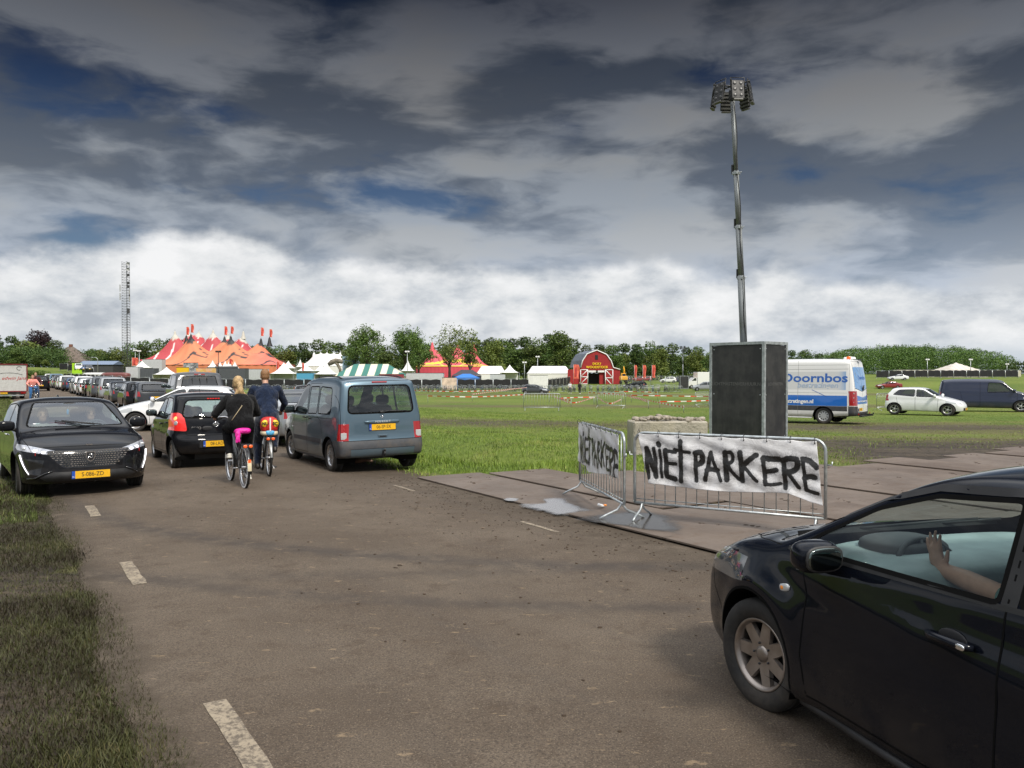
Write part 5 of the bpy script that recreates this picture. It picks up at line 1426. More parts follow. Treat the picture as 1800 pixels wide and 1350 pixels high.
r_, S = gen('van', 'navy', 'long navy blue delivery van parked at the right edge of the field', name='delivery_van', hero=True, cat='van', style='double', glassm=M_DGLASS, res=.08)
del r_['kd']; p = P(1786, 724.5); place(r_, p, (4.6 / 2 - .88, -.90), Vector((.90, -.43, 0))); r_.scale = (1.18, 1.0, 1.05)
Q = [
 (236, 'hatch', 'dgrey', 'dark hatchback with a bright windscreen right behind the white turning car'),
 (217, 'estate', 'black', 'black estate car with red tail lamps, just left of the white turning car'),
 (193, 'saloon', 'dgrey', 'dark grey saloon with one glowing tail lamp, second beyond the white turning car'),
 (173, 'mpv', 'silver', 'silver people carrier with a round red tail lamp in the queue'),
 (159, 'suv', 'grey', 'grey off-roader with high tail lamps and a wheel on its back door'),
 (147.5, 'hatch', 'black', 'black hatchback between the grey off-roader and the white cars of the queue'),
 (138, 'hatch', 'white', 'white hatchback with dark rear window, nearest of the white cars in the queue'),
 (129.5, 'mpv', 'white', 'tall white people carrier, second of the white cars in the queue'),
 (122, 'city', 'white', 'small white car, third of the white cars in the queue'),
 (115, 'hatch', 'blue', 'blue hatchback in the far part of the queue'),
 (109, 'estate', 'dgrey', 'dark estate car just beyond the blue hatchback'),
 (103.5, 'suv', 'white', 'white off-roader with a red tail lamp beyond the blue hatchback'),
 (98.5, 'hatch', 'white', 'white hatchback beyond the white off-roader, far down the queue'),
 (94, 'mpv', 'dgrey', 'dark people carrier far down the queue'),
 (90, 'hatch', 'silver', 'silver hatchback far down the queue'),
 (86.5, 'van', 'light_blue', 'light blue van standing above the roofs of the far queue'),
 (83.3, 'estate', 'silver', 'pale estate car among the last cars of the queue'),
 (80.4, 'hatch', 'red', 'dark red hatchback among the last cars of the queue'),
 (77.8, 'van', 'white', 'white van at the very end of the queue by the green field'),
]
for px, kind, colr, lab in Q:
 n_l = 5.25 + random.uniform(-.15, .2)
 Y = n_l / (NV.y + NV.x * (px - 900) / 1440); X = AT(px, Y)
 S_ = {'hatch': (2.05 - .84 - 2.55), 'city': 1.8 - .66 - 2.4, 'estate': 2.3 - .92 - 2.66, 'suv': 2.225 - .88 - 2.64, 'mpv': 2.2 - .88 - 2.7, 'van': 2.3 - .88 - 2.85, 'saloon': 2.325 - .88 - 2.76}[kind]
 r_ = car_at(kind, colr, lab, (X, Y, 0), U, group='cars queueing on the lane')
 hd = U.copy(); hd.rotate(Euler((0, 0, R(random.uniform(-2.5, 2.5)))))
 place(r_, (X, Y, 0), (S_, .85), hd)
r_ = car_at('suv', 'black', 'black off-roader driving away down the lane beside the queue', (AT(70, 88), 88, 0), U)
FAR = [
 (942, 693, 'hatch', 'grey', 'dark grey hatchback alone on the field beside the barrier tape', (.93, -.36)),
 (1116, 683.5, 'estate', 'black', 'black estate car on the grass in front of the red barn', (-.85, .5)),
 (1238, 687, 'suv', 'silver', 'silver off-road car next to the white box lorry', (-.98, .1)),
 (1562, 683.5, 'saloon', 'red', 'dark red saloon on the far field beyond the lettered van', (-1, .05)),
 (1578, 668.5, 'saloon', 'white', 'old white saloon on the far grass bank', (-1, .15)),
 (1104, 672, 'hatch', 'dgrey', 'dark hatchback parked behind the yellow excavator', (.3, .95)),
 (1121, 671, 'saloon', 'red', 'bright red car parked between two orange flags', (-1, 0)),
 (1133, 670.5, 'hatch', 'red', 'second red car parked among the orange flags', (-1, .1)),
 (1174, 673, 'hatch', 'white', 'white hatchback parked beyond the flags near the second light mast', (-1, .1)),
 (1186, 673, 'estate', 'navy', 'dark blue estate parked right of the white hatchback near the second light mast', (-1, .1)),
 (1217, 668, 'hatch', 'silver', 'silver hatchback far behind the white box lorry', (-.8, .6)),
]
for px, py, kind, colr, lab, hd in FAR:
 p = P(px, py); car_at(kind, colr, lab, p, hd)
for px, kind, colr, lab in ((138, 'van', 'white', 'white van parked at the farm fence'), (146, 'hatch', 'blue', 'blue car parked beside the white van at the farm fence'), (157, 'estate', 'dgrey', 'dark estate car parked right of the blue car at the farm fence')):
 Y = 215; car_at(kind, colr, lab, (AT(px, Y), Y, ZT(651, Y)), (.5, -.85))
# ---------------------------------------------------------------- lettered van
M_VANWHITE = paint('paint_van_white', (.74, .74, .73), .35)
M_VANBLUE = paint('paint_van_blue', (.010, .13, .50), .35)
M_PRINT = mat('print_blue', (.03, .12, .42), .45)
M_PRINTL = mat('print_grey_blue', (.34, .42, .54), .45)
def m_sky_print():
 m = bpy.data.materials.new('sky_print'); m.use_nodes = True; t = NT(m.node_tree); b = t.n['Principled BSDF']
 o = t.obj(); x, y, z = t.sep(o)
 n_ = t.noise(o, 3, 5, .6)
 k = t.math('MULTIPLY', t.step(t.math('ADD', x, t.math('MULTIPLY', n_, .25)), -2.05, -2.62), .9)
 t.put(b.inputs['Base Color'], t.mix(k, (.58, .59, .59), (.10, .28, .58))); b.inputs['Roughness'].default_value = .3; b.inputs['Coat Weight'].default_value = .6
 return m
M_SKYPRINT = m_sky_print()
def lettered_van():
 h = 3.0; fa, ra = h - 1.0, h - 1.0 - 3.665
 body = dict(L=6.0, W=2.0, arches=[(fa, .42), (ra, .42)], res=.085, smooth=2, tumble=.055, crown=.05,
    top=[(-3, 2.62), (-2.7, 2.69), (-1, 2.72), (.9, 2.70), (1.3, 2.6), (1.75, 2.1), (2.15, 1.55), (2.5, 1.30), (2.85, 1.12), (3.0, 1.0)],
    belt=[(-3, 1.3), (3, 1.3)], front=[(0, .1), (.4, 0), (.7, .02), (1.0, .12), (1.3, .2)], rear=[(0, .05), (.4, 0), (.8, .02), (1.3, .05), (2.0, .13), (2.75, .26)],
    bottom=[(-3, .36), (-1.5, .27), (2, .25), (3, .3)], plan=[(-3, .96), (-2.4, 1), (1.5, 1), (2.4, .97), (3.0, .86)], side=[(0, .96), (.4, .985), (.9, 1), (1.6, .985), (3, .98)], rbow=.06, bow=.2, shoulder=.0)
 wf = roundpoly([(1.95, 1.32), (1.40, 1.95), (1.05, 2.02), (1.0, 1.25)], .06)
 sc_ = roundpoly([(-.86, 1.50), (.86, 1.50), (.76, 2.25), (-.76, 2.25)], .1)
 parts = [('blue_band', 'y', 0, [(-2.62, .76), (-2.62, 1.19), (1.9, 1.19), (1.9, .76)]), ('side_moulding', 'y', 0, [(-2.62, .55), (-2.62, .755), (2.9, .755), (2.9, .55)], dict(nmin=.1)),
    ('livery_print', 'y', 1, [(-2.56, 1.42), (-2.56, 2.18), (.6, 2.16), (.6, 1.42)]),
    ('blue_band', 'x', -1, [(-.93, .84)] + [(a, 1.11 + .10 * abs(a) / .9 * 1.1) for a in np.linspace(-.95, .95, 9)][::1] + [(.93, .84)]),
    ('livery_print', 'x', -1, roundpoly([(-.84, 1.50), (0, 1.36), (.84, 1.50), (.80, 2.36), (-.80, 2.36)], .06)),
    ('tail_light', 'y', 0, [(-2.62, .78), (-3.2, .78), (-3.2, 1.38), (-2.62, 1.38)], dict(nmin=.1, near=lambda c: c.x < -2.80)), ('tail_light', 'x', -1, [(.86, .78), (1.1, .78), (1.1, 1.38), (.86, 1.38)], dict(nmin=.05)), ('tail_light', 'x', -1, [(-.86, .78), (-1.1, .78), (-1.1, 1.38), (-.86, 1.38)], dict(nmin=.05)),
    ('bumper', 'x', -1, [(-1.1, .33), (1.1, .33), (1.1, .52), (-1.1, .52)], dict(nmin=.05)), ('bumper', 'y', 0, [(-2.66, .33), (-3.1, .33), (-3.1, .76), (-2.66, .76)], dict(nmin=.1)),
    ('headlight', 'x', 1, [(.5, .85), (.95, .9), (.95, 1.1), (.6, 1.05)]), ('headlight', 'x', 1, [(-.5, .85), (-.95, .9), (-.95, 1.1), (-.6, 1.05)]), ('grille', 'x', 1, [(-.5, .7), (.5, .7), (.5, .95), (-.5, .95)])]
 M_SEAM = mat('panel_seam', (.22, .22, .21), .6)
 lines = [('y', 0, [(-2.65, 2.28), (1.0, 2.26)], .012, M_SEAM), ('y', 0, [(-2.7, 2.45), (1.0, 2.44)], .010, M_SEAM), ('y', 0, [(-.62, 2.68), (-.62, .3)], .010, M_SEAM), ('y', 0, [(-2.68, 2.6), (-2.70, .8)], .010, M_SEAM), ('y', 0, [(1.0, 2.6), (1.0, .3)], .012, M_GASKET),
    ('x', -1, [(0, 2.66), (0, .55)], .014, M_GASKET), ('x', -1, [(-.80, 2.60), (-.87, 1.4), (-.86, .55)], .012, M_GASKET), ('x', -1, [(.80, 2.60), (.87, 1.4), (.86, .55)], .012, M_GASKET), ('x', -1, [(-.80, 2.60), (.80, 2.60)], .012, M_GASKET), ('x', -1, [(-.84, 1.49), (0, 1.35), (.84, 1.49)], .02, M_GASKET), ('y', 0, [(-2.62, 1.30), (1.0, 1.30)], .008, M_SEAM)]
 root, b, mats = make_car('lettered_van', 'white and blue lettered van with red tail lights, partly behind the light mast cabinet', body,
  {'body': M_VANWHITE, 'blue_band': M_VANBLUE, 'side_moulding': M_DGREY, 'livery_print': M_SKYPRINT, 'tail_light': M_RED, 'bumper': M_DGREY, 'headlight': M_CLEAR, 'grille': M_BLACK}, arch_r=.42, windows=[wf], screen=sc_, parts=parts, lines=lines,
  wheels=dict(at=[(fa, 1), (fa, -1), (ra, 1), (ra, -1)], r=.345, w=.22, rim=.215, style='cover', n=10, mat=mat('wheel_cover', (.42, .43, .44), .4, metal=.3), inset=.03), plate_r=('4-VNB-27', .62, .42), mirrors=(1.75, 1.42, 1.4, M_BLACK), seats=[(1.0, .5)], cat='van')
 def wrap(o, axis, side):
  me = o.data
  for v in me.vertices:
   if axis == 'y': p, n = b.hit('y', side, v.co.x, v.co.z); ok = p is not None
   else: p, n = b.hit('x', side, v.co.y, v.co.z); ok = p is not None
   if ok: v.co = p + n * .004
 def write(s, size, x, z, m, xs=1.0, bold=0, shear=0, side='y'):
  T = Matrix.Translation((x, 3, z)) @ Matrix.Rotation(R(180), 4, 'Z') if side == 'y' else Matrix.Translation((-5, x, z)) @ Matrix.Rotation(R(-90), 4, 'Z')
  o = text_mesh(s, size, m, 'lettering', root, 0.0, M=T, xs=xs, bold=bold, shear=shear); wrap(o, side, 1 if side == 'y' else -1); return o
 write('Doornbos', .50, -1.28, 1.90, M_PRINT, 1.30, .012); write('bestratingen', .30, -1.42, 1.60, M_PRINTL, 1.12, .006, .2); write('www.doornbosbestratingen.nl', .22, .10, .93, M_WHITE, 1.02, .008)
 write('Doornbos', .24, -.12, 1.92, M_PRINT, 1.05, .003, side='x'); write('www.doornbosbestratingen.nl', .115, 0, .96, M_WHITE, 1.0, .002, side='x')
 ln = MB()
 for pts in ([(-1.20, 1.42), (-1.82, 1.14)], [(.45, 2.5), (-.15, 2.2)], [(.4, 2.25), (-.2, 1.98)], [(.45, 2.45), (.2, 2.28)]):
  b.ribbon(ln, 'y', 1, pts, .018, M_PRINT, .004)
 for pts in ([(.5, 2.45), (.3, 2.62 - .1)], [(.75, 2.15), (.25, 1.8)], [(.55, 2.4), (.1, 2.1)], [(.8, 1.9), (.45, 1.7)], [(.7, 2.25), (.5, 1.95)]):
  b.ribbon(ln, 'x', -1, pts, .014, M_PRINTL, .004)
 ln.build('line_drawing', M_PRINT, root)
 for x in (-2.55, .6):
  m = MB(); m.lathe([(.001, .10), (.07, .09), (.085, .05), (.085, 0)], mat('beacon_orange', (.75, .12, .01), .3, emit=(1, .2, .02), estr=.15), 16); o = m.build('beacon', M_AMBER, root); o.location = (x, .55, 2.70)
 m = MB(); m.lathe([(.001, .12), (.05, .10), (.22, .08), (.25, 0)], M_WHITE, 20); o = m.build('roof_vent', M_WHITE, root); o.location = (-2.45, .05, 2.70)
 m = MB(); m.blob((-2.84, 0, 2.66), (.12, .30, .06), M_BLACK, .7); m.build('rear_camera', M_BLACK, root)
 q, n = b.hit('x', -1, .0, 1.46); m = MB(); m.tube([(q.x - .02, -.10, 1.40), (q.x - .05, -.10, 1.6), (q.x - .05, .0, 1.6), (q.x - .02, .0, 1.40)], .022, M_BLACK, 6); m.build('grab_handle', M_BLACK, root)
 m = MB(); m.box((-3.08, 0, .36), (.12, 1.5, .06), M_BLACK); m.box((-3.2, -.1, .40), (.3, .10, .08), M_BLACK); m.blob((-3.36, -.1, .47), (.06, .06, .06), M_BLACK, 1); m.build('tow_bar', M_BLACK, root)
 m = MB(); m.box((.1, .93, .26), (2.6, .06, .05), M_WHITE, bev=.01); m.build('side_step', M_WHITE, root)
 m = MB(); m.box((0, 0, .34), (4.6, 1.5, .14), M_BLACK); m.tube([(ra, -.8, .34), (ra, .8, .34)], .07, M_BLACK, 8); m.build('underbody', M_BLACK, root)
 for s_ in (1, -1):
  m = MB(); m.box((-3.03, s_ * .82, .44), (.02, .16, .06), M_RED, bev=.005); m.build('reflector', M_RED, root)
  m = MB(); q, n = b.hit('x', -1, s_ * .93, 1.24)
  for z in (1.28, 1.10, .92): m.blob((q.x + .015, s_ * .93, z), (.03, .07, .09), M_CLEAR, 1, 10, 6)
  m.build('lamp_bulb', M_CLEAR, root)
 done(root, b, mats)
 p = P(1447, 745.5); place(root, p, (ra, .97), Vector((-.79, .615, 0)))
lettered_van()
# ---------------------------------------------------------------- people
def flesh(name, limbs, blobs, m, parent, voxel=.014, smooth=3, extra=None):
 """one continuous skin grown over tapered limbs"""
 mb = MB()
 for pts, rs in limbs:
  pts = [Vector(p) for p in pts]
  mb.tube(pts, rs, None, 14)
  for p, r_ in zip(pts, rs): mb.blob(p, (2 * r_, 2 * r_, 2 * r_), None, 1, 14, 10)
 for bl in blobs: mb.blob(bl[0], bl[1], None, bl[2] if len(bl) > 2 else .9, 18, 12, rot=bl[3] if len(bl) > 3 else None)
 o = mb.build('tmp', m)
 md = o.modifiers.new('r', 'REMESH'); md.mode = 'VOXEL'; md.voxel_size = voxel; md.use_smooth_shade = True
 m2 = o.modifiers.new('s', 'SMOOTH'); m2.iterations = smooth; m2.factor = .5
 dg = bpy.context.evaluated_depsgraph_get()
 me = bpy.data.meshes.new_from_object(o.evaluated_get(dg)); me.name = name; me.materials.clear(); me.materials.append(m)
 for p in me.polygons: p.use_smooth = True
 old = o.data; o.data = me; o.modifiers.clear(); o.name = name; bpy.data.meshes.remove(old)
 if parent: o.parent = parent
 return o
def cloth(name, base, rough=.9, sc=14, sheen=.3):
 if name in MATS: return MATS[name]
 m = bpy.data.materials.new(name); m.use_nodes = True; t = NT(m.node_tree); b = t.n['Principled BSDF']
 o = t.obj(); n1 = t.noise(o, sc, 5, .6)
 t.put(b.inputs['Base Color'], t.mix(t.step(n1, .3, .7), tuple(c * .75 for c in base), tuple(min(1, c * 1.25) for c in base)))
 b.inputs['Roughness'].default_value = rough; b.inputs['Sheen Weight'].default_value = sheen; b.inputs['Specular IOR Level'].default_value = .2
 t.put(b.inputs['Normal'], t.bump(t.noise(t.mapv(o, scale=(1, 1, .5)), 9, 4, .6, .6), .07, 1.0))
 MATS[name] = m; return m
M_HAIR = mat('hair_blonde', (.40, .27, .13), .55, var=.4, vscale=40, bump=.01, bscale=90)
M_HAIRG = mat('hair_ginger', (.22, .11, .045), .6, var=.35, vscale=50, bump=.01, bscale=90)
M_HAIRD = mat('hair_dark', (.03, .02, .014), .6, var=.3, vscale=50, bump=.01, bscale=90)
M_EYE = mat('eye', (.02, .015, .012), .2); M_LIP = mat('lip', (.36, .13, .10), .5)
def head_blobs(c, up=Vector((0, 0, 1)), k=1.0, yaw=0):
 """skull, jaw, nose and ears of a head centred at c that looks along +x turned by yaw"""
 c = Vector(c); Rz = Matrix.Rotation(yaw, 3, 'Z')
 f = lambda x, y, z: c + Rz @ Vector((x * k, y * k, z * k))
 E = (0, 0, yaw)
 return [(f(0, 0, .02), (.195 * k, .155 * k, .225 * k), 1, E), (f(.03, 0, -.06), (.14 * k, .12 * k, .13 * k), .9, E), (f(.095, 0, -.012), (.04 * k, .028 * k, .05 * k), 1, E),
   (f(-.005, .078 * 1, -.005), (.04 * k, .018 * k, .06 * k), 1, E), (f(-.005, -.078, -.005), (.04 * k, .018 * k, .06 * k), 1, E), (f(.06, 0, -.09), (.06 * k, .06 * k, .05 * k), .9, E)]
def face(parent, c, k=1.0, yaw=0):
 c = Vector(c); Rz = Matrix.Rotation(yaw, 3, 'Z'); f = lambda x, y, z: c + Rz @ Vector((x * k, y * k, z * k))
 for s_ in (1, -1):
  m = MB(); m.blob(f(.086, s_ * .032, .012), (.014 * k, .026 * k, .014 * k), M_EYE, 1, 10, 6); m.blob(f(.088, s_ * .033, .035), (.014 * k, .04 * k, .008 * k), M_HAIRD, 1, 8, 4); m.build('eye', M_EYE, parent)
 m = MB(); m.blob(f(.088, 0, -.062), (.014 * k, .048 * k, .014 * k), M_LIP, 1, 10, 6); m.build('mouth', M_LIP, parent)
def hand_parts(w, d, up, s=1, k=1.0, curl=.9):
 """palm, four unequal fingers bent by curl and a thumb; w wrist, d along the hand, up away from the palm"""
 w = Vector(w); d = Vector(d).normalized(); up = Vector(up).normalized(); side = d.cross(up).normalized() * s
 L = []; pal = w + d * .05 * k
 L.append(([w, w + d * .03 * k, w + d * .085 * k], [.024 * k, .027 * k, .022 * k]))
 L.append(([w + d * .02 * k + side * .015 * k, w + d * .085 * k + side * .03 * k], [.017 * k, .013 * k])); L.append(([w + d * .02 * k - side * .015 * k, w + d * .08 * k - side * .03 * k], [.017 * k, .013 * k]))
 for i, ln in enumerate((.062, .072, .068, .054)):
  o = (i - 1.5) * .021 * k; b0 = w + d * .088 * k + side * -o; dd = (d - side * o * 2.2).normalized(); pts = [b0]; ang = 0
  for j, fr in enumerate((.42, .32, .26)):
   ang += curl * (.5 if j == 0 else .75)
   pts.append(pts[-1] + (dd * math.cos(ang) - up * math.sin(ang)) * ln * fr * k)
  L.append((pts, [.0095 * k, .009 * k, .008 * k, .0065 * k]))
 t0 = w + d * .025 * k + side * .026 * k
 L.append(([t0, t0 + (d * .6 + side * .8).normalized() * .035 * k, t0 + (d * .75 + side * .65).normalized() * .065 * k - up * .01], [.012 * k, .010 * k, .008 * k]))
 return L
def rider(name, label, J, M, root=None, hair=None, mats=None, hoodie=False, detail=1.0, shoe='low', shoe_m=None, look=0, hairm=None, tail=False, short=False):
 """a cyclist: J holds the joints, one continuous body wearing its clothes"""
 top_m, leg_m = M; v = .013 / detail
 hd, nk, ch, hp = [Vector(J[k]) for k in ('head', 'neck', 'chest', 'hip')]
 limbs = [([hp, (hp + ch) / 2, ch, nk], [.125, .120, .135, .055]), ([nk, hd], [.052, .055])]
 for s_ in 'LR':
  sh, el, ha, hi, kn, an = [Vector(J[k + s_]) for k in ('sh', 'el', 'ha', 'hi', 'kn', 'an')]
  limbs += [([ch, sh], [.10, .062]), ([sh, el, ha], [.05, .040, .028]), ([hi, kn, an], [.085, .058, .040])]
 hands = []
 for s_ in 'LR':
  el, ha = Vector(J['el' + s_]), Vector(J['ha' + s_]); hands += hand_parts(ha, (ha - el).normalized() * .7 + Vector((.5, 0, -.1)), (0, 0, 1), 1 if s_ == 'R' else -1, 1, .9)
 body = flesh(name, limbs + hands, head_blobs(hd, yaw=look), M_SKIN, root, voxel=.0085 / detail, smooth=2)
 tag(body, label, 'person')
 jl = [([hp + Vector((0, 0, .04)), (hp * .55 + ch * .45), ch, nk - Vector((0, 0, .035))], [.165, .160, .175, .085])]
 for s_ in 'LR':
  sh, el, ha = [Vector(J[k + s_]) for k in ('sh', 'el', 'ha')]
  e2 = el if short else ha + (el - ha).normalized() * .015
  jl += [([ch, sh], [.13, .080]), ([sh, el] if short else [sh, el, e2], [.078, .062] if short else [.080, .064, .043])]
 jb = [(hp + Vector((-.01, 0, .03)), (.32, .42, .26), .85), ((hp + ch) / 2, (.30, .41, .30), .85), (ch + Vector((-.02, 0, -.05)), (.30, .45, .36), .8)]
 if hoodie: jb.append((nk + Vector((-.10, 0, -.03)), (.16, .25, .12), .9))
 else: jb.append((nk + Vector((-.005, 0, -.01)), (.15, .15, .07), .8))
 j = flesh('jacket' if not short else 'shirt', jl, jb, top_m, body, voxel=v, smooth=2)
 ll = [([Vector(J['hiL']), hp - Vector((0, 0, .03)), Vector(J['hiR'])], [.12, .13, .12])]
 for s_ in 'LR':
  hi, kn, an = [Vector(J[k + s_]) for k in ('hi', 'kn', 'an')]
  ll += [([hi, (hi + kn) / 2, kn, (kn * .55 + an * .45), an], [.122, .108, .084, .078, .060])]
 l = flesh('trousers', ll, [(hp + Vector((-.05, .07, -.02)), (.28, .25, .28)), (hp + Vector((-.05, -.075, -.02)), (.28, .25, .28))], leg_m, body, voxel=v, smooth=2)
 for s_ in 'LR':
  an, to = Vector(J['an' + s_]), Vector(J['to' + s_]); d = (to - an)
  hl = an + Vector((-.045, 0, -.065)); ball = an + Vector((d.x * .75, d.y, d.z * .75 - .065));
  if shoe == 'low': s2 = flesh('shoe', [([an + Vector((0, 0, -.02)), hl], [.046, .038]), ([hl, (hl + ball) / 2, ball + Vector((.03, 0, 0))], [.036, .044, .036]), ([an, ball], [.04, .032])], [((hl + ball) / 2 - Vector((0, 0, .022)), (.27, .095, .032), .5, (0, math.atan2(-(ball - hl).z, (ball - hl).x), 0))], shoe_m or M_WHITE, body, voxel=.008 / detail)
  else:
   kn = Vector(J['kn' + s_]); s2 = flesh('boot', [([an + (kn - an) * .55, an], [.072, .055]), ([an, hl], [.052, .042]), ([hl, (hl + ball) / 2, ball + Vector((.03, 0, 0))], [.040, .048, .040]), ([an, ball], [.048, .036])], [], shoe_m or M_BLACK, body, voxel=.009 / detail)
 if hairm:
  Rz = Matrix.Rotation(look, 3, 'Z')
  if tail:
   t0 = hd + Rz @ Vector((-.09, 0, .03))
   flesh('hair', [([t0, t0 + Vector((-.06, 0, -.02)), t0 + Vector((-.085, -.01, -.12)), t0 + Vector((-.075, -.03, -.22)), t0 + Vector((-.06, -.06, -.32))], [.035, .045, .05, .038, .015]),
       ([t0 + Vector((-.05, 0, -.05)), t0 + Vector((-.07, .06, -.18)), t0 + Vector((-.05, .09, -.27))], [.03, .028, .010]), ([t0 + Vector((-.05, 0, -.1)), t0 + Vector((-.07, -.09, -.20)), t0 + Vector((-.05, -.17, -.23))], [.03, .026, .008])],
     [(hd + Rz @ Vector((-.022, 0, .035)), (.205, .175, .235), 1), (hd + Rz @ Vector((-.035, 0, .06)), (.20, .17, .20), 1)], hairm, body, voxel=.009, smooth=2)
  else:
   flesh('hair', [], [(hd + Rz @ Vector((-.028, 0, .045)), (.185, .170, .205), 1), (hd + Rz @ Vector((-.045, 0, -.0)), (.15, .155, .16), 1), (hd + Rz @ Vector((0, 0, .09)), (.16, .14, .10), 1)], hairm, body, voxel=.009, smooth=2)
 return body
# ---------------------------------------------------------------- bicycles
M_FRAME = mat('bike_black', (.015, .015, .017), .35, coat=.5); M_FRAMEG = mat('bike_silver', (.32, .32, .31), .35, metal=.7)
M_REFL = mat('orange_reflector', (.75, .10, .015), .2, coat=1, emit=(1, .15, .02), estr=.25)
def bicycle(name, label, frame_m=None, group=None, simple=False, sidewall=None, fender='cream', carrier=True):
 """x forwards, origin on the ground under the rear hub"""
 fm = frame_m or M_FRAME; root = thing(name, label, 'bicycle', group=group)
 RW = .345; wb = 1.10; bb = (.46, 0, .29); seat_t = (.27, 0, .80); ht, hb = (.93, 0, .92), (.98, 0, .66)
 for x in (0, wb):
  e = empty('wheel', (x, 0, RW), 0, root)
  t = MB(); t.lathe([(RW - .035, -.014), (RW - .018, -.021), (RW - .004, -.014), (RW, 0), (RW - .004, .014), (RW - .018, .021), (RW - .035, .014)], M_RUBBER, 40, 'Y')
  if sidewall: t.lathe([(RW - .042, -.0225), (RW - .012, -.0225)], sidewall, 40, 'Y'); t.lathe([(RW - .042, .0225), (RW - .012, .0225)], sidewall, 40, 'Y')
  t.build('tyre', M_RUBBER, e)
  r_ = MB(); r_.lathe([(RW - .05, -.012), (RW - .033, -.014), (RW - .033, .014), (RW - .05, .012), (RW - .05, -.012)], M_ALLOY, 40, 'Y'); r_.build('rim', M_ALLOY, e)
  s_ = MB()
  for i in range(28):
   a = 2 * math.pi * i / 28; y = .028 * (1 if i % 2 else -1); off = .35 * (1 if i % 4 < 2 else -1)
   s_.tube([(.018 * math.cos(a + off), y, .018 * math.sin(a + off)), ((RW - .045) * math.cos(a), 0, (RW - .045) * math.sin(a))], .0012, M_CHROME, 3, cap=False)
  s_.tube([(0, -.05, 0), (0, .05, 0)], .022, M_ALLOY, 10); s_.build('spokes', M_CHROME, e)
 f = MB()
 f.tube([bb, seat_t], .016, fm, 8); f.tube([(.90, 0, .80), (.55, 0, .42), bb], .019, fm, 8); f.tube([(.93, 0, .88), (.62, 0, .62), (.37, 0, .52)], .015, fm, 8)
 f.tube([ht, hb], .02, fm, 8)
 for s_ in (1, -1):
  f.tube([bb, (0, s_ * .06, RW)], .010, fm, 6); f.tube([(.30, 0, .70), (.25, s_ * .05, .62), (0, s_ * .06, RW)], .008, fm, 6); f.tube([hb, (1.02, s_ * .05, .62), (wb, s_ * .055, RW)], .011, fm, 6)
 f.build('frame', fm, root)
 h = MB(); h.tube([(.92, 0, .90), (.905, 0, 1.03), (.93, 0, 1.08)], .013, M_CHROME, 8)
 for s_ in (1, -1): h.tube([(.93, 0, 1.08), (.95, s_ * .12, 1.12), (.88, s_ * .24, 1.12), (.76, s_ * .28, 1.10)], .011, M_CHROME, 8); h.tube([(.82, s_ * .265, 1.11), (.70, s_ * .29, 1.09)], .017, M_BLACK, 8)
 h.build('handlebar', M_CHROME, root)
 s_ = MB(); s_.tube([seat_t, (.255, 0, .90)], .012, M_CHROME, 8); s_.blob((.20, 0, .935), (.20, .21, .075), M_BLACK, .8); s_.blob((.33, 0, .935), (.20, .07, .05), M_BLACK, .8); s_.build('saddle', M_BLACK, root)
 for x, a0, a1 in ((0, 20, 175), (wb, 25, 150)):
  g = MB(); vs = []; k = 18; rr = RW + .022
  for i in range(k + 1):
   a = R(a0 + (a1 - a0) * i / k)
   for y, dr in ((-.026, -.012), (-.015, 0), (.015, 0), (.026, -.012)): vs.append((x + (rr + dr) * math.cos(a), y, RW + (rr + dr) * math.sin(a)))
  g.add(vs, [(4 * i + j, 4 * i + j + 1, 4 * i + 5 + j, 4 * i + 4 + j) for i in range(k) for j in range(3)], fm, True); g.build('mudguard', fm, root)
 c = MB(); c.prism([(-.05, RW - .05), (-.05, RW + .05), (.46, .36), (.54, .32), (.54, .24), (.46, .20)], -.065, -.045, M_BLACK, 'Y'); c.build('chain_case', M_BLACK, root)
 cr = MB(); cr.tube([(bb[0], -.09, bb[2]), (bb[0], .09, bb[2])], .014, M_ALLOY, 8); cr.tube([(bb[0], .09, bb[2]), (bb[0] + .0, .09, bb[2] + .165)], .010, M_ALLOY, 6); cr.tube([(bb[0], -.09, bb[2]), (bb[0], -.09, bb[2] - .165)], .010, M_ALLOY, 6)
 cr.build('crank', M_ALLOY, root)
 for s_ in (1, -1): p = MB(); p.box((bb[0], s_ * .145, bb[2] + s_ * .165), (.09, .09, .022), M_BLACK, bev=.004); p.build('pedal', M_BLACK, root)
 if carrier:
  k = MB()
  for y in (-.06, 0, .06): k.tube([(.18, y, .72), (-.22, y, .725)], .006, M_BLACK, 6)
  k.tube([(-.22, -.06, .725), (-.22, .06, .725)], .006, M_BLACK, 6)
  for s_ in (1, -1): k.tube([(-.10, s_ * .065, .72), (0, s_ * .07, RW)], .006, M_BLACK, 6); k.tube([(.1, s_ * .065, .72), (0, s_ * .07, RW)], .006, M_BLACK, 6)
  k.build('luggage_rack', M_BLACK, root)
  q = MB(); q.box((-.245, 0, .70), (.03, .17, .055), M_BLACK, bev=.008)
  for s_ in (1, -1): q.blob((-.262, s_ * .042, .70), (.02, .062, .05), M_REFL, .9)
  q.build('tail_lamp', M_REFL, root)
 if fender == 'cream':
  q = MB(); vs = []; rr = RW + .027
  for i in range(7):
   a = R(158 + 26 * i / 6)
   for y in (-.03, .03): vs.append((rr * math.cos(a), y, RW + rr * math.sin(a)))
  q.add(vs, [(2 * i, 2 * i + 1, 2 * i + 3, 2 * i + 2) for i in range(6)], mat('cream_plastic', (.62, .55, .38), .4), True); q.box((-.355, 0, RW + .13), (.012, .045, .05), M_REFL, rz=0); q.build('mudguard_tip', M_WHITE, root)
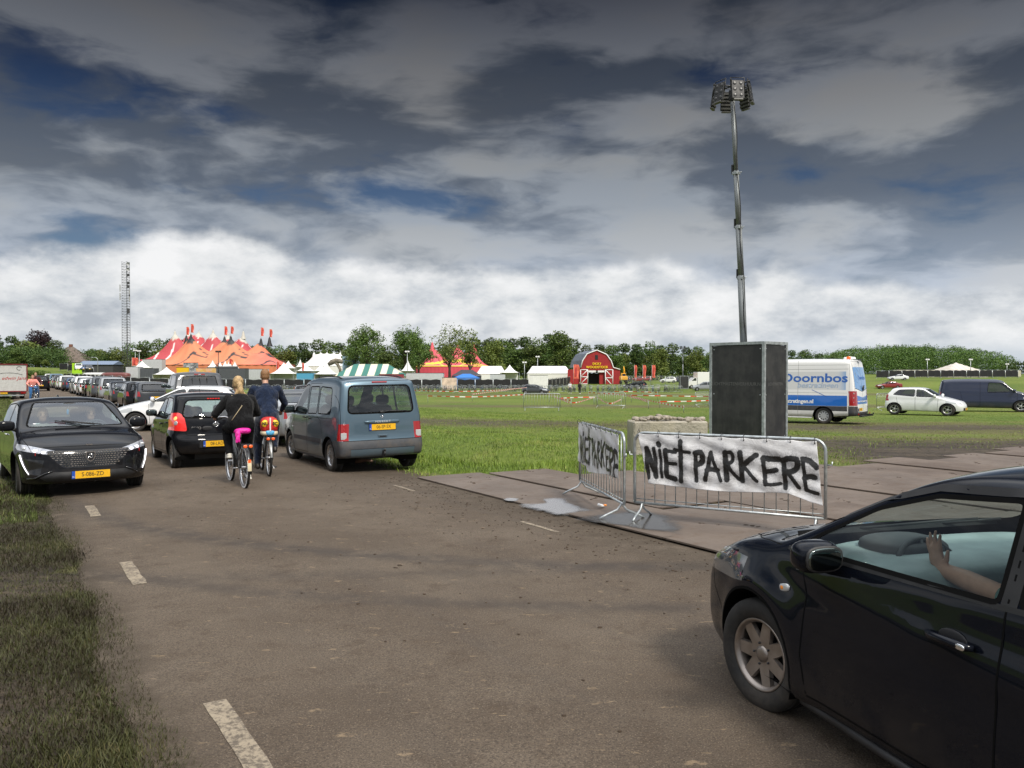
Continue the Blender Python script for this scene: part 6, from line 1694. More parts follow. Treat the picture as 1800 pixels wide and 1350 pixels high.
 q = MB(); q.blob((1.0, 0, .84), (.07, .06, .06), M_CHROME, .9); q.blob((1.035, 0, .84), (.015, .05, .05), M_CLEAR, .9); q.build('front_lamp', M_CHROME, root)
 st = MB(); st.tube([(.36, -.05, .26), (.30, -.10, .16), (.22, -.12, .12)], .008, M_ALLOY, 6); st.build('kick_stand', M_ALLOY, root)
 return root
def on_bike(o, b): o.location = b.location; o.rotation_euler = b.rotation_euler
bike1 = bicycle('bicycle', 'black city bicycle with white sided tyres and a cream mudguard tip, ridden by the woman', sidewall=M_WHITE)
hd = Vector((-.50, .86, 0)).normalized(); bike1.location = G(430, 859); bike1.location.z = .0; bike1.rotation_euler = (0, 0, math.atan2(hd.y, hd.x))
m = MB(); m.blob((.18, 0, .925), (.28, .27, .11), mat('pink_satin', (.75, .02, .33), .45, var=.35, vscale=30, bump=.02, bscale=50), .7, 20, 10)
m.blob((.05, .09, .87), (.05, .09, .12), MATS['pink_satin'], .8); m.blob((.03, .10, .80), (.03, .06, .13), MATS['pink_satin'], .9, rot=(R(14), 0, 0)); m.blob((.03, .075, .79), (.03, .03, .10), MATS['pink_satin'], .9, rot=(R(-8), 0, 0))
o = m.build('saddle_cover', MATS['pink_satin']); tag(o, 'bright pink satin cover knotted over the saddle of the black bicycle', 'saddle cover'); on_bike(o, bike1)
JW = dict(head=(.49, .0, 1.66), neck=(.40, 0, 1.50), chest=(.34, 0, 1.36), hip=(.27, 0, 1.05), shL=(.37, .185, 1.43), shR=(.37, -.185, 1.43), elL=(.50, .36, 1.19), elR=(.52, -.33, 1.19), haL=(.70, .31, 1.145), haR=(.70, -.29, 1.145),
   hiL=(.26, .10, 1.0), hiR=(.26, -.10, 1.0), knL=(.64, .15, .94), knR=(.48, -.125, .57), anL=(.43, .15, .565), anR=(.42, -.15, .20), toL=(.60, .15, .54), toR=(.59, -.16, .20))
w = rider('person', 'woman with a blonde ponytail, black hoodie and leggings, cycling on a pink saddle cover', JW, (cloth('black_hoodie', (.0085, .0085, .0095), sheen=.05), cloth('black_leggings', (.005, .005, .006), sheen=0)), hoodie=True, hairm=M_HAIR, tail=True, shoe_m=mat('white_sneaker', (.60, .57, .50), .6, var=.2, vscale=30)); on_bike(w, bike1)
st = MB(); st.tube([(.33, .13, 1.50), (.245, .07, 1.42), (.165, -.0, 1.33), (.13, .10, 1.20), (.13, .17, 1.10)], .006, mat('tan_strap', (.45, .36, .22), .6), 5); st.build('bag_strap', M_WOOD, w)
bike2 = bicycle('bicycle', 'silver city bicycle with a loaded luggage rack, ridden by the man in navy', frame_m=M_FRAMEG, fender=None)
hd = Vector((-.40, .92, 0)).normalized(); bike2.location = G(473, 838); bike2.location.z = 0; bike2.rotation_euler = (0, 0, math.atan2(hd.y, hd.x))
JM = dict(head=(.56, -.0, 1.80), neck=(.47, 0, 1.64), chest=(.40, 0, 1.48), hip=(.20, 0, 1.08), shL=(.43, .215, 1.56), shR=(.43, -.215, 1.56), elL=(.58, .33, 1.30), elR=(.58, -.36, 1.30), haL=(.76, .29, 1.15), haR=(.78, -.33, 1.16),
   hiL=(.20, .10, 1.02), hiR=(.20, -.10, 1.02), knL=(.50, .14, .60), knR=(.62, -.19, .88), anL=(.42, .15, .21), anR=(.47, -.16, .50), toL=(.60, .15, .20), toR=(.66, -.17, .48))
mn = rider('person', 'man with short ginger hair in a navy jacket and dark boots, riding beside the woman', JM, (cloth('navy_jacket', (.010, .018, .042), sheen=.1), cloth('navy_trousers', (.010, .016, .036))), hairm=M_HAIRG, shoe='boot', shoe_m=mat('dark_leather', (.022, .017, .014), .5)); on_bike(mn, bike2)
m = MB(); RED_ = mat('bag_red', (.50, .02, .015), .45, var=.3, vscale=18, bump=.03, bscale=25); YEL = mat('bag_yellow', (.80, .55, .02), .45); BLU = mat('bag_blue', (.10, .42, .72), .5, bump=.02, bscale=40, var=.3, vscale=20)
m.blob((-.02, 0, .93), (.34, .30, .30), RED_, .65, 24, 14)
for s_ in (1, -1): m.blob((-.165, s_ * .085, .965), (.05, .125, .13), YEL, .95)
m.box((-.195, 0, .95), (.01, .022, .24), M_WHITE); m.blob((-.02, 0, .79), (.34, .30, .10), mat('bag_cream', (.55, .47, .33), .7, var=.2), .6); m.blob((-.15, 0, .80), (.10, .17, .10), BLU, .8)
bag = m.build('shopping_bag', RED_); tag(bag, 'red and yellow shopping bag strapped on the rack of the silver bicycle', 'bag'); on_bike(bag, bike2)
text_mesh('NU', .075, M_INK, 'lettering', bag, .001, M=Matrix.Translation((-.195, .085, .965)) @ Matrix.Rotation(R(-90), 4, 'Z'), bold=.003); text_mesh('SC', .075, M_INK, 'lettering', bag, .001, M=Matrix.Translation((-.195, -.085, .965)) @ Matrix.Rotation(R(-90), 4, 'Z'), bold=.003)
bike3 = bicycle('bicycle', 'dark bicycle coming up the lane behind the oncoming car', fender=None, carrier=False)
p = G(57, 708.5); bike3.location = (p.x, p.y, 0); hd = -U; bike3.rotation_euler = (0, 0, math.atan2(hd.y, hd.x) + R(6)); bike3.location = bike3.location - Vector((hd.x, hd.y, 0)) * 1.1
pl = bpy.data.materials.new('plaid_shirt'); pl.use_nodes = True; t = NT(pl.node_tree); b_ = t.n['Principled BSDF']; o_ = t.obj(); x_, y_, z_ = t.sep(o_)
sy = t.math('GREATER_THAN', t.math('SINE', t.math('MULTIPLY', y_, 62)), .1); sz = t.math('GREATER_THAN', t.math('SINE', t.math('MULTIPLY', z_, 62)), .1)
t.put(b_.inputs['Base Color'], t.mix(sz, t.mix(sy, (.70, .10, .12), (.75, .40, .25)), t.mix(sy, (.80, .45, .38), (.68, .16, .20)))); b_.inputs['Roughness'].default_value = .9
JB = dict(JW); JB.update(head=(.42, 0, 1.64), elL=(.48, .33, 1.20), elR=(.48, -.33, 1.20), hiL=(.2, .1, .99))
by = rider('person', 'young cyclist in a pink plaid shirt and blue jeans coming towards the camera', JB, (pl, cloth('blue_jeans', (.03, .12, .30))), hairm=M_HAIRG, detail=.6, short=False); on_bike(by, bike3); face(by, JB['head'])
bike4 = copy_tree(bike3); bike4['label'] = 'second bicycle following right behind the plaid shirted cyclist'; bike4.location = bike3.location - Vector((hd.x, hd.y, 0)) * 2.3 + Vector((.25, 0, 0))
b2 = rider('person', 'cyclist in dark red riding right behind the plaid shirted cyclist', dict(JM, head=(.50, 0, 1.80)), (cloth('wine_top', (.06, .012, .015)), cloth('jeans_dark', (.02, .05, .12))), hairm=M_HAIRG, detail=.6); on_bike(b2, bike4); face(b2, (.50, 0, 1.80))
# ---------------------------------------------------------------- people inside the cars
def sitter(car, label, y, shirt, hairm, k=1.0, x=-.02, z=.50, yaw=0, arms=True, long_hair=False):
 hp, ch, nk, hd_ = Vector((x, y, z)), Vector((x - .12, y, z + .36)), Vector((x - .12, y, z + .50)), Vector((x - .09, y, z + .64))
 limbs = [([hp, ch, nk], [.13, .14, .055]), ([nk, hd_], [.05, .055])]
 for s_ in (1, -1): limbs += [([ch, ch + Vector((0, s_ * .18, .06))], [.1, .06]), ([ch + Vector((0, s_ * .18, .06)), ch + Vector((.16, s_ * .24, -.18)), ch + Vector((.38, s_ * .14, -.08))], [.05, .042, .03]), ([hp, hp + Vector((.4, s_ * .12, .06)), hp + Vector((.62, s_ * .12, -.25))], [.09, .065, .045])]
 body = flesh('person', limbs, head_blobs(hd_, yaw=yaw), M_SKIN, None, voxel=.011, smooth=2); tag(body, label, 'person')
 flesh('shirt', [([hp + Vector((0, 0, .02)), ch, nk - Vector((0, 0, .04))], [.16, .165, .09])] + [([ch, ch + Vector((0, s_ * .18, .06)), ch + Vector((.08, s_ * .22, -.08))], [.13, .08, .065]) for s_ in (1, -1)], [], shirt, body, voxel=.016)
 hb = [(hd_ + Vector((-.03, 0, .045)), (.19, .175, .20), 1)]
 if long_hair: hb += [(hd_ + Vector((-.04, .07, -.08)), (.12, .07, .28), 1), (hd_ + Vector((-.04, -.07, -.08)), (.12, .07, .28), 1)]
 flesh('hair', [], hb, hairm, body, voxel=.011); face(body, hd_, yaw=yaw)
 body.location = car.location; body.rotation_euler = car.rotation_euler
 return body
sitter(ONCOMING, 'driver of the oncoming black car in a dark shirt', .37, cloth('dark_shirt', (.03, .03, .035)), M_HAIRD, x=.02)
sitter(ONCOMING, 'passenger of the oncoming black car in a pale top looking ahead', -.37, cloth('pale_top', (.30, .29, .28)), M_HAIRD, x=.02, long_hair=True)
def driver():
 hp, ch, nk, hd_ = Vector((-.42, .36, .50)), Vector((-.60, .36, .88)), Vector((-.60, .36, 1.03)), Vector((-.57, .36, 1.17))
 el, wr = Vector((-.10, .46, .925)), Vector((.27, .45, .965))
 limbs = [([hp, ch, nk], [.14, .15, .06]), ([nk, hd_], [.052, .058]), ([ch, ch + Vector((0, .19, .05))], [.11, .07]), ([ch + Vector((0, .19, .05)), el, (el * .45 + wr * .55), wr], [.055, .048, .046, .030]),
    ([ch, ch + Vector((0, -.19, .05))], [.11, .07]), ([ch + Vector((0, -.19, .05)), (-.28, .12, .78), (.10, .22, .86)], [.055, .045, .03]), ([hp, (.02, .24, .56), (.30, .24, .30)], [.1, .07, .05]), ([hp, (.02, .46, .56), (.30, .46, .30)], [.1, .07, .05])]
 w = Vector(wr); d = Vector((.32, .0, 1)).normalized(); side = Vector((-1, .15, .25)).normalized()
 hd2 = [([w, w + d * .045, w + d * .085], [.028, .034, .026]), ([w + d * .02 + side * .02, w + d * .085 + side * .028], [.020, .015]), ([w + d * .02 - side * .02, w + d * .08 - side * .030], [.020, .014])]
 for i, ln in enumerate((.062, .075, .070, .056)):
  o_ = (i - 1.5) * .024; dd = (d - side * o_ * 6.0).normalized(); b0 = w + d * (.088 if i in (1, 2) else .082) - side * o_ * 1.05
  cv = Vector((.0, .15 + .1 * (i % 2), 0)); p1 = b0 + dd * ln * .42; p2 = p1 + (dd - cv * .7).normalized() * ln * .34; p3 = p2 + (dd - cv * 1.5).normalized() * ln * .28
  hd2.append(([b0, p1, p2, p3], [.0105, .0098, .0088, .007]))
 t0 = w + d * .02 + side * .026; hd2.append(([t0, t0 + (d * .35 + side).normalized() * .04, t0 + (d * .75 + side * .9).normalized() * .078], [.0145, .012, .009]))
 body = flesh('person', limbs + hd2, head_blobs(hd_), M_SKIN, None, voxel=.0062, smooth=2)
 tag(body, 'driver of the near dark blue car in a green T-shirt raising an open hand', 'person')
 flesh('shirt', [([hp, ch, nk - Vector((0, 0, .04))], [.17, .175, .09]), ([ch, ch + Vector((0, .19, .05)), (ch + Vector((0, .19, .05))) * .08 + el * .92], [.14, .09, .07]), ([ch, ch + Vector((0, -.19, .05)), (-.40, .14, .84)], [.14, .09, .07])], [], cloth('green_shirt', (.01, .14, .10)), body, voxel=.014)
 flesh('hair', [], [(hd_ + Vector((-.03, 0, .045)), (.19, .175, .20), 1)], M_HAIRD, body, voxel=.012); face(body, hd_)
 body.location = NEAR.location; body.rotation_euler = NEAR.rotation_euler
driver()
def walker(px, py, label, top, leg, hairm, face_away=True, shorts=False, yaw=0):
 p = P(px, py); root = None
 J = dict(head=(.02, 0, 1.66), neck=(0, 0, 1.50), chest=(0, 0, 1.34), hip=(0, 0, .98), shL=(0, .19, 1.42), shR=(0, -.19, 1.42), elL=(-.08, .25, 1.14), elR=(.06, -.25, 1.14), haL=(.0, .26, .90), haR=(.18, -.25, .93),
    hiL=(0, .09, .94), hiR=(0, -.09, .94), knL=(.14, .10, .52), knR=(-.04, -.10, .50), anL=(.14, .10, .09), anR=(-.26, -.10, .14), toL=(.30, .10, .08), toR=(-.12, -.10, .08))
 b_ = rider('person', label, J, (top, leg), hairm=hairm, detail=.5, short=shorts, shoe_m=M_WHITE); b_.location = p; b_.rotation_euler[2] = yaw; return b_
walker(1002, 691.5, 'walker in a white T-shirt and grey shorts on the field in front of the barn', cloth('white_tee', (.62, .62, .64)), cloth('grey_shorts', (.09, .09, .10)), M_HAIRG, shorts=True, yaw=R(-80))
walker(1019, 692, 'walker all in black beside the one in the white T-shirt', cloth('black_walk', (.012, .012, .013)), cloth('black_walk', (.012, .012, .013)), M_HAIRD, yaw=R(-100))
# ---------------------------------------------------------------- crowd barriers and the sprayed banners
def crowd_barrier(label, a, b, group=None, name='crowd_barrier', za=None, bars=17):
 a, b = Vector(a), Vector(b); d = (b - a); L = d.length
 root = thing(name, label, 'barrier', a, math.atan2(d.y, d.x), group)
 if abs(d.z) > 1e-4: root.rotation_euler[1] = -math.asin(d.z / L)
 H, zb, r_ = 1.08, .20, .13
 f = MB()
 c = [(0, 0, zb)]
 for i in range(7): q = math.pi - math.pi / 2 * i / 6; c.append((r_ + r_ * math.cos(q), 0, H - r_ + r_ * math.sin(q)))
 for i in range(7): q = math.pi / 2 - math.pi / 2 * i / 6; c.append((L - r_ + r_ * math.cos(q), 0, H - r_ + r_ * math.sin(q)))
 c.append((L, 0, zb))
 f.tube(c, .019, M_GALV, 10); f.tube([(0, 0, zb), (L, 0, zb)], .016, M_GALV, 8); f.tube([(0, 0, zb + .05), (L, 0, zb + .05)], .006, M_GALV, 6)
 for i in range(1, bars): x = L * i / bars; f.tube([(x, 0, zb), (x, 0, H)], .0065, M_GALV, 6)
 for x, zz in ((-.02, .80), (L + .02, .80)): f.tube([(x, 0, zz), (x + (.05 if x > 0 else -.05), 0, zz), (x + (.05 if x > 0 else -.05), 0, zz + .04)], .009, M_GALV, 6)
 f.build('frame', M_GALV, root)
 for x, sk in ((.10, .0), (L - .10, .0)):
  for s_ in (1, -1):
   g = MB(); g.tube([(x, 0, zb), (x, s_ * .02, zb - .03), (x, s_ * .06, zb - .08), (x, s_ * .22, .05), (x, s_ * .29, .012)], .014, M_GALV, 8); g.build('foot', M_GALV, root)
 return root, L
def zi(x, y):
 a = (x - 470) / 1225 * 2.27; d = 10.3 - 1.2 * a / 2.27
 return a, EYE - (720 + y / 3.6 - 657) * d / 1440
STROKES = [[(560, 260), (566, 350), (576, 445)], [(562, 262), (600, 360), (632, 440)], [(632, 440), (624, 340), (612, 262)],
   [(655, 272), (664, 360), (672, 442)], [(645, 232), (649, 240)],
   [(695, 275), (700, 350), (706, 440)], [(695, 276), (735, 282), (768, 286)], [(702, 356), (735, 358), (768, 360)], [(706, 440), (740, 450), (768, 456)],
   [(802, 218), (806, 340), (808, 470)], [(760, 268), (810, 280), (865, 288)],
   [(905, 290), (908, 380), (914, 466)], [(905, 292), (940, 290), (952, 320), (945, 352), (912, 366)],
   [(972, 462), (988, 380), (1004, 290)], [(1004, 290), (1036, 380), (1072, 468)], [(984, 396), (1012, 396), (1048, 402)],
   [(1098, 290), (1104, 380), (1110, 462)], [(1098, 292), (1136, 288), (1150, 318), (1140, 350), (1104, 366)], [(1118, 370), (1150, 420), (1186, 460)],
   [(1196, 290), (1204, 380), (1210, 468)], [(1296, 306), (1250, 340), (1212, 376)], [(1212, 372), (1255, 420), (1300, 472)],
   [(1338, 322), (1346, 410), (1354, 492)], [(1338, 326), (1385, 332), (1436, 334)], [(1346, 412), (1390, 408), (1420, 402)], [(1352, 492), (1400, 494), (1446, 488)],
   [(1462, 335), (1470, 420), (1476, 515)], [(1462, 340), (1500, 328), (1545, 338), (1548, 380), (1520, 408), (1474, 418)], [(1490, 420), (1525, 465), (1558, 512)],
   [(1580, 330), (1590, 430), (1600, 530)], [(1580, 332), (1620, 345), (1660, 385)], [(1592, 452), (1620, 442), (1650, 450)], [(1600, 528), (1635, 540), (1668, 550)]]
def m_banner():
 m = bpy.data.materials.new('banner_sheet'); m.use_nodes = True; t = NT(m.node_tree); b = t.n['Principled BSDF']
 pt = t.attr('paint'); hz_ = t.attr('haze'); o = t.obj()
 n1 = t.noise(o, 26, 6, .7); n2 = t.noise(o, 4, 5, .6); sp = t.noise(o, 220, 2, .6)
 k = t.step(t.math('ADD', pt, t.math('MULTIPLY', t.math('SUBTRACT', n1, .5), .40)), .33, .60)
 hk = t.math('MULTIPLY', hz_, t.step(t.math('ADD', sp, t.math('MULTIPLY', n1, .5)), .55, .95))
 base = t.mix(t.step(n2, .35, .7), (.80, .80, .81), (.66, .66, .68)); base = t.mix(t.math('MULTIPLY', hk, .75), base, (.09, .09, .095))
 t.put(b.inputs['Base Color'], t.mix(k, base, (.012, .012, .012))); t.put(b.inputs['Roughness'], t.mix(k, (.42, .42, .42), t.mix(t.step(n1, .5, .6), (.5, .5, .5), (.12, .12, .12))))
 b.inputs['Specular IOR Level'].default_value = .5
 t.put(b.inputs['Normal'], t.bump(t.noise(t.mapv(o, scale=(1, 1, 1.6), rot=(0, .5, 0)), 3.2, 5, .55, 1.2), .04, .35))
 return m
M_BANNER = m_banner()
def banner(root, L, label, y_off, corners, bottom, flip=False, seed=0, wr=1.0, sqz=None, sw=1.0):
 """corners: top-left x,z / top-right x,z, bottom: list of (x,z) for the lower hem"""
 r2 = np.random.default_rng(seed)
 nu, nv = 230, 76; u = np.linspace(0, 1, nu)[:, None]; v = np.linspace(0, 1, nv)[None, :]
 (x0, z0), (x1, z1) = corners
 bx = np.interp(u, np.linspace(0, 1, len(bottom)), [p[0] for p in bottom]); bz = np.interp(u, np.linspace(0, 1, len(bottom)), [p[1] for p in bottom])
 tx = x0 + (x1 - x0) * u; tz_ = z0 + (z1 - z0) * u
 X = tx * (1 - v) + bx * v; Z = tz_ * (1 - v) + bz * v
 tie = np.abs(np.sin(u * math.pi * 8)); Z = Z - .012 * tie * (1 - v) ** 6
 Yd = wr * .7 * (.014 * np.sin(X * 9 + Z * 6 + seed) + .012 * np.sin(X * 23 - Z * 17 + seed * 2) * v + .018 * np.sin(X * 4.1 + 1.3 + seed) * v + .010 * np.sin(Z * 30 + X * 12)) * np.minimum(1, v * 5)
 Yd = Yd - .03 * np.exp(-((X - .86 * L) / .12) ** 2) * v * wr
 pa = np.zeros_like(X); hz_ = np.zeros_like(X)
 fx = (lambda q: q) if not sqz else (lambda q: np.interp(q, [a for a, b in sqz], [b for a, b in sqz]))
 for k, st in enumerate(STROKES):
  pts = [zi(*p) for p in st]; pts = [(float(fx(a)), c + (.02 * math.sin(a * 7 + seed) if seed else 0)) for a, c in pts]; pts = crom(pts, 5)
  wd = (.027 if k != 4 else .03) * sw * (1 + .25 * math.sin(k * 1.7))
  for i in range(len(pts) - 1):
   a, b_ = np.array(pts[i]), np.array(pts[i + 1]); ab = b_ - a; l2 = max((ab ** 2).sum(), 1e-9)
   t = np.clip(((X - a[0]) * ab[0] + (Z - a[1]) * ab[1]) / l2, 0, 1)
   d = np.hypot(X - a[0] - t * ab[0], Z - a[1] - t * ab[1])
   pa = np.maximum(pa, np.exp(-(d / wd) ** 2 * .75)); hz_ = np.maximum(hz_, 1.1 * np.exp(-(d / (wd * 2.4)) ** 2) + .30 * np.exp(-(d / (wd * 6)) ** 2))
 V = np.stack([X, y_off + Yd, Z], -1).reshape(-1, 3)
 o = np_mesh('banner', V, grid_faces(nu, nv), M_BANNER, smooth=True, attrs={'paint': pa.ravel(), 'haze': hz_.ravel()})
 so = o.modifiers.new('s', 'SOLIDIFY'); so.thickness = .002
 tag(o, label, 'banner', 'NIET PARKERE banners'); o['group'] = 'sprayed no parking banners'
 o.location = root.location; o.rotation_euler = root.rotation_euler
 for i in range(9):
  q = (i + .02) / 8 * .985 + .004; t_ = MB(); xx = x0 + (x1 - x0) * q; zz = z0 + (z1 - z0) * q
  t_.tube([(xx, y_off - .022, zz + .018), (xx, y_off - .006, zz - .03), (xx, y_off + .02, zz + .0), (xx, y_off + .03, zz + .03), (xx, y_off, zz + .045)], .004, M_INK, 5, closed=True); t_.blob((xx, y_off - .006, zz - .028), (.016, .006, .016), M_INK, 1, 8, 4)
  t_.build('cable_tie', M_INK, o)
 return o
A0, A1 = Vector((1.03, 12.40, .035)), Vector((1.39, 10.13, .030)); B0, B1 = Vector((1.55, 10.32, .030)), Vector((3.49, 9.10, .035))
rA, LA = crowd_barrier('galvanised crowd barrier standing end on, left of the front one, at the plates', A0, A1)
rB, LB = crowd_barrier('galvanised crowd barrier facing the road in front of the light mast cabinet', B0, B1)
banner(rB, LB, 'white sheet sprayed NiET PARKERE in black, tied to the barrier facing the road', -.030, ((.05, 1.075), (2.20, 1.065)), [(.20, .455), (.35, .45), (.50, .44), (1.2, .42), (1.9, .46), (2.14, .38), (2.27, .35)])
banner(rA, LA, 'narrower looking white sheet sprayed NiT PARKERE, tied to the end on barrier', -.030, ((.03, 1.085), (2.12, 1.06)), [(.03, .50), (.25, .48), (.5, .47), (.62, .40), (1.1, .44), (1.7, .50), (2.12, .50)], seed=3, wr=.55, sqz=[(0, .02), (.14, .14), (.55, .60), (2.27, 2.18)])
w_ = MB(); w_.blob((0, 0, .02), (.10, .06, .04), M_WHITE, .5, 8, 5, rot=(.2, .3, .5)); w_.blob((.06, .01, .022), (.05, .04, .03), M_AMBER, .6, 7, 4)
o = w_.build('wrapper', M_WHITE, loc=G(1056, 891, .04)); tag(o, 'small crumpled wrapper lying on the steel plate by the barrier', 'litter')
# ---------------------------------------------------------------- light mast with its ballast cabinet
def m_board():
 m = bpy.data.materials.new('film_faced_board'); m.use_nodes = True; t = NT(m.node_tree); b = t.n['Principled BSDF']; o = t.obj()
 n1 = t.noise(o, 2.5, 6, .6); n2 = t.noise(t.mapv(o, scale=(1, 1, .15)), 14, 4, .6)
 t.put(b.inputs['Base Color'], t.mix(t.step(t.math('ADD', n1, t.math('MULTIPLY', n2, .3)), .5, .8), (.018, .018, .020), (.038, .037, .037))); b.inputs['Roughness'].default_value = .5
 return m
M_BOARD = m_board(); M_FAINT = mat('faint_print', (.10, .10, .10), .6)
M_MASTS = mat('mast_zinc', (.20, .215, .22), .5, metal=.5, var=.1, vscale=4)
def light_mast(name, label, loc, rz, w=1.65, d=1.10, h=2.80, full=True, group=None, top_z=9.3, lean=(-.35, 0)):
 root = thing(name, label, 'light mast', loc, rz, group)
 p = .075; f = MB()
 for x in (0, w):
  for y in (0, d): f.box((x, y, h / 2), (p, p, h), M_GALVD)
 for z in (.12, h - p / 2):
  for y in (0, d): f.box((w / 2, y, z), (w - p, p * .98, p), M_GALVD)
  for x in (0, w): f.box((x, d / 2, z), (p * .98, d - p, p), M_GALVD)
 f.box((w / 2, d / 2, .05), (w * .9, d * .9, .08), M_GALVD); f.box((w / 2, d / 2, h - .02), (w - p, d - p, .02), M_GALVD)
 f.build('cabinet_frame', M_GALVD, root)
 for k, (c, s_) in enumerate((((w / 2, -.005, h / 2 + .03), (w - p, .018, h - .24)), ((w / 2, d + .005, h / 2 + .03), (w - p, .018, h - .24)), ((w + .005, d / 2, h / 2 + .03), (.018, d - p, h - .24)), ((-.005, d / 2, h / 2 + .03), (.018, d - p, h - .24)))):
  m = MB(); m.box(c, s_, M_BOARD)
  for a in (-.46, .46):
   for q in (-.46, -.02, .46):
    if k < 2: m.blob((c[0] + a * s_[0], c[1] + (-.012 if k == 0 else .012), c[2] + q * s_[2]), (.035, .012, .035), M_GALV, 1, 8, 5)
    else: m.blob((c[0] + (.012 if k == 2 else -.012), c[1] + a * s_[1], c[2] + q * s_[2]), (.012, .035, .035), M_GALV, 1, 8, 5)
  b_ = m.build('side_board', M_BOARD, root)
  if full and k == 0: text_mesh('LICHTMASTENVERHUUR.NL', .125, M_FAINT, 'lettering', b_, .0008, M=Matrix.Translation((w / 2, -.0155, 1.66)), xs=1.02)
  if full and k == 2: text_mesh('LICHTMASTEN', .115, M_FAINT, 'lettering', b_, .0008, M=Matrix.Translation((w + .0155, d / 2, 1.66)) @ Matrix.Rotation(R(90), 4, 'Z'), xs=.98)
 mz = [h - .4, 4.55, 5.95, 7.45, top_z - .25]; b0 = Vector((w * .40, d * .55, 0)); ls = Vector((*lean, 0)); ls.rotate(Euler((0, 0, -rz)))
 pt = lambda z: b0 + Vector((0, 0, z)) + ls * ((z - h) / (top_z - h)) if z > h else b0 + Vector((0, 0, z))
 for i in range(4):
  s_ = .115 - .014 * i; m = MB(); a, b_ = pt(mz[i]), pt(mz[i + 1] + (.12 if i < 3 else 0))
  m.tube([a, b_], s_, M_MASTS, 4); m.build('mast_section', M_MASTS, root)
  if full and i:
   m = MB(); c = pt(mz[i]); m.box(c + Vector((0, 0, .05)), (.17, .17, .08), M_GALVD, bev=.01); m.box(c + Vector((-.11, 0, .18)), (.06, .08, .26), M_BLACK, bev=.01); m.tube([c + Vector((-.06, 0, .06)), c + Vector((.18, 0, .06))], .012, M_GALV, 6); m.build('mast_clamp', M_GALV, root)
 m = MB(); cb = [pt(z) + Vector((.10 + .03 * math.sin(z * 3.1), -.06, 0)) for z in np.linspace(h - .1, top_z - .3, 24)]; m.tube(cb, .012, M_INK, 5); m.build('cable', M_INK, root)
 t0 = pt(top_z)
 hd_ = MB(); hd_.box(t0 + Vector((0, 0, -.10)), (.14, .14, .30), M_BLACK, bev=.01)
 for a in range(3): q = math.pi * a / 3; dv = Vector((math.cos(q), math.sin(q), 0)) * .56; hd_.tube([t0 - dv + Vector((0, 0, .16)), t0 + dv + Vector((0, 0, .16))], .022, M_BLACK, 6)
 hd_.build('mast_head', M_BLACK, root)
 n = 6 if full else 4; fm_ = mat('flood_grey', (.10, .10, .095), .5, metal=.3); LENS = mat('flood_lens', (.035, .035, .035), .3)
 for a in range(n):
  q = 2 * math.pi * (a + .35) / n; dv = Vector((math.cos(q), math.sin(q), 0)); c = t0 + dv * .50 + Vector((0, 0, -.10))
  T = Matrix.Translation(c) @ Matrix.Rotation(q, 4, 'Z') @ Matrix.Rotation(R(-9), 4, 'Y')
  m = MB(); m.box((0, 0, 0), (.05, .34, .52), M_BLACK, M=T, bev=.01)
  for z in (-.2, -.1, 0, .1, .2): m.box((-.035, 0, z), (.035, .32, .05), fm_, M=T)
  for y in (-.085, .085):
   for z in (-.17, 0, .17): m.blob((.028, y, z), (.016, .10, .10), LENS, 1, 10, 5, M=T)
  m.box((0, 0, -.29), (.09, .26, .05), fm_, M=T, bev=.01); fl = m.build('floodlight', M_BLACK, root)
  m = MB(); m.tube([T @ Vector((0, -.19, .0)), T @ Vector((0, -.19, .34)), T @ Vector((0, .19, .34)), T @ Vector((0, .19, 0))], .014, M_BLACK, 6); m.build('bracket', M_BLACK, fl)
 return root
c0 = Vector((5.57, 22.9, 0)); c1 = Vector((6.66, 21.66, 0)); dd = c1 - c0
light_mast('light_mast', 'tall telescopic floodlight mast rising from a dark grey steel framed cabinet', (c0.x, c0.y, tz(6.2, 22.2) - .02), math.atan2(dd.y, dd.x), w=dd.length, lean=(-.36, .0), top_z=9.75)
p = P(1201, 684); light_mast('light_mast', 'second floodlight mast with a dark cabinet far out near the bicycle park', p + Vector((-.6, 0, 0)), R(0), w=1.6, h=2.5, full=False, top_z=7.9, lean=(0, 0))
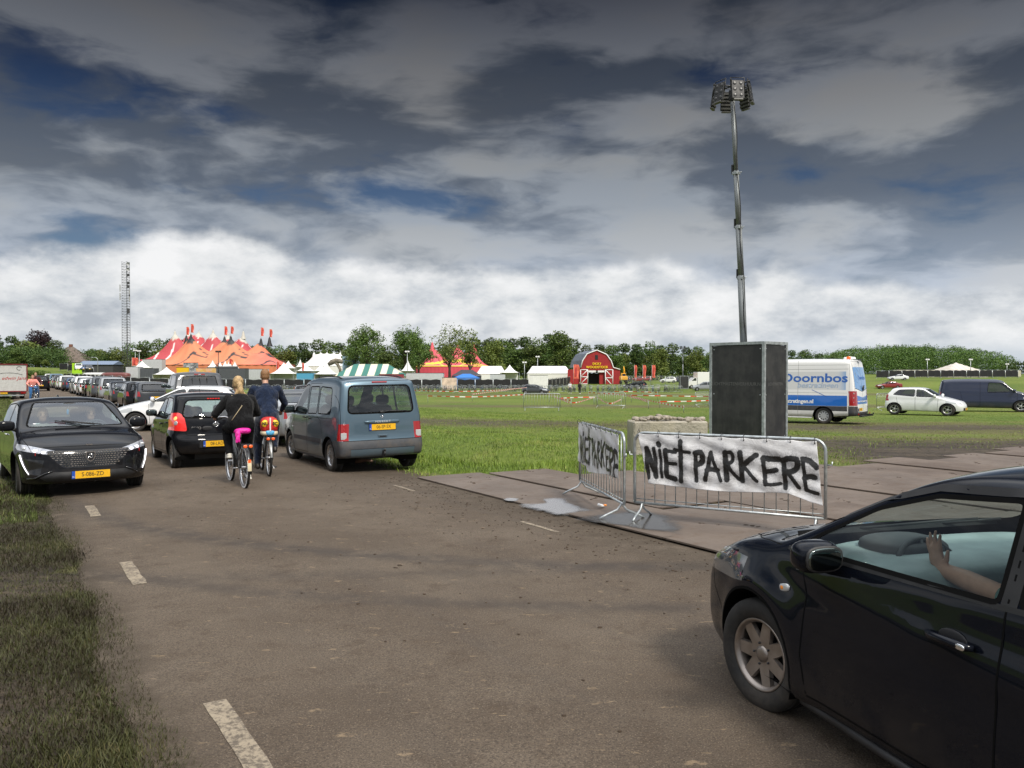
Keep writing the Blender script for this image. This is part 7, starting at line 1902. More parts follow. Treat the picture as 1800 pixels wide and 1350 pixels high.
def concrete_block():
 W_, D_, H_ = 1.74, .8, .80; n = 26
 m = bpy.data.materials.new('rough_concrete'); m.use_nodes = True; t = NT(m.node_tree); b = t.n['Principled BSDF']; o = t.obj()
 n1 = t.noise(o, 1.6, 6, .65); n2 = t.noise(o, 12, 6, .7); n3 = t.noise(t.mapv(o, scale=(3, 3, .5)), 1.2, 5, .6)
 c = t.mix(t.step(n1, .35, .65), (.40, .365, .30), (.27, .245, .20)); c = t.mix(t.math('MULTIPLY', t.step(n3, .5, .62), .6), c, (.38, .34, .26)); c = t.mix(t.math('MULTIPLY', t.step(n2, .55, .72), .5), c, (.11, .10, .08))
 t.put(b.inputs['Base Color'], c); b.inputs['Roughness'].default_value = .9; t.put(b.inputs['Normal'], t.bump(t.math('ADD', n2, t.math('MULTIPLY', n1, .8)), .05, .9))
 p0 = Vector((AT(1114, 18.9), 18.9, tz(2.8, 18.9) - .02))
 k = MB()
 def sd(i, j, k_): return .012 * math.sin(i * 1.7 + j * 2.3 + k_ * 3.1) + .01 * math.sin(i * 4.1 - k_ * 2.2)
 xs = np.linspace(0, W_, n); zs = np.linspace(0, H_, 9); ring = [(0, 0), (.04, -.04 + .04), (W_ - .04, 0), (W_, .04), (W_, D_), (0, D_)]
 k.box((W_ / 2, D_ / 2, H_ / 2), (W_, D_, H_), m, bev=.03)
 o = k.build('concrete_block', m, loc=p0, rz=R(3))
 tag(o, 'stained concrete block behind the banner, left of the light mast cabinet', 'concrete block')
 rb = MB(); ms = mat('rubble', (.27, .235, .19), .9, var=.4, bump=.02, vscale=14)
 for i in range(70):
  x, y = random.uniform(.1, W_ - .08), random.uniform(.06, D_ - .1); s_ = random.uniform(.04, .12)
  rb.blob((x, y, H_ + s_ * .2 + .06 * math.sin(x * 2.2) ** 2), (s_ * 1.8, s_ * 1.3, s_ * .8), ms, .7, 7, 5, rot=(random.uniform(-.4, .4), random.uniform(-.4, .4), random.uniform(0, 3)))
 r_ = rb.build('rubble', ms, loc=p0, rz=R(3)); tag(r_, 'loose broken stone heaped on the concrete block', 'rubble', kind='stuff')
concrete_block()
def truck_rear():
 hd = (U * 1.0).normalized(); root = thing('box_truck', 'white box truck with a dark red frame, cut by the left picture edge', 'truck')
 MWH = mat('truck_white', (.50, .50, .49), .4, var=.06, dirt=.25); MRD = mat('truck_red', (.16, .015, .02), .4)
 m = MB(); m.box((-3.0, 0, 1.55), (6.0, 2.45, 2.0), MWH, bev=.03); m.build('cargo_box', MWH, root)
 m = MB()
 for y in (-1.19, 1.19): m.box((-6.03, y, 1.56), (.06, .08, 2.02), MRD)
 for z in (.56, 2.54): m.box((-6.03, 0, z), (.06, 2.30, .07), MRD)
 m.build('rear_frame', MRD, root)
 text_mesh('edwin Jans', .36, mat('truck_script', (.42, .04, .04), .5), 'lettering', root, .001, M=Matrix.Translation((-6.012, -.35, 1.52)) @ Matrix.Rotation(R(-90), 4, 'Z'), shear=.35)
 m = MB(); m.tube([(-6.015, .75, 1.80), (-6.015, .35, 1.90), (-6.015, -.1, 1.92), (-6.015, -.55, 1.88), (-6.015, -.9, 1.78)], .010, M_INK, 5); m.tube([(-6.015, -.70 - .16 * math.cos(a), 2.25 + .13 * math.sin(a)) for a in np.linspace(.3, 5.2, 14)], .014, M_INK, 5); m.build('emblem', M_INK, root)
 m = MB(); m.box((-5.95, 0, .44), (.12, 2.3, .14), M_BLACK, bev=.02); m.box((-5.9, 0, .27), (.1, 2.0, .1), M_GALVD); m.build('under_run_bar', M_BLACK, root)
 for s_ in (1, -1): m = MB(); m.box((-6.02, s_ * .95, .44), (.03, .34, .09), M_RED, bev=.01); m.build('tail_light', M_RED, root)
 number_plate(root, (-6.03, .3, .44), R(-90), 'BX-TR-82', w=.5)
 for x in (-4.8, -.3):
  for s_ in (1, -1): add_wheel(root, x, s_ * 1.15, r=.42, w=.28, rim=.24, style='cover', n=8)
 m = MB(); m.box((.9, 0, 1.35), (1.9, 2.2, 1.75), MWH, bev=.15); m.build('cab', MWH, root)
 m = MB(); m.box((1.8, 0, 1.7), (.12, 1.9, .7), M_TINT); m.build('windscreen', M_TINT, root)
 m = MB(); m.box((-2.4, 0, .45), (6.6, .9, .2), M_BLACK); m.build('chassis', M_BLACK, root)
 for s_ in (1, -1): door_mirror(root, 1.5, s_ * 1.1, 1.6, s_, 1.3)
 Y = 60; place(root, (AT(31, Y), Y, 0), (-6.0, -1.22), hd); root.rotation_euler[2] += R(6)
truck_rear()
# ---------------------------------------------------------------- trees
def m_leaf(name, cols):
 m = bpy.data.materials.new(name); m.use_nodes = True; t = NT(m.node_tree); b = t.n['Principled BSDF']
 r_ = t.attr('rnd'); o = t.obj(); oi = t.new('ShaderNodeObjectInfo').outputs['Random']
 cl = t.noise(t.vmath('ADD', o, t.comb(t.math('MULTIPLY', oi, 50), 0, 0)), .55, 4, .6)
 k = t.math('ADD', t.math('MULTIPLY', r_, .45), t.math('MULTIPLY', t.step(cl, .35, .65), .55), clamp=True)
 c = t.ramp(k, [(i / (len(cols) - 1), q) for i, q in enumerate(cols)])
 hs = t.new('ShaderNodeHueSaturation'); t.put(hs.inputs['Hue'], t.math('ADD', .485, t.math('MULTIPLY', oi, .03))); t.put(hs.inputs['Value'], t.math('ADD', .75, t.math('MULTIPLY', oi, .5))); t.put(hs.inputs['Color'], c)
 t.put(b.inputs['Base Color'], hs.outputs[0]); b.inputs['Roughness'].default_value = .6; b.inputs['Specular IOR Level'].default_value = .25
 return m
M_LEAF = m_leaf('foliage', [(.030, .055, .014), (.055, .095, .020), (.090, .140, .028), (.14, .185, .042)])
M_LEAFD = m_leaf('foliage_dark', [(.022, .044, .014), (.040, .072, .018), (.065, .105, .024), (.095, .14, .034)])
M_LEAFY = m_leaf('foliage_olive', [(.050, .072, .018), (.09, .12, .026), (.135, .165, .036), (.18, .205, .05)])
M_COPPER = m_leaf('foliage_copper', [(.010, .007, .009), (.022, .013, .015), (.038, .021, .022), (.055, .03, .028)])
M_BARK = mat('bark', (.055, .045, .035), .9, var=.35, vscale=5)
def leaf_cloud(lobes, n, size, r2, shell=.55, gap=.0):
 """many small leaf faces spread through the volume of the lobes"""
 vol = np.array([l[3] * l[4] * l[5] for l in lobes]) ** .75; vol /= vol.sum()
 pick = r2.choice(len(lobes), n, p=vol); L = np.array(lobes, float)[pick]
 d = r2.normal(0, 1, (n, 3)); d /= np.linalg.norm(d, axis=1)[:, None]
 rr = (shell + (1 - shell) * r2.uniform(0, 1, n) ** .7)
 cl = 1 + .16 * np.sin(d[:, 0] * 6 + L[:, 0] * 3) * np.sin(d[:, 1] * 5 + L[:, 1] * 2) + .12 * np.sin(d[:, 2] * 9 + L[:, 2]) + .10 * r2.normal(0, 1, n) * .6
 P_ = L[:, :3] + d * L[:, 3:6] * (rr * cl)[:, None]
 if gap:
  g = np.sin(P_[:, 0] * 1.5 + 2 * np.sin(P_[:, 2] * .9)) * np.sin(P_[:, 2] * 1.7 + np.sin(P_[:, 1] * 1.3) * 1.5) + .3 * np.sin(P_[:, 0] * 4.1) * np.sin(P_[:, 2] * 3.7)
  P_ = P_[g > -gap]
 n = len(P_)
 a = r2.normal(0, 1, (n, 3)); a /= np.linalg.norm(a, axis=1)[:, None]; b = np.cross(a, r2.normal(0, 1, (n, 3))); b /= np.linalg.norm(b, axis=1)[:, None]
 s = (size * r2.uniform(.5, 1.2, n))[:, None]
 V = np.concatenate([P_ - a * s, P_ + b * s * .55, P_ + a * s, P_ - b * s * .55]); i = np.arange(n)
 return V, np.stack([i, i + n, i + 2 * n, i + 3 * n], -1), np.tile(r2.uniform(0, 1, n), 4)
def tree_proto(name, label, h, w, th, seed, lm, n=4200, size=.30, gap=.0, sparse=False, group=None, nl=11, cat='tree'):
 r2 = np.random.default_rng(seed); root = thing(name, label, cat, group=group)
 lobes = []
 for i in range(nl):
  a = 2 * math.pi * i / nl * 2.4 + r2.uniform(-.4, .4); q = r2.uniform(.15, .75) if i else 0; z = th + (h - th) * r2.uniform(.22, .80)
  rz = w * .5 * r2.uniform(.30, .46); k = math.sin(math.pi * min(.98, max(.12, (z - th) / (h - th) * .85 + .1)))
  lobes.append((w * .5 * q * math.cos(a) * k, w * .5 * q * math.sin(a) * k, z, rz, rz, min(rz * .85, (h - z))))
 lobes.append((0, 0, h - w * .22, w * .26, w * .26, w * .22))
 t = MB(); t.tube([(0, 0, -.3), (.05, 0, th * .5), (.02, .1, th), (.1, 0, h * .6), (0, 0, h * .85)], [w * .035 + .06, w * .03 + .05, w * .024 + .04, w * .014 + .03, .03], M_BARK, 8)
 for l in lobes[:9]:
  z0 = th * .75 + (l[2] - th) * .35; t.tube([(0, 0, z0), (l[0] * .45, l[1] * .45, (z0 + l[2]) * .5), (l[0], l[1], l[2])], [w * .014 + .03, w * .009 + .02, .02], M_BARK, 5)
 t.build('trunk', M_BARK, root)
 V, F, rn = leaf_cloud(lobes, n, size, r2, .35 if sparse else .6, gap)
 np_mesh('crown', V, F, lm, root, attrs={'rnd': rn})
 return root
TP = []
for i, (h, w, th, lm) in enumerate(((15, 10, 1.4, M_LEAF), (16, 9, 1.8, M_LEAFD), (14, 11, 1.0, M_LEAF), (17, 8.5, 1.5, M_LEAFD), (13, 10, 1.0, M_LEAFY), (15, 12, 1.2, M_LEAF))):
 TP.append((tree_proto('tree', 'dense green tree in the wood along the horizon behind the festival', h, w, th, 20 + i, lm, n=4600, size=.34, group='trees of the wood behind the festival'), h))
used = set()
def put_tree(k, px, top, Y, sx=1.0, label=None, group='trees of the wood behind the festival'):
 o, h = TP[k]
 if k in used: o = copy_tree(o)
 used.add(k); x = AT(px, Y); g = tz(x, Y); H = ZT(top, Y) - g; s = H / h
 o.location = (x, Y, g); o.scale = (s * sx, s * sx, s); o.rotation_euler[2] = random.uniform(0, 6.28)
 if label: o['label'] = label
 o['group'] = group
 return o
SKY = [(-20, 590), (0, 588), (30, 592), (60, 598), (110, 602), (150, 613), (190, 611), (230, 600), (270, 594), (300, 594), (340, 600), (420, 608), (460, 606), (500, 602), (530, 602), (560, 598), (600, 602), (660, 606), (740, 600), (790, 600), (850, 592), (880, 594), (900, 598), (930, 592), (960, 588), (980, 584), (1005, 594), (1020, 602), (1060, 606), (1100, 606), (1130, 602), (1160, 602), (1190, 607), (1215, 610), (1250, 612), (1300, 617), (1380, 618), (1420, 617), (1450, 621), (1475, 620)]
sxs = [a for a, b in SKY]; sys_ = [b for a, b in SKY]
px = 160
i = 0
while px < 1480:
 top = np.interp(px, sxs, sys_) + random.uniform(-3, 5)
 put_tree(random.choice((0, 1, 2, 3, 5, 0, 1, 4)), px, top, 300 + random.uniform(-12, 12), random.uniform(.9, 1.25)); px += random.uniform(18, 27); i += 1
px = 170
while px < 1470:
 top = np.interp(px, sxs, sys_) + random.uniform(9, 20)
 put_tree(random.choice((0, 2, 4, 5, 2, 1)), px, top, 272 + random.uniform(-6, 6), random.uniform(1.15, 1.5)); px += random.uniform(30, 44)
for px, top, k in ((870, 597, 4), (982, 583, 2), (1078, 607, 0), (1118, 604, 3), (1162, 612, 4), (1224, 616, 4)):
 put_tree(k, px, top, 262, 1.1)
GF = 'trees round the thatched farmhouse'
cb = tree_proto('copper_beech', 'dark purple copper beech rising above the green farm trees', 17, 17, 2.5, 77, M_COPPER, n=7000, size=.42, nl=14, gap=.55)
x = AT(68, 292); cb.location = (x, 292, tz(x, 292)); H = ZT(580, 292) - tz(x, 292); cb.scale = (H / 17 * 1.15, H / 17 * 1.15, H / 17)
for px, top, k, sx, lab in ((-8, 588, 3, 1.2, 'tall dark tree at the left picture edge above the box truck'), (20, 590, 1, 1.2, 'dark green tree right of the one at the left picture edge'), (45, 598, 4, 1.7, 'broad yellowish green tree in front of the copper beech'), (97, 598, 0, 1.5, 'round green tree between the copper beech and the thatched roof'),
       (28, 614, 2, 1.6, 'low green tree below the tall dark ones by the box truck'), (80, 632, 4, 1.6, 'low bush in front of the farm trees, left one'), (103, 634, 2, 1.4, 'low bush in front of the farm trees, by the thatched house'), (65, 622, 5, 1.6, 'mid green bushy tree below the copper beech')):
 put_tree(k, px, top, 262 if top > 610 else 276, sx, lab, GF)
for px, top, k in ((165, 614, 2), (175, 615, 0), (155, 618, 5)): put_tree(k, px, top, 320, 1.3, 'green tree in the clump right of the thatched farmhouse', 'clump right of the farmhouse')
for j, (px, top, w_, Y, lab, seed) in enumerate(((645, 571, 13, 205, 'tall airy tree with double crown above the green striped tent, left one', 5), (712, 572, 12, 205, 'tall airy tree right of the double crowned one, above the green striped tent', 9),
  (624, 584, 9, 212, 'smaller leafy tree on the left side of the airy park trees', 13), (790, 568, 10.5, 200, 'tall open tree standing in front of the pink tent', 31), (826, 577, 8, 204, 'slender open tree in front of the pink tent, right of the taller one', 37), (736, 590, 8, 222, 'leafy tree just left of the pink tent', 41))):
 x = AT(px, Y); g = tz(x, Y); H = ZT(top, Y) - g
 o = tree_proto('tree', lab, H, w_, H * (.22 if j in (3, 4) else .18), seed, M_LEAFY if j in (3, 4) else M_LEAF, n=6500 if j < 2 else 4200, size=.24, gap=.25 if j in (3, 4) else .35, sparse=True, nl=14); o.location = (x, Y, g)
def right_wood():
 r2 = np.random.default_rng(5); Y = 330; lobes = []
 sk = [(1440, 626), (1455, 622), (1475, 617), (1500, 612), (1550, 609), (1600, 609), (1640, 608), (1700, 611), (1730, 615), (1750, 619), (1768, 626), (1780, 640)]
 for i in range(150):
  px = r2.uniform(1442, 1776); yy = Y + r2.uniform(-22, 30); x = AT(px, yy); top = ZT(np.interp(px, [a for a, b in sk], [b for a, b in sk]), yy) - r2.uniform(-.6, .6) - max(0, (Y - yy)) * .10
  g = tz(x, yy); r_ = r2.uniform(2.4, 4.2)
  for z in np.arange(top - r_ * .8, g + .5, -r_ * 1.2): lobes.append((x + r2.uniform(-1, 1), yy, z, r_, r_, r_ * .85))
 V, F, rn = leaf_cloud(lobes, 120000, .27, r2, .70)
 o = np_mesh('forest', V, F, M_LEAF, attrs={'rnd': rn}); tag(o, 'rounded dense wood on the horizon at the right', 'wood', kind='stuff')
 lobes = [(AT(px, 300), 300, tz(AT(px, 300), 300) + 2.2, 3.5, 3.0, 2.6 + r2.uniform(0, 1.4)) for px in np.linspace(1775, 1990, 22)]
 V, F, rn = leaf_cloud(lobes, 9000, .36, r2, .7); o = np_mesh('forest', V, F, M_LEAFD, attrs={'rnd': rn}); tag(o, 'low trees beyond the navy van at the right edge', 'wood', kind='stuff')
 lobes = [(AT(px, 288), 288 + r2.uniform(-4, 4), tz(AT(px, 288), 288) + r2.uniform(1, 5.5), 3.2, 3.0, r2.uniform(2.5, 4)) for px in np.linspace(150, 1470, 420)]
 V, F, rn = leaf_cloud(lobes, 85000, .30, r2, .5); o = np_mesh('undergrowth', V, F, M_LEAFD, attrs={'rnd': rn}); tag(o, 'dense undergrowth along the foot of the wood behind the festival', 'undergrowth', kind='stuff')
 lobes = [(AT(px, 268), 268 + r2.uniform(-4, 4), tz(AT(px, 268), 268) + r2.uniform(1, 4.5), 2.8, 2.6, r2.uniform(2.5, 3.6)) for px in np.linspace(-40, 112, 90)]
 V, F, rn = leaf_cloud(lobes, 22000, .26, r2, .5); o = np_mesh('undergrowth', V, F, M_LEAFD, attrs={'rnd': rn}); tag(o, 'dense bushes under the farm trees on the green rise', 'undergrowth', kind='stuff')
 lobes = [(AT(px, 212), 212 + r2.uniform(-1, 1), tz(AT(px, 212), 212) + .5, 1.6, 1.2, .9) for px in np.linspace(30, 74, 12)]
 V, F, rn = leaf_cloud(lobes, 5000, .16, r2, .6); o = np_mesh('hedge', V, F, M_LEAF, attrs={'rnd': rn}); tag(o, 'low green hedge along the bend at the far end of the lane', 'hedge')
right_wood()
# ---------------------------------------------------------------- festival tents
def m_canvas(name='canvas', rough=.6):
 m = bpy.data.materials.new(name); m.use_nodes = True; t = NT(m.node_tree); b = t.n['Principled BSDF']
 c = t.attr('Col', 'Color'); n_ = t.noise(t.obj(), .35, 4, .6)
 t.put(b.inputs['Base Color'], t.mix(t.math('MULTIPLY', t.step(n_, .3, .7), .25), c, t.mix(1.0, c, (.7, .7, .7), 'MULTIPLY'))); b.inputs['Roughness'].default_value = rough
 return m
M_CANVAS = m_canvas()
ORANGE, RED, WHITE_, PINK, YELLOW, BLK, GREEN, CREAM = (.66, .22, .10), (.42, .045, .055), (.74, .73, .70), (.66, .085, .12), (.80, .60, .05), (.03, .028, .03), (.03, .16, .13), (.70, .64, .50)
def big_top(name, label, cx, cy, hw, hd, eave, peaks, Rr, colfn, skirt, rz=0, step=.35, g=None, pw=2.0, masts=None):
 g = tz(cx, cy) if g is None else g; root = thing(name, label, 'tent', (cx, cy, g), rz)
 nx, ny = int(2 * hw / step), int(2 * hd / step)
 u, v = np.meshgrid(np.linspace(-1, 1, nx), np.linspace(-1, 1, ny), indexing='ij')
 X = u * np.sqrt(1 - v ** 2 * .30) * hw; Y = v * np.sqrt(1 - u ** 2 * .30) * hd
 edge = np.minimum(1 - np.abs(u), 1 - np.abs(v)); M_ = np.zeros_like(X); rmin = np.full_like(X, 99.); th = np.zeros_like(X)
 for (px_, py_, H) in peaks:
  r_ = np.hypot(X - px_, Y - py_); gq = np.clip(1 - r_ / Rr, 0, 1) ** pw
  M_ = (M_ ** 3 + ((H - eave) * gq) ** 3) ** (1 / 3); k = r_ < rmin; rmin = np.where(k, r_, rmin); th = np.where(k, np.arctan2(Y - py_, X - px_), th)
 base = .8 * np.sin(np.clip(edge * 2.2, 0, 1) * math.pi / 2)
 Z = eave + np.maximum(base, M_ * np.clip(edge * 1.75, 0, 1) ** .95)
 C = colfn(X, Y, rmin, th, u, v)
 np_mesh('canopy', np.stack([X, Y, Z], -1).reshape(-1, 3), grid_faces(nx, ny), M_CANVAS, root, smooth=True, attrs={'Col': C.reshape(-1, 3)})
 n = 220; q = np.linspace(0, 4, n, endpoint=False); uu = np.select([q < 1, q < 2, q < 3, q < 4], [-1 + 2 * q, 1 + 0 * q, 1 - 2 * (q - 2), -1 + 0 * q]); vv = np.select([q < 1, q < 2, q < 3, q < 4], [-1 + 0 * q, -1 + 2 * (q - 1), 1 + 0 * q, 1 - 2 * (q - 3)])
 wx = uu * np.sqrt(1 - vv ** 2 * .30) * hw * .985; wy = vv * np.sqrt(1 - uu ** 2 * .30) * hd * .985; pl_ = 1 + .006 * np.sin(np.arange(n) * 1.9)
 V = np.concatenate([np.stack([wx * pl_, wy * pl_, np.full(n, eave - .02)], -1), np.stack([wx * pl_, wy * pl_, np.full(n, -.5)], -1)]); i = np.arange(n); j = (i + 1) % n
 Cs = np.tile(np.array(skirt) * 1.0, (2 * n, 1)) * np.tile((.85 + .15 * np.sin(np.arange(n) * 1.9))[:, None] * 0 + 1, (2, 1))
 np_mesh('side_wall', V, np.stack([i, j, j + n, i + n], -1), M_CANVAS, root, attrs={'Col': Cs})
 for (px_, py_, H) in peaks:
  m = MB(); m.lathe([(.9, H - 2.0), (.5, H - 1.0), (.28, H + .2), (.05, H + .6)], masts or M_INK, 12, M=Matrix.Translation((px_, py_, 0))); m.tube([(px_, py_, H), (px_, py_, H + 1.2)], .06, M_GALVD, 6); m.build('mast_cap', M_INK, root)
 return root
def stripes_orange(X, Y, r, th, u, v):
 C = np.zeros(X.shape + (3,)) + np.array(ORANGE) * (.93 + .07 * np.sin(th * 8))[..., None]
 pinkish = sst(X, 6, 17)[..., None]; C = C * (1 - pinkish) + np.array((.66, .15, .11)) * pinkish
 ring = np.abs(r - (6.2 + 2.2 * np.sin(2 * th + .6) + 1.1 * np.cos(3 * th))) < .34; C[ring] = BLK
 C[(np.abs(np.sin(th * 1.0 + .3)) < .035) & (r < 7) & (r > 2)] = BLK
 C[r < 1.1] = BLK; return C
def stripes_red(X, Y, r, th, u, v):
 C = np.zeros(X.shape + (3,)) + np.array(RED)
 C[(np.abs(np.sin(th * 2.5 + r * .10)) < .13)] = WHITE_; C[np.abs(r - (7.5 + 2.5 * np.sin(3 * th))) < .45] = WHITE_; C[r < 1.4] = (.5, .48, .42); return C
def stripes_pink(X, Y, r, th, u, v):
 C = np.zeros(X.shape + (3,)) + np.array(PINK)
 C[np.abs(r - 4.6) < .42] = YELLOW; C[(np.abs(np.sin(th * 3)) < .10) & (r > 4.6)] = YELLOW; C[(np.abs(v) > .93) | (np.abs(u) > .955)] = YELLOW; return C
def plain(c):
 def f(X, Y, r, th, u, v): return np.zeros(X.shape + (3,)) + np.array(c) * (.95 + .05 * np.sin(th * 12))[..., None]
 return f
Yo = 225; cx = AT(391, Yo); g0 = tz(cx, Yo)
def pk(px, top, Yp, cx, cy, g): return (AT(px, Yp) - cx, Yp - cy, ZT(top, Yp) - g)
big_top('circus_tent', 'big orange circus tent with six black tipped peaks and dark swirling lines', cx, Yo, 19.6, 12, ZT(641, Yo - 12) - g0, [pk(336, 591, Yo - 5, cx, Yo, g0), pk(406, 594, Yo - 5, cx, Yo, g0), pk(474, 596, Yo - 5, cx, Yo, g0), pk(328, 593, Yo + 5, cx, Yo, g0), pk(395, 595, Yo + 5, cx, Yo, g0), pk(459, 598, Yo + 5, cx, Yo, g0)], 16.5, stripes_orange, ORANGE, pw=2.5)
Yr = 265; cxr = AT(372, Yr); gr = tz(cxr, Yr)
big_top('circus_tent', 'red circus tent with white stripes and pale mast tips behind the orange one', cxr, Yr, 24, 14, ZT(634, Yr - 14) - gr, [pk(308, 585, Yr - 5, cxr, Yr, gr), pk(350, 586, Yr + 5, cxr, Yr, gr), pk(375, 583, Yr - 5, cxr, Yr, gr), pk(428, 585, Yr - 5, cxr, Yr, gr), pk(331, 588, Yr + 5, cxr, Yr, gr), pk(401, 588, Yr + 5, cxr, Yr, gr)], 17, stripes_red, (.5, .5, .48), pw=2.5, masts=mat('canvas_tip', (.5, .48, .42), .6))
Yp = 236; cxp = AT(797, Yp); gp = tz(cxp, Yp)
big_top('circus_tent', 'pink and yellow circus tent with three peaks behind two open trees', cxp, Yp, 10.8, 8, ZT(644, Yp - 8) - gp, [pk(760, 605, Yp - 1, cxp, Yp, gp), pk(804, 607, Yp + 1, cxp, Yp, gp), pk(834, 608, Yp - 1, cxp, Yp, gp)], 10.5, stripes_pink, PINK, pw=2.4, masts=mat('canvas_pink', PINK, .6), step=.25)
Yw = 230; cxw = AT(578, Yw); gw = tz(cxw, Yw)
big_top('marquee', 'large white tent with a row of low peaks left of the park trees', cxw, Yw, 8.6, 7, ZT(643, Yw - 7) - gw, [pk(px_, 623, Yw, cxw, Yw, gw) for px_ in (552, 564, 575, 587, 598)], 8, plain(WHITE_), WHITE_, masts=M_WHITE)
def ridge_tent(name, label, x0, x1, Y, dep, ridge, eave, colfn, skirt=None, hip=.22, n=48, cat='tent', foot=None):
 cx = AT((x0 + x1) / 2, Y); g = tz(cx, Y); hw = (AT(x1, Y) - AT(x0, Y)) / 2; root = thing(name, label, cat, (cx, Y, g)); zr, ze = ZT(ridge, Y) - g, ZT(eave, Y - dep / 2) - g
 V = []; C = []; F = []
 us = np.linspace(-1, 1, n); vs = np.linspace(-1, 1, 13)
 for u in us:
  for v in vs:
   a = max(0, (abs(u) - (1 - 2 * hip)) / (2 * hip)); s_ = max(abs(v), a); z = ze + (zr - ze) * (1 - s_) ** 1.12 if hip else ze + (zr - ze) * (1 - abs(v))
   V.append((u * hw, v * dep / 2, z)); C.append(colfn(u, v))
 np_mesh('canopy', V, grid_faces(n, 13), M_CANVAS, root, smooth=False, attrs={'Col': np.array(C)})
 m = MB(); w2 = .97
 m.box((0, -dep / 2 * w2, ze / 2 - .2), (2 * hw * w2, .04, ze + .3)); m.box((0, dep / 2 * w2, ze / 2 - .2), (2 * hw * w2, .04, ze + .3)); m.box((-hw * w2, 0, ze / 2 - .2), (.04, dep * w2 - .1, ze + .3)); m.box((hw * w2, 0, ze / 2 - .2), (.04, dep * w2 - .1, ze + .3))
 m.build('side_wall', mat('tent_wall_%d' % (int(sum(skirt or WHITE_) * 100)), skirt or WHITE_, .6, var=.08), root); return root
def gstripe(u, v): return GREEN if int(math.floor((u + 1) * 6.0)) % 2 else CREAM
ridge_tent('marquee', 'green and cream striped marquee behind the steel blue van', 590, 716, 172, 10, 640, 661, gstripe, CREAM, hip=.26, n=97)
ridge_tent('marquee', 'long white marquee left of the red barn', 926, 1004, 192, 10, 643.5, 656.5, lambda u, v: WHITE_, hip=.12)
ridge_tent('marquee', 'white marquee between the pink tent and the small pagoda tent', 838, 890, 200, 9, 643.5, 657, lambda u, v: WHITE_, hip=.16)
ridge_tent('gazebo', 'low black canopy in front of the pink tent', 795, 846, 165, 5, 650, 660, lambda u, v: (.03, .03, .04), (.03, .03, .04), hip=.3)
ridge_tent('gazebo', 'low bright blue canopy at the fence below the pink tent', 797, 843, 160, 4, 657, 664, lambda u, v: (.02, .16, .52), (.02, .16, .52), hip=.35)
r_ = ridge_tent('marquee', 'wide beige tent beyond the fence at the right, under the wood', 1645, 1716, 222, 12, 637, 653.5, lambda u, v: (.55, .50, .42) if int((u + 1) * 9) % 2 else (.60, .56, .50), (.45, .42, .36), hip=.5)
def pagoda(px, top, base, w, Y, lab):
 g = tz(AT(px, Y), Y); hw = w / 1440 * Y / 2; H = ZT(top, Y) - g; e = max(.9, ZT(base - (base - top) * .18, Y) - g); root = thing('pagoda_tent', lab, 'tent', (AT(px, Y), Y, g), R(random.uniform(-8, 8)))
 m = MB(); n = 9; vs = []
 for i in range(n):
  t = i / (n - 1); rr = hw * (1 - t) ** 1.0; z = e + (H - e) * (t ** 1.9 if t < 1 else 1)
  for a, b in ((-1, -1), (1, -1), (1, 1), (-1, 1)): vs.append((a * rr, b * rr, z))
 m.add(vs, [(4 * i + j, 4 * i + (j + 1) % 4, 4 * i + 4 + (j + 1) % 4, 4 * i + 4 + j) for i in range(n - 1) for j in range(4)], M_TENTW); m.build('canopy', M_TENTW, root)
 m = MB()
 for a, b in ((-1, -1), (1, -1), (1, 1), (-1, 1)): m.box((a * hw * .96, b * hw * .96, e / 2), (.08, .08, e), M_GALVD)
 m.box((0, hw * .96, e / 2), (hw * 1.9, .03, e), M_TENTW); m.box((-hw * .96, 0, e / 2), (.03, hw * 1.85, e), M_TENTW); m.build('side_wall', M_TENTW, root)
M_TENTW = mat('white_canvas', (.74, .74, .73), .6, var=.06, vscale=2)
for k, (px, top, base, w, Y, lab) in enumerate(((250, 634, 649, 25, 170, 'white pagoda tent just right of the lattice tower'), (293, 645, 661, 36, 160, 'cream pagoda tent left of the yellow sign'), (374, 633, 648, 15, 195, 'first small white pagoda tent of the row before the orange tent'), (387, 636, 648, 11, 197, 'second small pagoda tent of the row before the orange tent'),
  (396, 634, 648, 12, 197, 'third small pagoda tent of the row before the orange tent'), (403, 634, 648, 12, 197, 'fourth small pagoda tent of the row before the orange tent'), (413, 635, 651, 15, 190, 'last pagoda tent of the row, just above the dark containers'), (499, 637, 661, 42, 172, 'white pagoda tent behind the man in navy, nearest one'), (507, 634, 650, 26, 190, 'white pagoda tent behind the nearest one right of the orange tent'),
  (528, 631, 648, 13, 200, 'narrow white pagoda tent left of the large white tent'), (538, 638, 655, 28, 185, 'white pagoda tent below the large white tent, left one'), (565, 638, 655, 22, 185, 'white pagoda tent below the large white tent, right one'), (574, 638, 662, 36, 168, 'white pagoda tent over a dark stall left of the striped marquee'),
  (717, 633, 656, 22, 190, 'white pagoda tent between the park trees and the pink tent'), (896, 641, 658, 33, 178, 'white pagoda tent between two marquees left of the barn'))):
 pagoda(px, top, base, w, Y, lab)
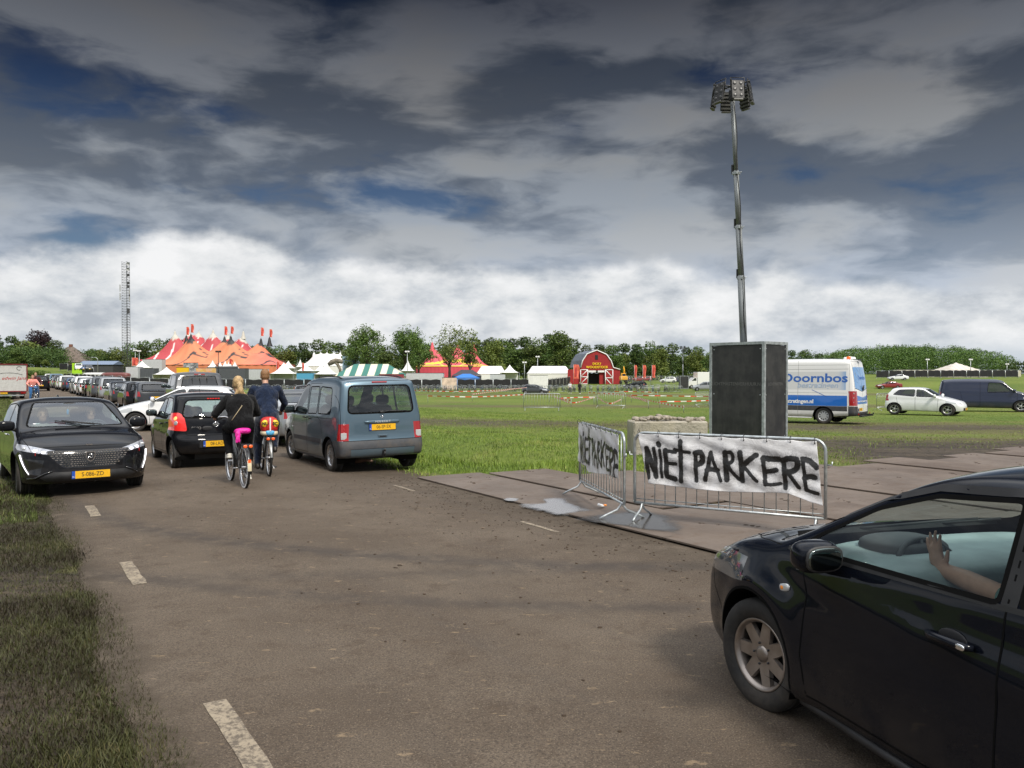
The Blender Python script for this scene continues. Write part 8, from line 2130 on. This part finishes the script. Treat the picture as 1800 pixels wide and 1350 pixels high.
# ---------------------------------------------------------------- flags, poles, tower
M_FLAG = mat('flag_coral', (.72, .14, .09), .7, var=.2, vscale=3)
def flag(px, top, base, Y, w, lab, g=None, h_pole=None):
 x = AT(px, Y); z0 = tz(x, Y) if g is None else g; root = thing('flag', lab, 'flag', (x, Y, z0)); zt = ZT(top, Y) - z0; zb = ZT(base, Y) - z0; ww = w / 1440 * Y
 m = MB(); m.tube([(0, 0, 0 if g is None else zb - 1.2), (0, 0, zt + .1)], .035, M_GALVD, 6); m.build('flag_pole', M_GALVD, root)
 m = MB(); n = 10; vs = []
 for i in range(n + 1):
  z = zb + (zt - zb) * i / n
  for j in range(5): vs.append((ww * j / 4 * (1 - .12 * math.sin(i * .7)), .14 * math.sin(i * .8 + j * 1.2) * j / 4, z + .05 * math.sin(j)))
 m.add(vs, [(5 * i + j, 5 * i + j + 1, 5 * i + 6 + j, 5 * i + 5 + j) for i in range(n) for j in range(4)], M_FLAG, True); m.add([(ww * .3, -.16, zb + (zt - zb) * .2), (ww * .6, -.16, zb + (zt - zb) * .2), (ww * .6, -.16, zb + (zt - zb) * .8), (ww * .3, -.16, zb + (zt - zb) * .8)], [(0, 1, 2, 3)], mat('flag_print', (.45, .04, .04), .7))
 m.build('flag_cloth', M_FLAG, root)
for (px, top, base, w, Y, lab) in ((336, 570, 585, 5, Yo - 5, 'coral flag on the front left peak of the orange tent'), (328, 575, 589, 5, Yo + 5, 'coral flag on the rear left peak of the orange tent'), (406, 574, 587, 5, Yo - 5, 'coral flag on the front middle peak of the orange tent'), (395, 574, 589, 5, Yo + 5, 'coral flag on the rear middle peak of the orange tent'),
  (474, 579, 593, 5, Yo - 5, 'coral flag on the front right peak of the orange tent'), (459, 576, 591, 5, Yo + 5, 'coral flag on the rear right peak of the orange tent')): flag(px, top, base, Y, w, lab, g=ZT(base, Y) - 1.5)
for (px, top, base, w, Y, lab) in ((232, 629, 643, 11, 178, 'broad coral flag beside the lattice tower'), (1008, 641, 666, 10, 172, 'broad coral flag in front of the red barn'), (1115, 642, 664, 4.5, 165, 'slim coral flag right of the excavator, first of three'), (1130, 642, 664, 5.5, 165, 'slim coral flag, middle of the three right of the barn'), (1146, 642, 664, 6, 165, 'slim coral flag, last of the three right of the barn'),
  (403, 631, 640, 6, 188, 'small red feather flag above the dark containers'), (486, 636, 652, 5, 180, 'small red feather flag right of the orange tent'), (531, 638, 652, 3.5, 176, 'blue tinted narrow flag before the large white tent')): flag(px, top, base, Y, w, lab)
def lamp_pole(px, top, base, Y, lab, dark=False):
 x = AT(px, Y); g = tz(x, Y); H = ZT(top, Y) - g; root = thing('lamp_pole', lab, 'lamp pole', (x, Y, g)); mm = M_BLACK if dark else M_GALV
 m = MB(); m.tube([(0, 0, 0), (0, 0, H)], [.10, .06], mm, 8); m.build('pole', mm, root)
 m = MB()
 for s_ in (-1, 1): m.box((s_ * .28, -.05, H), (.45, .28, .34), mm if dark else M_WHITE, bev=.03)
 m.box((0, 0, H - .1), (.7, .06, .06), mm); m.build('lamp_head', mm, root)
for a in ((945, 627, 0, 205, 'thin lamp pole above the long white marquee'), (922, 637, 0, 190, 'short white lamp pole left of the long white marquee'), (716, 618, 0, 185, 'twin lamp pole between the park trees and the pink tent'), (1630, 632, 0, 215, 'lamp pole left of the beige tent'), (1706, 632, 0, 215, 'lamp pole right of the beige tent'),
   (238, 616, 0, 210, 'lamp pole by the broad coral flag, left one'), (245, 617, 0, 212, 'lamp pole by the broad coral flag, right one')): lamp_pole(*a)
lamp_pole(384, 618, 0, 150, 'dark lamp pole in front of the orange tent', True)
lamp_pole(1770, 640, 0, 230, 'short lamp pole near the right picture edge')
x = AT(172, 200); sl = thing('street_lamp', 'grey street lamp with a curved arm left of the lattice tower', 'street lamp', (x, 200, tz(x, 200))); m = MB(); Hh = ZT(628, 200) - tz(x, 200); m.tube([(0, 0, 0), (0, 0, Hh - .6), (-.3, 0, Hh - .1), (-1.2, 0, Hh)], .07, M_GALV, 8); m.build('pole', M_GALV, sl); m = MB(); m.blob((-1.4, 0, Hh - .03), (.7, .25, .14), M_GALV, .8); m.build('lamp_head', M_GALV, sl)
def lattice_tower():
 Y = 200; x = AT(223, Y); g = tz(x, Y); H = ZT(460, Y) - g; root = thing('lattice_tower', 'tall steel lattice tower carrying round dishes and antenna boxes', 'tower', (x, Y, g))
 L = [(-1.05, -.2), (.55, -.75), (.45, .95)]; m = MB(); M_ST = mat('tower_steel', (.16, .17, .18), .5, metal=.5)
 for a, b in L: m.tube([(a, b, -.2), (a * .92, b * .92, H)], .05, M_ST, 5)
 n = 46
 for i in range(n):
  z0, z1 = H * i / n, H * (i + 1) / n
  for k in range(3):
   a, b = L[k], L[(k + 1) % 3]; m.tube([(a[0], a[1], z0), (b[0], b[1], z0)], .03, M_ST, 3, cap=False); m.tube([(a[0], a[1], z0), (b[0], b[1], z1)], .025, M_ST, 3, cap=False)
 m.tube([(.1, .0, 0), (.1, 0, H * .98)], .10, M_ST, 5); m.build('lattice_frame', M_ST, root)
 for z, kk in ((.975, 'dish'), (.93, 'dish'), (.885, 'box'), (.82, 'box'), (.79, 'box'), (.74, 'panel'), (.70, 'panel'), (.60, 'box'), (.58, 'box'), (.78, 'panelL'), (.71, 'panelL')):
  q = MB()
  if kk == 'dish': q.lathe([(.001, 0), (.3, .05), (.42, .2), (.42, .26)], mat('dish_grey', (.35, .36, .36), .5), 14, 'Y', M=Matrix.Translation((.95, -.9, H * z)) @ Matrix.Rotation(R(180), 4, 'Z')); nm = 'antenna_dish'
  elif kk == 'box': q.box((.85, -.85, H * z), (.5, .3, .65), M_DGREY, bev=.03); q.tube([(.5, -.7, H * z), (.85, -.85, H * z)], .03, M_ST, 4); nm = 'antenna_box'
  else: sx = -1.35 if kk.endswith('L') else .9; q.box((sx, -.4, H * z), (.22, .16, 1.7), mat('dish_grey', (.35, .36, .36), .5), bev=.02); q.tube([(sx * .75, -.3, H * z), (sx, -.4, H * z)], .03, M_ST, 4); nm = 'antenna_panel'
  q.build(nm, M_DGREY, root)
lattice_tower()
def boxy(name, label, px0, px1, top, base, Y, m, cat='container', d=2.4, roof=None, ribs=True):
 x0, x1 = AT(px0, Y), AT(px1, Y); g = min(tz((x0 + x1) / 2, Y), ZT(base, Y)) ; zt = ZT(top, Y); root = thing(name, label, cat, ((x0 + x1) / 2, Y, g)); w = x1 - x0; h = zt - g
 q = MB(); q.box((0, 0, h / 2), (w, d, h), m, bev=.02)
 if ribs:
  n = max(3, int(w / .35))
  for i in range(n): q.box((-w / 2 + w * (i + .5) / n, -d / 2 - .02, h / 2), (.10, .05, h * .86), m)
 q.build('body', m, root)
 q = MB(); q.box((0, 0, h + .03), (w + .06, d + .06, .06), roof or M_DGREY); q.build('roof', M_DGREY, root); return root, w, h, d
M_CONT = mat('container_slate', (.075, .085, .095), .6, var=.15, dirt=.2); M_CONTW = mat('container_white', (.50, .52, .53), .5, var=.1, dirt=.15)
boxy('container', 'long dark slate container in front of the orange tent', 384, 434, 648, 664, 158, M_CONT)
boxy('container', 'shorter dark slate container standing behind the long one', 382, 415, 644.5, 664, 163, M_CONT)
boxy('site_cabin', 'white site cabin right of the lattice tower', 226, 247, 645, 662, 163, M_CONTW); boxy('site_cabin', 'dark site cabin between the white cabin and the cream tent', 248, 275, 648, 662, 164, M_CONT)
boxy('site_cabin', 'pale grey cabin behind the cyclist in navy', 434, 470, 649, 664, 170, M_CONTW); boxy('container', 'white container with a green mark at the foot of the red tent', 254, 288, 632, 646, 205, M_CONTW)
boxy('stall', 'long white stall roofs behind the fence below the park trees', 715, 780, 656, 663, 163, M_CONTW, 'stall', ribs=False); boxy('stall', 'blue fronted drinks stall left of the striped marquee', 524, 552, 656, 664, 166, mat('stall_blue', (.08, .32, .50), .5), 'stall', ribs=False)
boxy('stall', 'red fronted stall right of the striped marquee', 668, 709, 658, 664, 161, mat('stall_red', (.28, .03, .04), .5), 'stall', ribs=False); boxy('gate_wall', 'white board gate in the black fence left of the barn', 931, 963, 660, 674, 152, M_TENTW, 'gate', d=.2, ribs=True)
boxy('stall', 'pale board wall in the black fence below the pink tent', 777, 803, 664, 673, 151, mat('board_pale', (.62, .48, .38), .6, var=.3, vscale=1), 'wall', d=.2, ribs=False)
boxy('stall', 'white stall roofs right of the blue canopy', 862, 888, 658, 665, 162, M_CONTW, 'stall', ribs=False); boxy('stage', 'white and blue stage structure behind the park trees', 606, 629, 626, 652, 215, mat('stage_blue', (.30, .42, .55), .5, var=.5, vscale=.6), 'stage', d=6)
boxy('stall', 'long low beige sheds beyond the right fence', 1573, 1640, 650, 655, 222, mat('shed_beige', (.50, .47, .38), .6), 'shed', ribs=False); boxy('stall', 'low pale stalls right of the beige tent', 1716, 1790, 651, 656, 224, mat('shed_beige', (.50, .47, .38), .6), 'shed', ribs=False)
o, w, h, d = boxy('sign', 'yellow VAC sign box left of the painted wall', 311, 332, 646, 660, 155, mat('sign_yellow', (.80, .48, .01), .5), 'sign', d=.4, ribs=False); text_mesh('VAC', .85, M_INK, 'lettering', o, .01, M=Matrix.Translation((0, -.23, h * .62)), bold=.02, xs=1.1)
def m_graf():
 m = bpy.data.materials.new('painted_wall'); m.use_nodes = True; t = NT(m.node_tree); b = t.n['Principled BSDF']
 v = t.voro(t.obj(), 1.6, out=1); hs = t.new('ShaderNodeHueSaturation'); t.put(hs.inputs['Color'], v)
 t.put(b.inputs['Base Color'], t.mix(t.math('MULTIPLY', t.noise(t.obj(), 2.5), 1.0), t.mix(.65, v, (.62, .16, .06)), (.75, .45, .12))); return m
boxy('wall', 'colourful painted wall of the stalls between the yellow sign and the dark containers', 345, 382, 647, 661, 157, m_graf(), 'wall', d=.3, ribs=False)
o, w, h, d = boxy('sign', 'black and white truss sign standing above the yellow sign', 323, 348, 638, 652, 160, mat('sign_truss', (.25, .26, .27), .5, var=.8, vscale=1.8), 'sign', d=.4, ribs=False)
for ln_, z in (('DICKY', .82), ('WOODSTOCK', .60)): text_mesh(ln_, .42, M_WHITE, 'lettering', o, .01, M=Matrix.Translation((0, -.24, h * z)), bold=.01)
for px, Y, c, lab in ((170, 168, (.6, .6, .58), 'long white tank trailer left of the lattice tower'), (204, 160, (.16, .05, .045), 'dark red tank trailer behind the fence below the lattice tower')):
 x = AT(px, Y); g = 0; root = thing('tank_trailer', lab, 'trailer', (x, Y, g)); m = MB(); mm = mat('tank_%d' % px, c, .4, var=.15); m.blob((0, 0, 1.35), (5.4, 2.0, 1.5), mm, .45, 20, 12); m.build('tank', mm, root)
 m = MB(); m.box((0, 0, .6), (4.8, 1.4, .2), M_BLACK); m.build('chassis', M_BLACK, root)
 for xx in (-1.6, 1.6):
  for s_ in (1, -1): add_wheel(root, xx, s_ * .9, r=.4, w=.25, rim=.22, style='cover', n=6)
x = AT(603, 188); sc_ = MB(); ms = mat('driftwood', (.16, .14, .11), .9, var=.4, vscale=1)
pts = [(AT(p_, 188) - x, 0, ZT(q, 188)) for p_, q in ((577, 641), (583, 637), (590, 634), (598, 635), (602, 637))]; sc_.tube(pts, [.35, .6, .55, .5, .4], ms, 8); sc_.tube([(AT(588, 188) - x, 0, ZT(635, 188)), (AT(594, 188) - x, 0, ZT(641, 188)), (AT(598, 188) - x, 0, ZT(650, 188)), (AT(599, 188) - x, 0, -.5)], [.4, .35, .3, .3], ms, 8)
o = sc_.build('wooden_sculpture', ms, loc=(x, 188, 0)); tag(o, 'huge bent driftwood sculpture above the small white tents', 'sculpture')
# ---------------------------------------------------------------- the red barn entrance
def barn():
 Y = 180; x = AT(1044, Y); g = ZT(675, Y); s = Y / 1440; root = thing('barn', 'red barn shaped entrance building with white doors and yellow DICKY WOODSTOCK lettering', 'barn', (x, Y, g), R(0))
 MRB = mat('barn_red', (.30, .014, .016), .6, var=.15, vscale=2); MRF = mat('roof_slate', (.12, .14, .17), .6, var=.25, vscale=2); MW = M_WHITE; fx = lambda p: (p - 1044) * s; fz = lambda q: (675 - q) * s
 out = [(fx(1021), fz(646)), (fx(1024), fz(634)), (fx(1032), fz(622)), (fx(1049), fz(615.5)), (fx(1066), fz(623)), (fx(1074), fz(634)), (fx(1078), fz(646))]
 dep = 9.0
 m = MB(); wall = out + [(fx(1078), fz(651)), (fx(1020), fz(651))]; m.prism(wall, 0, .25, MRB, 'Y')
 for a, b in ((1020, 1033), (1076.5, 1078)): m.prism([(fx(a), -.3), (fx(b), -.3), (fx(b), fz(651) - .003), (fx(a), fz(651) - .003)], 0, .25, MRB, 'Y')
 m.prism([(fx(1054), -.3), (fx(1063), -.3), (fx(1063), fz(655)), (fx(1054), fz(655))], .5, .7, MRB, 'Y')
 m.prism([(fx(1020), fz(651)), (fx(1078), fz(651)), (fx(1078), 0), (fx(1020), 0)], dep, dep + .1, MRB, 'Y') if False else None
 m.build('wall', MRB, root)
 m = MB(); m.prism([(fx(998), -.3), (fx(1020), -.3), (fx(1020), fz(648)), (fx(998), fz(650))], .4, .6, MRB, 'Y'); m.prism([(fx(1078), -.3), (fx(1090), -.3), (fx(1090), fz(649)), (fx(1078), fz(646))], .1, .3, MRB, 'Y'); m.build('side_wing', MRB, root)
 m = MB()
 for i in range(len(out) - 1):
  (a, b), (c, d_) = out[i], out[i + 1]; m.add([(a, -.1, b + .05), (c, -.1, d_ + .05), (c - 1.8 * 1, dep, d_ + .05), (a - 1.8, dep, b + .05)], [(0, 1, 2, 3)], MRF)
 m.build('roof', MRF, root)
 m = MB(); edge = [(a, -.12, b) for a, b in out] + [(fx(1090), -.02, fz(649.5))]; m.tube(edge, .13, MW, 6); m.build('roof_trim', MW, root)
 m = MB(); m.box(((fx(1046) + fx(1051)) / 2, -.02, fz(628)), (fx(1051) - fx(1046), .1, 8 * s), M_INK); m.build('loft_window', M_INK, root)
 for a, b in ((1020.5, 1033), (1064, 1077)):
  x0, x1, z0, z1 = fx(a), fx(b), 0 + (.0 if a < 1050 else -.45), fz(650); m = MB(); zm = (z0 + z1) / 2; t = .16
  for q0, q1 in (((x0, z0), (x1, z0)), ((x0, z1), (x1, z1)), ((x0, zm), (x1, zm)), ((x0, z0), (x0, z1)), ((x1, z0), (x1, z1))) + ((((x0, zm), (x1, z1)), ((x0, z0), (x1, zm))) if a < 1050 else (((x0, z1), (x1, zm)), ((x0, zm), (x1, z0)))):
   v0, v1 = Vector((q0[0], -.16, q0[1])), Vector((q1[0], -.16, q1[1])); m.tube([v0, v1], .10, MW, 4)
  dq = MB(); dq.box(((x0 + x1) / 2, -.10, zm), (x1 - x0, .06, z1 - z0), MRB); dr = dq.build('barn_door', MRB, root); m.build('door_bracing', MW, dr)
 m = MB(); m.box((fx(1041), .05, fz(652.5)), (13 * s, .06, .5), MW); m.build('sign_board', MW, root); m = MB(); m.box((fx(1057), .05, fz(652.5)), (12 * s, .06, .5), MW); m.build('sign_board', MW, root)
 YL = mat('letter_yellow', (.85, .55, .02), .5); text_mesh('DICKY', 4.1 * s * 1.25, YL, 'lettering', root, .05, M=Matrix.Translation((fx(1049), -.10, fz(639.5))), bold=.022, xs=1.0); text_mesh('WOODSTOCK', 4.6 * s * 1.25, YL, 'lettering', root, .05, M=Matrix.Translation((fx(1049.5), -.10, fz(645.5))), bold=.022, xs=1.0)
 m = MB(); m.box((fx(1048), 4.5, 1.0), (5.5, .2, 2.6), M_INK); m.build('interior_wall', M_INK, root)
barn()
def excavator():
 Y = 176; x = AT(1096, Y); g = ZT(676, Y); root = thing('excavator', 'yellow excavator with its arm raised, right of the red barn', 'excavator', (x, Y, g)); my = mat('machine_yellow', (.75, .36, .01), .45); m = MB()
 m.box((0, 0, 1.35), (1.55, 2.2, .8), my, bev=.12); m.box((0, .1, 2.05), (1.0, 1.0, .8), my, bev=.1); m.build('body', my, root); m = MB(); m.tube([(.1, 0, 1.8), (.15, -.1, 3.0), (0, -.2, 3.9)], [.22, .18, .10], my, 6); m.build('arm', my, root)
 for s_ in (1, -1): m = MB(); m.box((s_ * .6, 0, .45), (.45, 2.3, .8), M_BLACK, bev=.25); m.build('track', M_BLACK, root)
 m = MB(); m.box((.05, -.42, 2.1), (.7, .06, .5), M_TINT); m.build('cab_window', M_TINT, root)
excavator()
def farmhouse():
 Y = 285; x = AT(135, Y); g = tz(x, Y) - .2; s = Y / 1440; root = thing('farmhouse', 'thatched farmhouse with a steep brown roof beside the green trees', 'house', (x, Y, g)); th_ = mat('thatch', (.15, .12, .10), .95, var=.3, vscale=1.2); br = mat('brick', (.20, .09, .06), .85, var=.2)
 zt, ze = ZT(608, Y) - g, ZT(637, Y) - g; a, b = (112 - 135) * s, (160 - 135) * s
 m = MB(); r0, r1 = (118 - 135) * s, (127 - 135) * s
 V = [(a, -5, ze), (b, -5, ze), (b, 5, ze), (a, 5, ze), (r0, 0, zt - .4), (r1, 0, zt)]; m.add(V, [(0, 1, 5, 4), (1, 2, 5), (2, 3, 4, 5), (3, 0, 4), (0, 3, 2, 1)], th_); rf = m.build('roof', th_, root)
 m = MB(); m.box((r1 - .4, 0, zt + .1), (1.0, .8, .9), br); m.build('chimney', br, rf)
 m = MB(); m.box(((a + b) / 2, 0, ze / 2), (b - a - .6, 9.2, ze), br); m.build('wall', br, root)
 for xx in (.3, .7): m = MB(); m.box((a + (b - a) * xx, -4.64, ze * .55), (1.2, .08, .9), M_WHITE); m.build('window', M_WHITE, root)
 x2 = AT(178, 262); g2 = tz(x2, 262); root = thing('shed', 'long low shed with a blue grey roof right of the farmhouse', 'shed', (x2, 262, g2)); bl = mat('roof_blue', (.16, .21, .30), .5, var=.1); w = (210 - 147) * 262 / 1440; ht = ZT(634.5, 262) - g2
 m = MB(); m.prism([(-4, ht - 1.2), (0, ht), (4, ht - 1.2)], -w / 2, w / 2, bl, 'X'); m.build('roof', bl, root); m = MB(); m.box((0, 0, (ht - 1.25) / 2), (w * .96, 7.2, max(.4, ht - 1.25)), M_DGREY); m.build('wall', M_DGREY, root)
farmhouse()
o, w, h, d = boxy('container', 'bright lime green sheet stretched on the farm fence', 127, 144, 638, 644, 225, mat('lime', (.35, .62, .02), .6), 'screen', d=.15, ribs=False)
# ---------------------------------------------------------------- fences, bicycles, barriers and tape
M_CLOTH = mat('fence_cloth', (.014, .014, .016), .85, var=.5, vscale=1.5)
def fence_panel(h=2.0, w=3.5, clothy=True, label='', group=''):
 root = thing('fence_panel', label, 'fence', group=group); m = MB()
 m.tube([(0, 0, 0), (0, 0, h)], .035, M_GALV, 6); m.tube([(w - .08, 0, 0), (w - .08, 0, h)], .035, M_GALV, 6); m.tube([(0, 0, h), (w - .08, 0, h)], .028, M_GALV, 5); m.tube([(0, 0, .15), (w - .08, 0, .15)], .02, M_GALV, 5)
 if not clothy:
  for i in range(1, 16): m.tube([(w * i / 16, 0, .15), (w * i / 16, 0, h)], .008, M_GALV, 4)
  for i in range(1, 5): m.tube([(0, 0, h * i / 5), (w - .08, 0, h * i / 5)], .008, M_GALV, 4)
 m.build('frame', M_GALV, root)
 if clothy:
  m = MB(); n = 12; vs = [(.05 + (w - .18) * i / n, -.05 - .03 * math.sin(i * 1.3), z + (.06 * math.sin(i * .9) if z > 1 else 0)) for i in range(n + 1) for z in (.25, h - .12)]
  m.add(vs, [(2 * i, 2 * i + 2, 2 * i + 3, 2 * i + 1) for i in range(n)], M_CLOTH, True); m.build('screen_cloth', M_CLOTH, root)
 for xx in (0, w - .08): m = MB(); m.box((xx, 0, .06), (.22, .6, .12), M_GALVD); m.build('foot', M_GALVD, root)
 return root
def fence_run(pts, **kw):
 proto = fence_panel(**kw); first = True; w = kw.get('w', 3.5)
 for i in range(len(pts) - 1):
  a, b = Vector(pts[i]), Vector(pts[i + 1]); L = (b - a).length; n = max(1, round(L / w))
  for j in range(n):
   p = a + (b - a) * j / n; o = proto if first else copy_tree(proto); first = False
   o.location = (p.x, p.y, (tz(p.x, p.y) if NV.x * p.x + NV.y * p.y > 8 else 0)); o.rotation_euler[2] = math.atan2(b.y - a.y, b.x - a.x); o.scale[0] = L / n / w
def X2(px, Y): return (AT(px, Y), Y)
fence_run([X2(112, 168), X2(230, 152), X2(500, 150), X2(776, 151)], label='steel fence panel hung with black cloth, along the festival ground', group='black screened fence panels')
fence_run([X2(804, 151), X2(930, 152)], label='steel fence panel hung with black cloth, between the pale board wall and the gate', group='black screened fence panels right of the board wall')
fence_run([X2(963, 153), X2(1002, 172)], label='steel fence panel hung with black cloth, between the gate and the barn', group='black screened fence panels beside the barn')
fence_run([X2(1092, 172), X2(1170, 172), X2(1248, 176)], clothy=False, label='open steel mesh fence panel behind the flags right of the barn', group='mesh fence panels right of the barn')
fence_run([X2(1540, 214), X2(1790, 214)], label='dark screened fence panel on the bank before the beige tent', group='screened fence panels at the right')
fence_run([X2(105, 232), X2(165, 226)], label='dark screened fence panel at the farm yard', group='screened fence panels at the farm')
def park_bike(c):
 m = MB()
 for x in (0, 1.05):
  m.lathe([(.30, -.02), (.34, 0), (.30, .02), (.30, -.02)], M_RUBBER, 14, 'Y', M=Matrix.Translation((x, 0, .34)))
  for a in range(4): q = math.pi * a / 4; m.tube([(x + .3 * math.cos(q), 0, .34 + .3 * math.sin(q)), (x - .3 * math.cos(q), 0, .34 - .3 * math.sin(q))], .004, M_GALV, 3, cap=False)
 for p in ([(.44, 0, .3), (.26, 0, .9)], [(.44, 0, .3), (.92, 0, .82)], [(.33, 0, .62), (.90, 0, .86)], [(0, 0, .34), (.44, 0, .3)], [(0, 0, .34), (.30, 0, .70)], [(.9, 0, 1.05), (1.05, 0, .34)]): m.tube(p, .018, c, 4)
 m.tube([(.75, .28, 1.08), (.93, .1, 1.12), (.93, -.1, 1.12), (.75, -.28, 1.08)], .015, M_GALV, 4); m.blob((.22, 0, .95), (.26, .18, .07), M_BLACK, .8, 8, 4); m.box((-.05, 0, .72), (.40, .14, .02), M_GALVD)
 return m.build('parked_bicycle', c)
cb_ = [park_bike(c) for c in (M_FRAME, mat('bike_grey', (.22, .24, .26), .4, metal=.5), mat('bike_blue', (.04, .10, .20), .4), mat('bike_cream', (.40, .38, .33), .4))]
k = 0
def put_bike(x, y):
 global k
 b_ = cb_[k % 4]; o = b_ if k < 4 else b_.copy(); k += 1
 if o.name not in COL.objects: COL.objects.link(o)
 o.location = (x, y, tz(x, y)); o.rotation_euler = (R(random.uniform(-6, 6)), 0, R(90 + random.uniform(-35, 35)) + (math.pi if random.random() < .5 else 0))
 tag(o, 'parked bicycle in the dense rows behind the long line of barriers', 'bicycle', 'bicycles parked behind the barriers')
for row, Y in enumerate((137.5, 140.5, 144)):
 x = AT(440, Y)
 while x < AT(1188, Y):
  put_bike(x + random.uniform(-.2, .2), Y + random.uniform(-.4, .4)); x += .78 + row * .18 + random.uniform(-.1, .35) * 1
br = None
def far_barrier(a, b, lab, grp=None):
 global br
 if br is None:
  a0 = Vector((0, 0, 0)); br, _ = crowd_barrier(lab, a0, Vector((2.3, 0, 0)), bars=13)
  o = br
 else: o = copy_tree(br)
 a, b = Vector(a), Vector(b); o.location = (a.x, a.y, tz(a.x, a.y)); o.rotation_euler[2] = math.atan2(b.y - a.y, b.x - a.x); o['label'] = lab
 if grp: o['group'] = grp
 elif 'group' in o: del o['group']
 return o
x = AT(420, 135)
while x < AT(1185, 135):
 far_barrier((x, 135 + .3 * math.sin(x * .2)), (x + 2.3, 135 + .3 * math.sin((x + 2.3) * .2)), 'crowd barrier in the long line before the parked bicycles', 'barriers before the parked bicycles'); x += 2.36
for q, (p0, p1, lab) in enumerate((((700, 710), (750, 712), 'crowd barrier standing on the grass just right of the steel blue van'), ((798, 691), (828, 692), 'low crowd barrier out on the field left of the grey hatchback'), ((920, 722), (958, 722), 'crowd barrier on the grass below the grey hatchback'), ((1049, 717), (1097, 718), 'crowd barrier holding the sagging red and white tape in the field'),
  ((1128, 695), (1157, 695), 'crowd barrier right of the black estate car in the field'), ((1222, 716), (1262, 714), 'crowd barrier behind the light mast cabinet on the left'), ((1541, 722), (1566, 721), 'crowd barrier between the lettered van and the white hatchback'))):
 a, b = P(*p0), P(*p1); d = (b - a).normalized() * 2.3; far_barrier(a, a + d, lab)
def m_tape():
 m = bpy.data.materials.new('barrier_tape'); m.use_nodes = True; t = NT(m.node_tree); b = t.n['Principled BSDF']
 k = t.math('GREATER_THAN', t.math('SINE', t.math('MULTIPLY', t.attr('run'), math.pi / .55)), 0.0)
 t.put(b.inputs['Base Color'], t.mix(k, (.75, .74, .70), (.62, .05, .02))); b.inputs['Roughness'].default_value = .5; return m
M_TAPE = m_tape()
TAPES = [([(752, 696), (838, 697.5), (922, 693.5)], .0, 'front red and white tape right of the steel blue van'), ([(727, 686), (795, 688), (860, 686.5), (918, 682)], .0, 'thin tape line before the bicycle park, left part'), ([(830, 693), (880, 687), (926, 681)], .0, 'tape running up to the grey hatchback'),
   ([(966, 694), (985, 701), (1004, 704)], .0, 'short tape piece right of the grey hatchback'), ([(980, 700), (1008, 708), (1046, 698)], .05, 'slack tape loop left of the field barrier'), ([(984, 700), (1015, 698.5), (1044, 698)], .1, 'taut tape above the slack loop left of the field barrier'), ([(1050, 698), (1062, 706), (1075, 709), (1092, 702)], .15, 'broad sagging red and white tape tied to the field barrier'),
   ([(1035, 690), (1095, 694), (1150, 706), (1202, 716)], .0, 'long tape running down to the right across the field'), ([(1080, 688), (1118, 688.5), (1156, 689.5)], .0, 'tape below the black estate car'), ([(1160, 706), (1200, 705.5), (1246, 704)], .0, 'tape line just left of the light mast cabinet'), ([(1095, 694), (1125, 702), (1140, 707)], .05, 'short crossing tape in mid field'), ([(1110, 695), (1180, 696), (1246, 697)], .0, 'pale tape line below the silver off-road car'), ([(1560, 709), (1566, 706), (1572, 708)], .1, 'knotted tape behind the white hatchback')]
for pts, z, lab in TAPES:
 W_ = [G(a, b, z - .1) for a, b in crom(pts, 8)]; run = 0; V = []; rn = []; ww = .038
 for i, p in enumerate(W_):
  if i: run += (p - W_[i - 1]).length
  tw = .3 * math.sin(i * .9); V += [(p.x, p.y, p.z + ww), (p.x + tw * .05, p.y + tw * .1, p.z - ww)]; rn += [run, run]
 F = [(2 * i, 2 * i + 1, 2 * i + 3, 2 * i + 2) for i in range(len(W_) - 1)]
 o = np_mesh('barrier_tape', V, F, M_TAPE, attrs={'run': rn}); tag(o, lab, 'tape')
 for e, p in enumerate((W_[0], W_[-1])):
  m = MB(); gz_ = tz(p.x, p.y); m.tube([(0, 0, 0), (0, 0, p.z - gz_ + .12)], .018, M_GALVD, 5); q = m.build('tape_post', M_GALVD, loc=(p.x, p.y + .03, gz_)); tag(q, ('thin post at the %s end of the ' % ('left', 'right')[e]) + ' '.join(lab.replace('red and white ', '').split()[:8]), 'post')
def far_lorry():
 p = P(1232, 683); root = thing('box_lorry', 'white box lorry standing on the field just left of the light mast cabinet', 'lorry', p, R(8)); m = MB(); m.box((1.2, 0, 2.0), (4.6, 2.3, 2.3), M_VANWHITE, bev=.04); m.build('cargo_box', M_VANWHITE, root)
 m = MB(); m.prism([(-3.0, .5), (-1.15, .5), (-1.15, 2.1), (-1.7, 2.1), (-2.3, 1.5), (-3.0, 1.3)], -1.0, 1.0, M_VANWHITE, 'Y'); m.build('cab', M_VANWHITE, root); m = MB(); m.box((0, 0, .6), (5.6, 1.4, .2), M_BLACK); m.build('chassis', M_BLACK, root)
 m = MB(); m.prism([(-2.2, 1.5), (-1.65, 2.0), (-1.3, 2.0), (-1.3, 1.5)], -1.01, 1.01, M_TINT, 'Y'); m.build('cab_window', M_TINT, root)
 for xx in (-2.2, 2.2):
  for s_ in (1, -1): add_wheel(root, xx, s_ * 1.02, r=.38, w=.24, rim=.2, style='cover', n=6)
far_lorry()
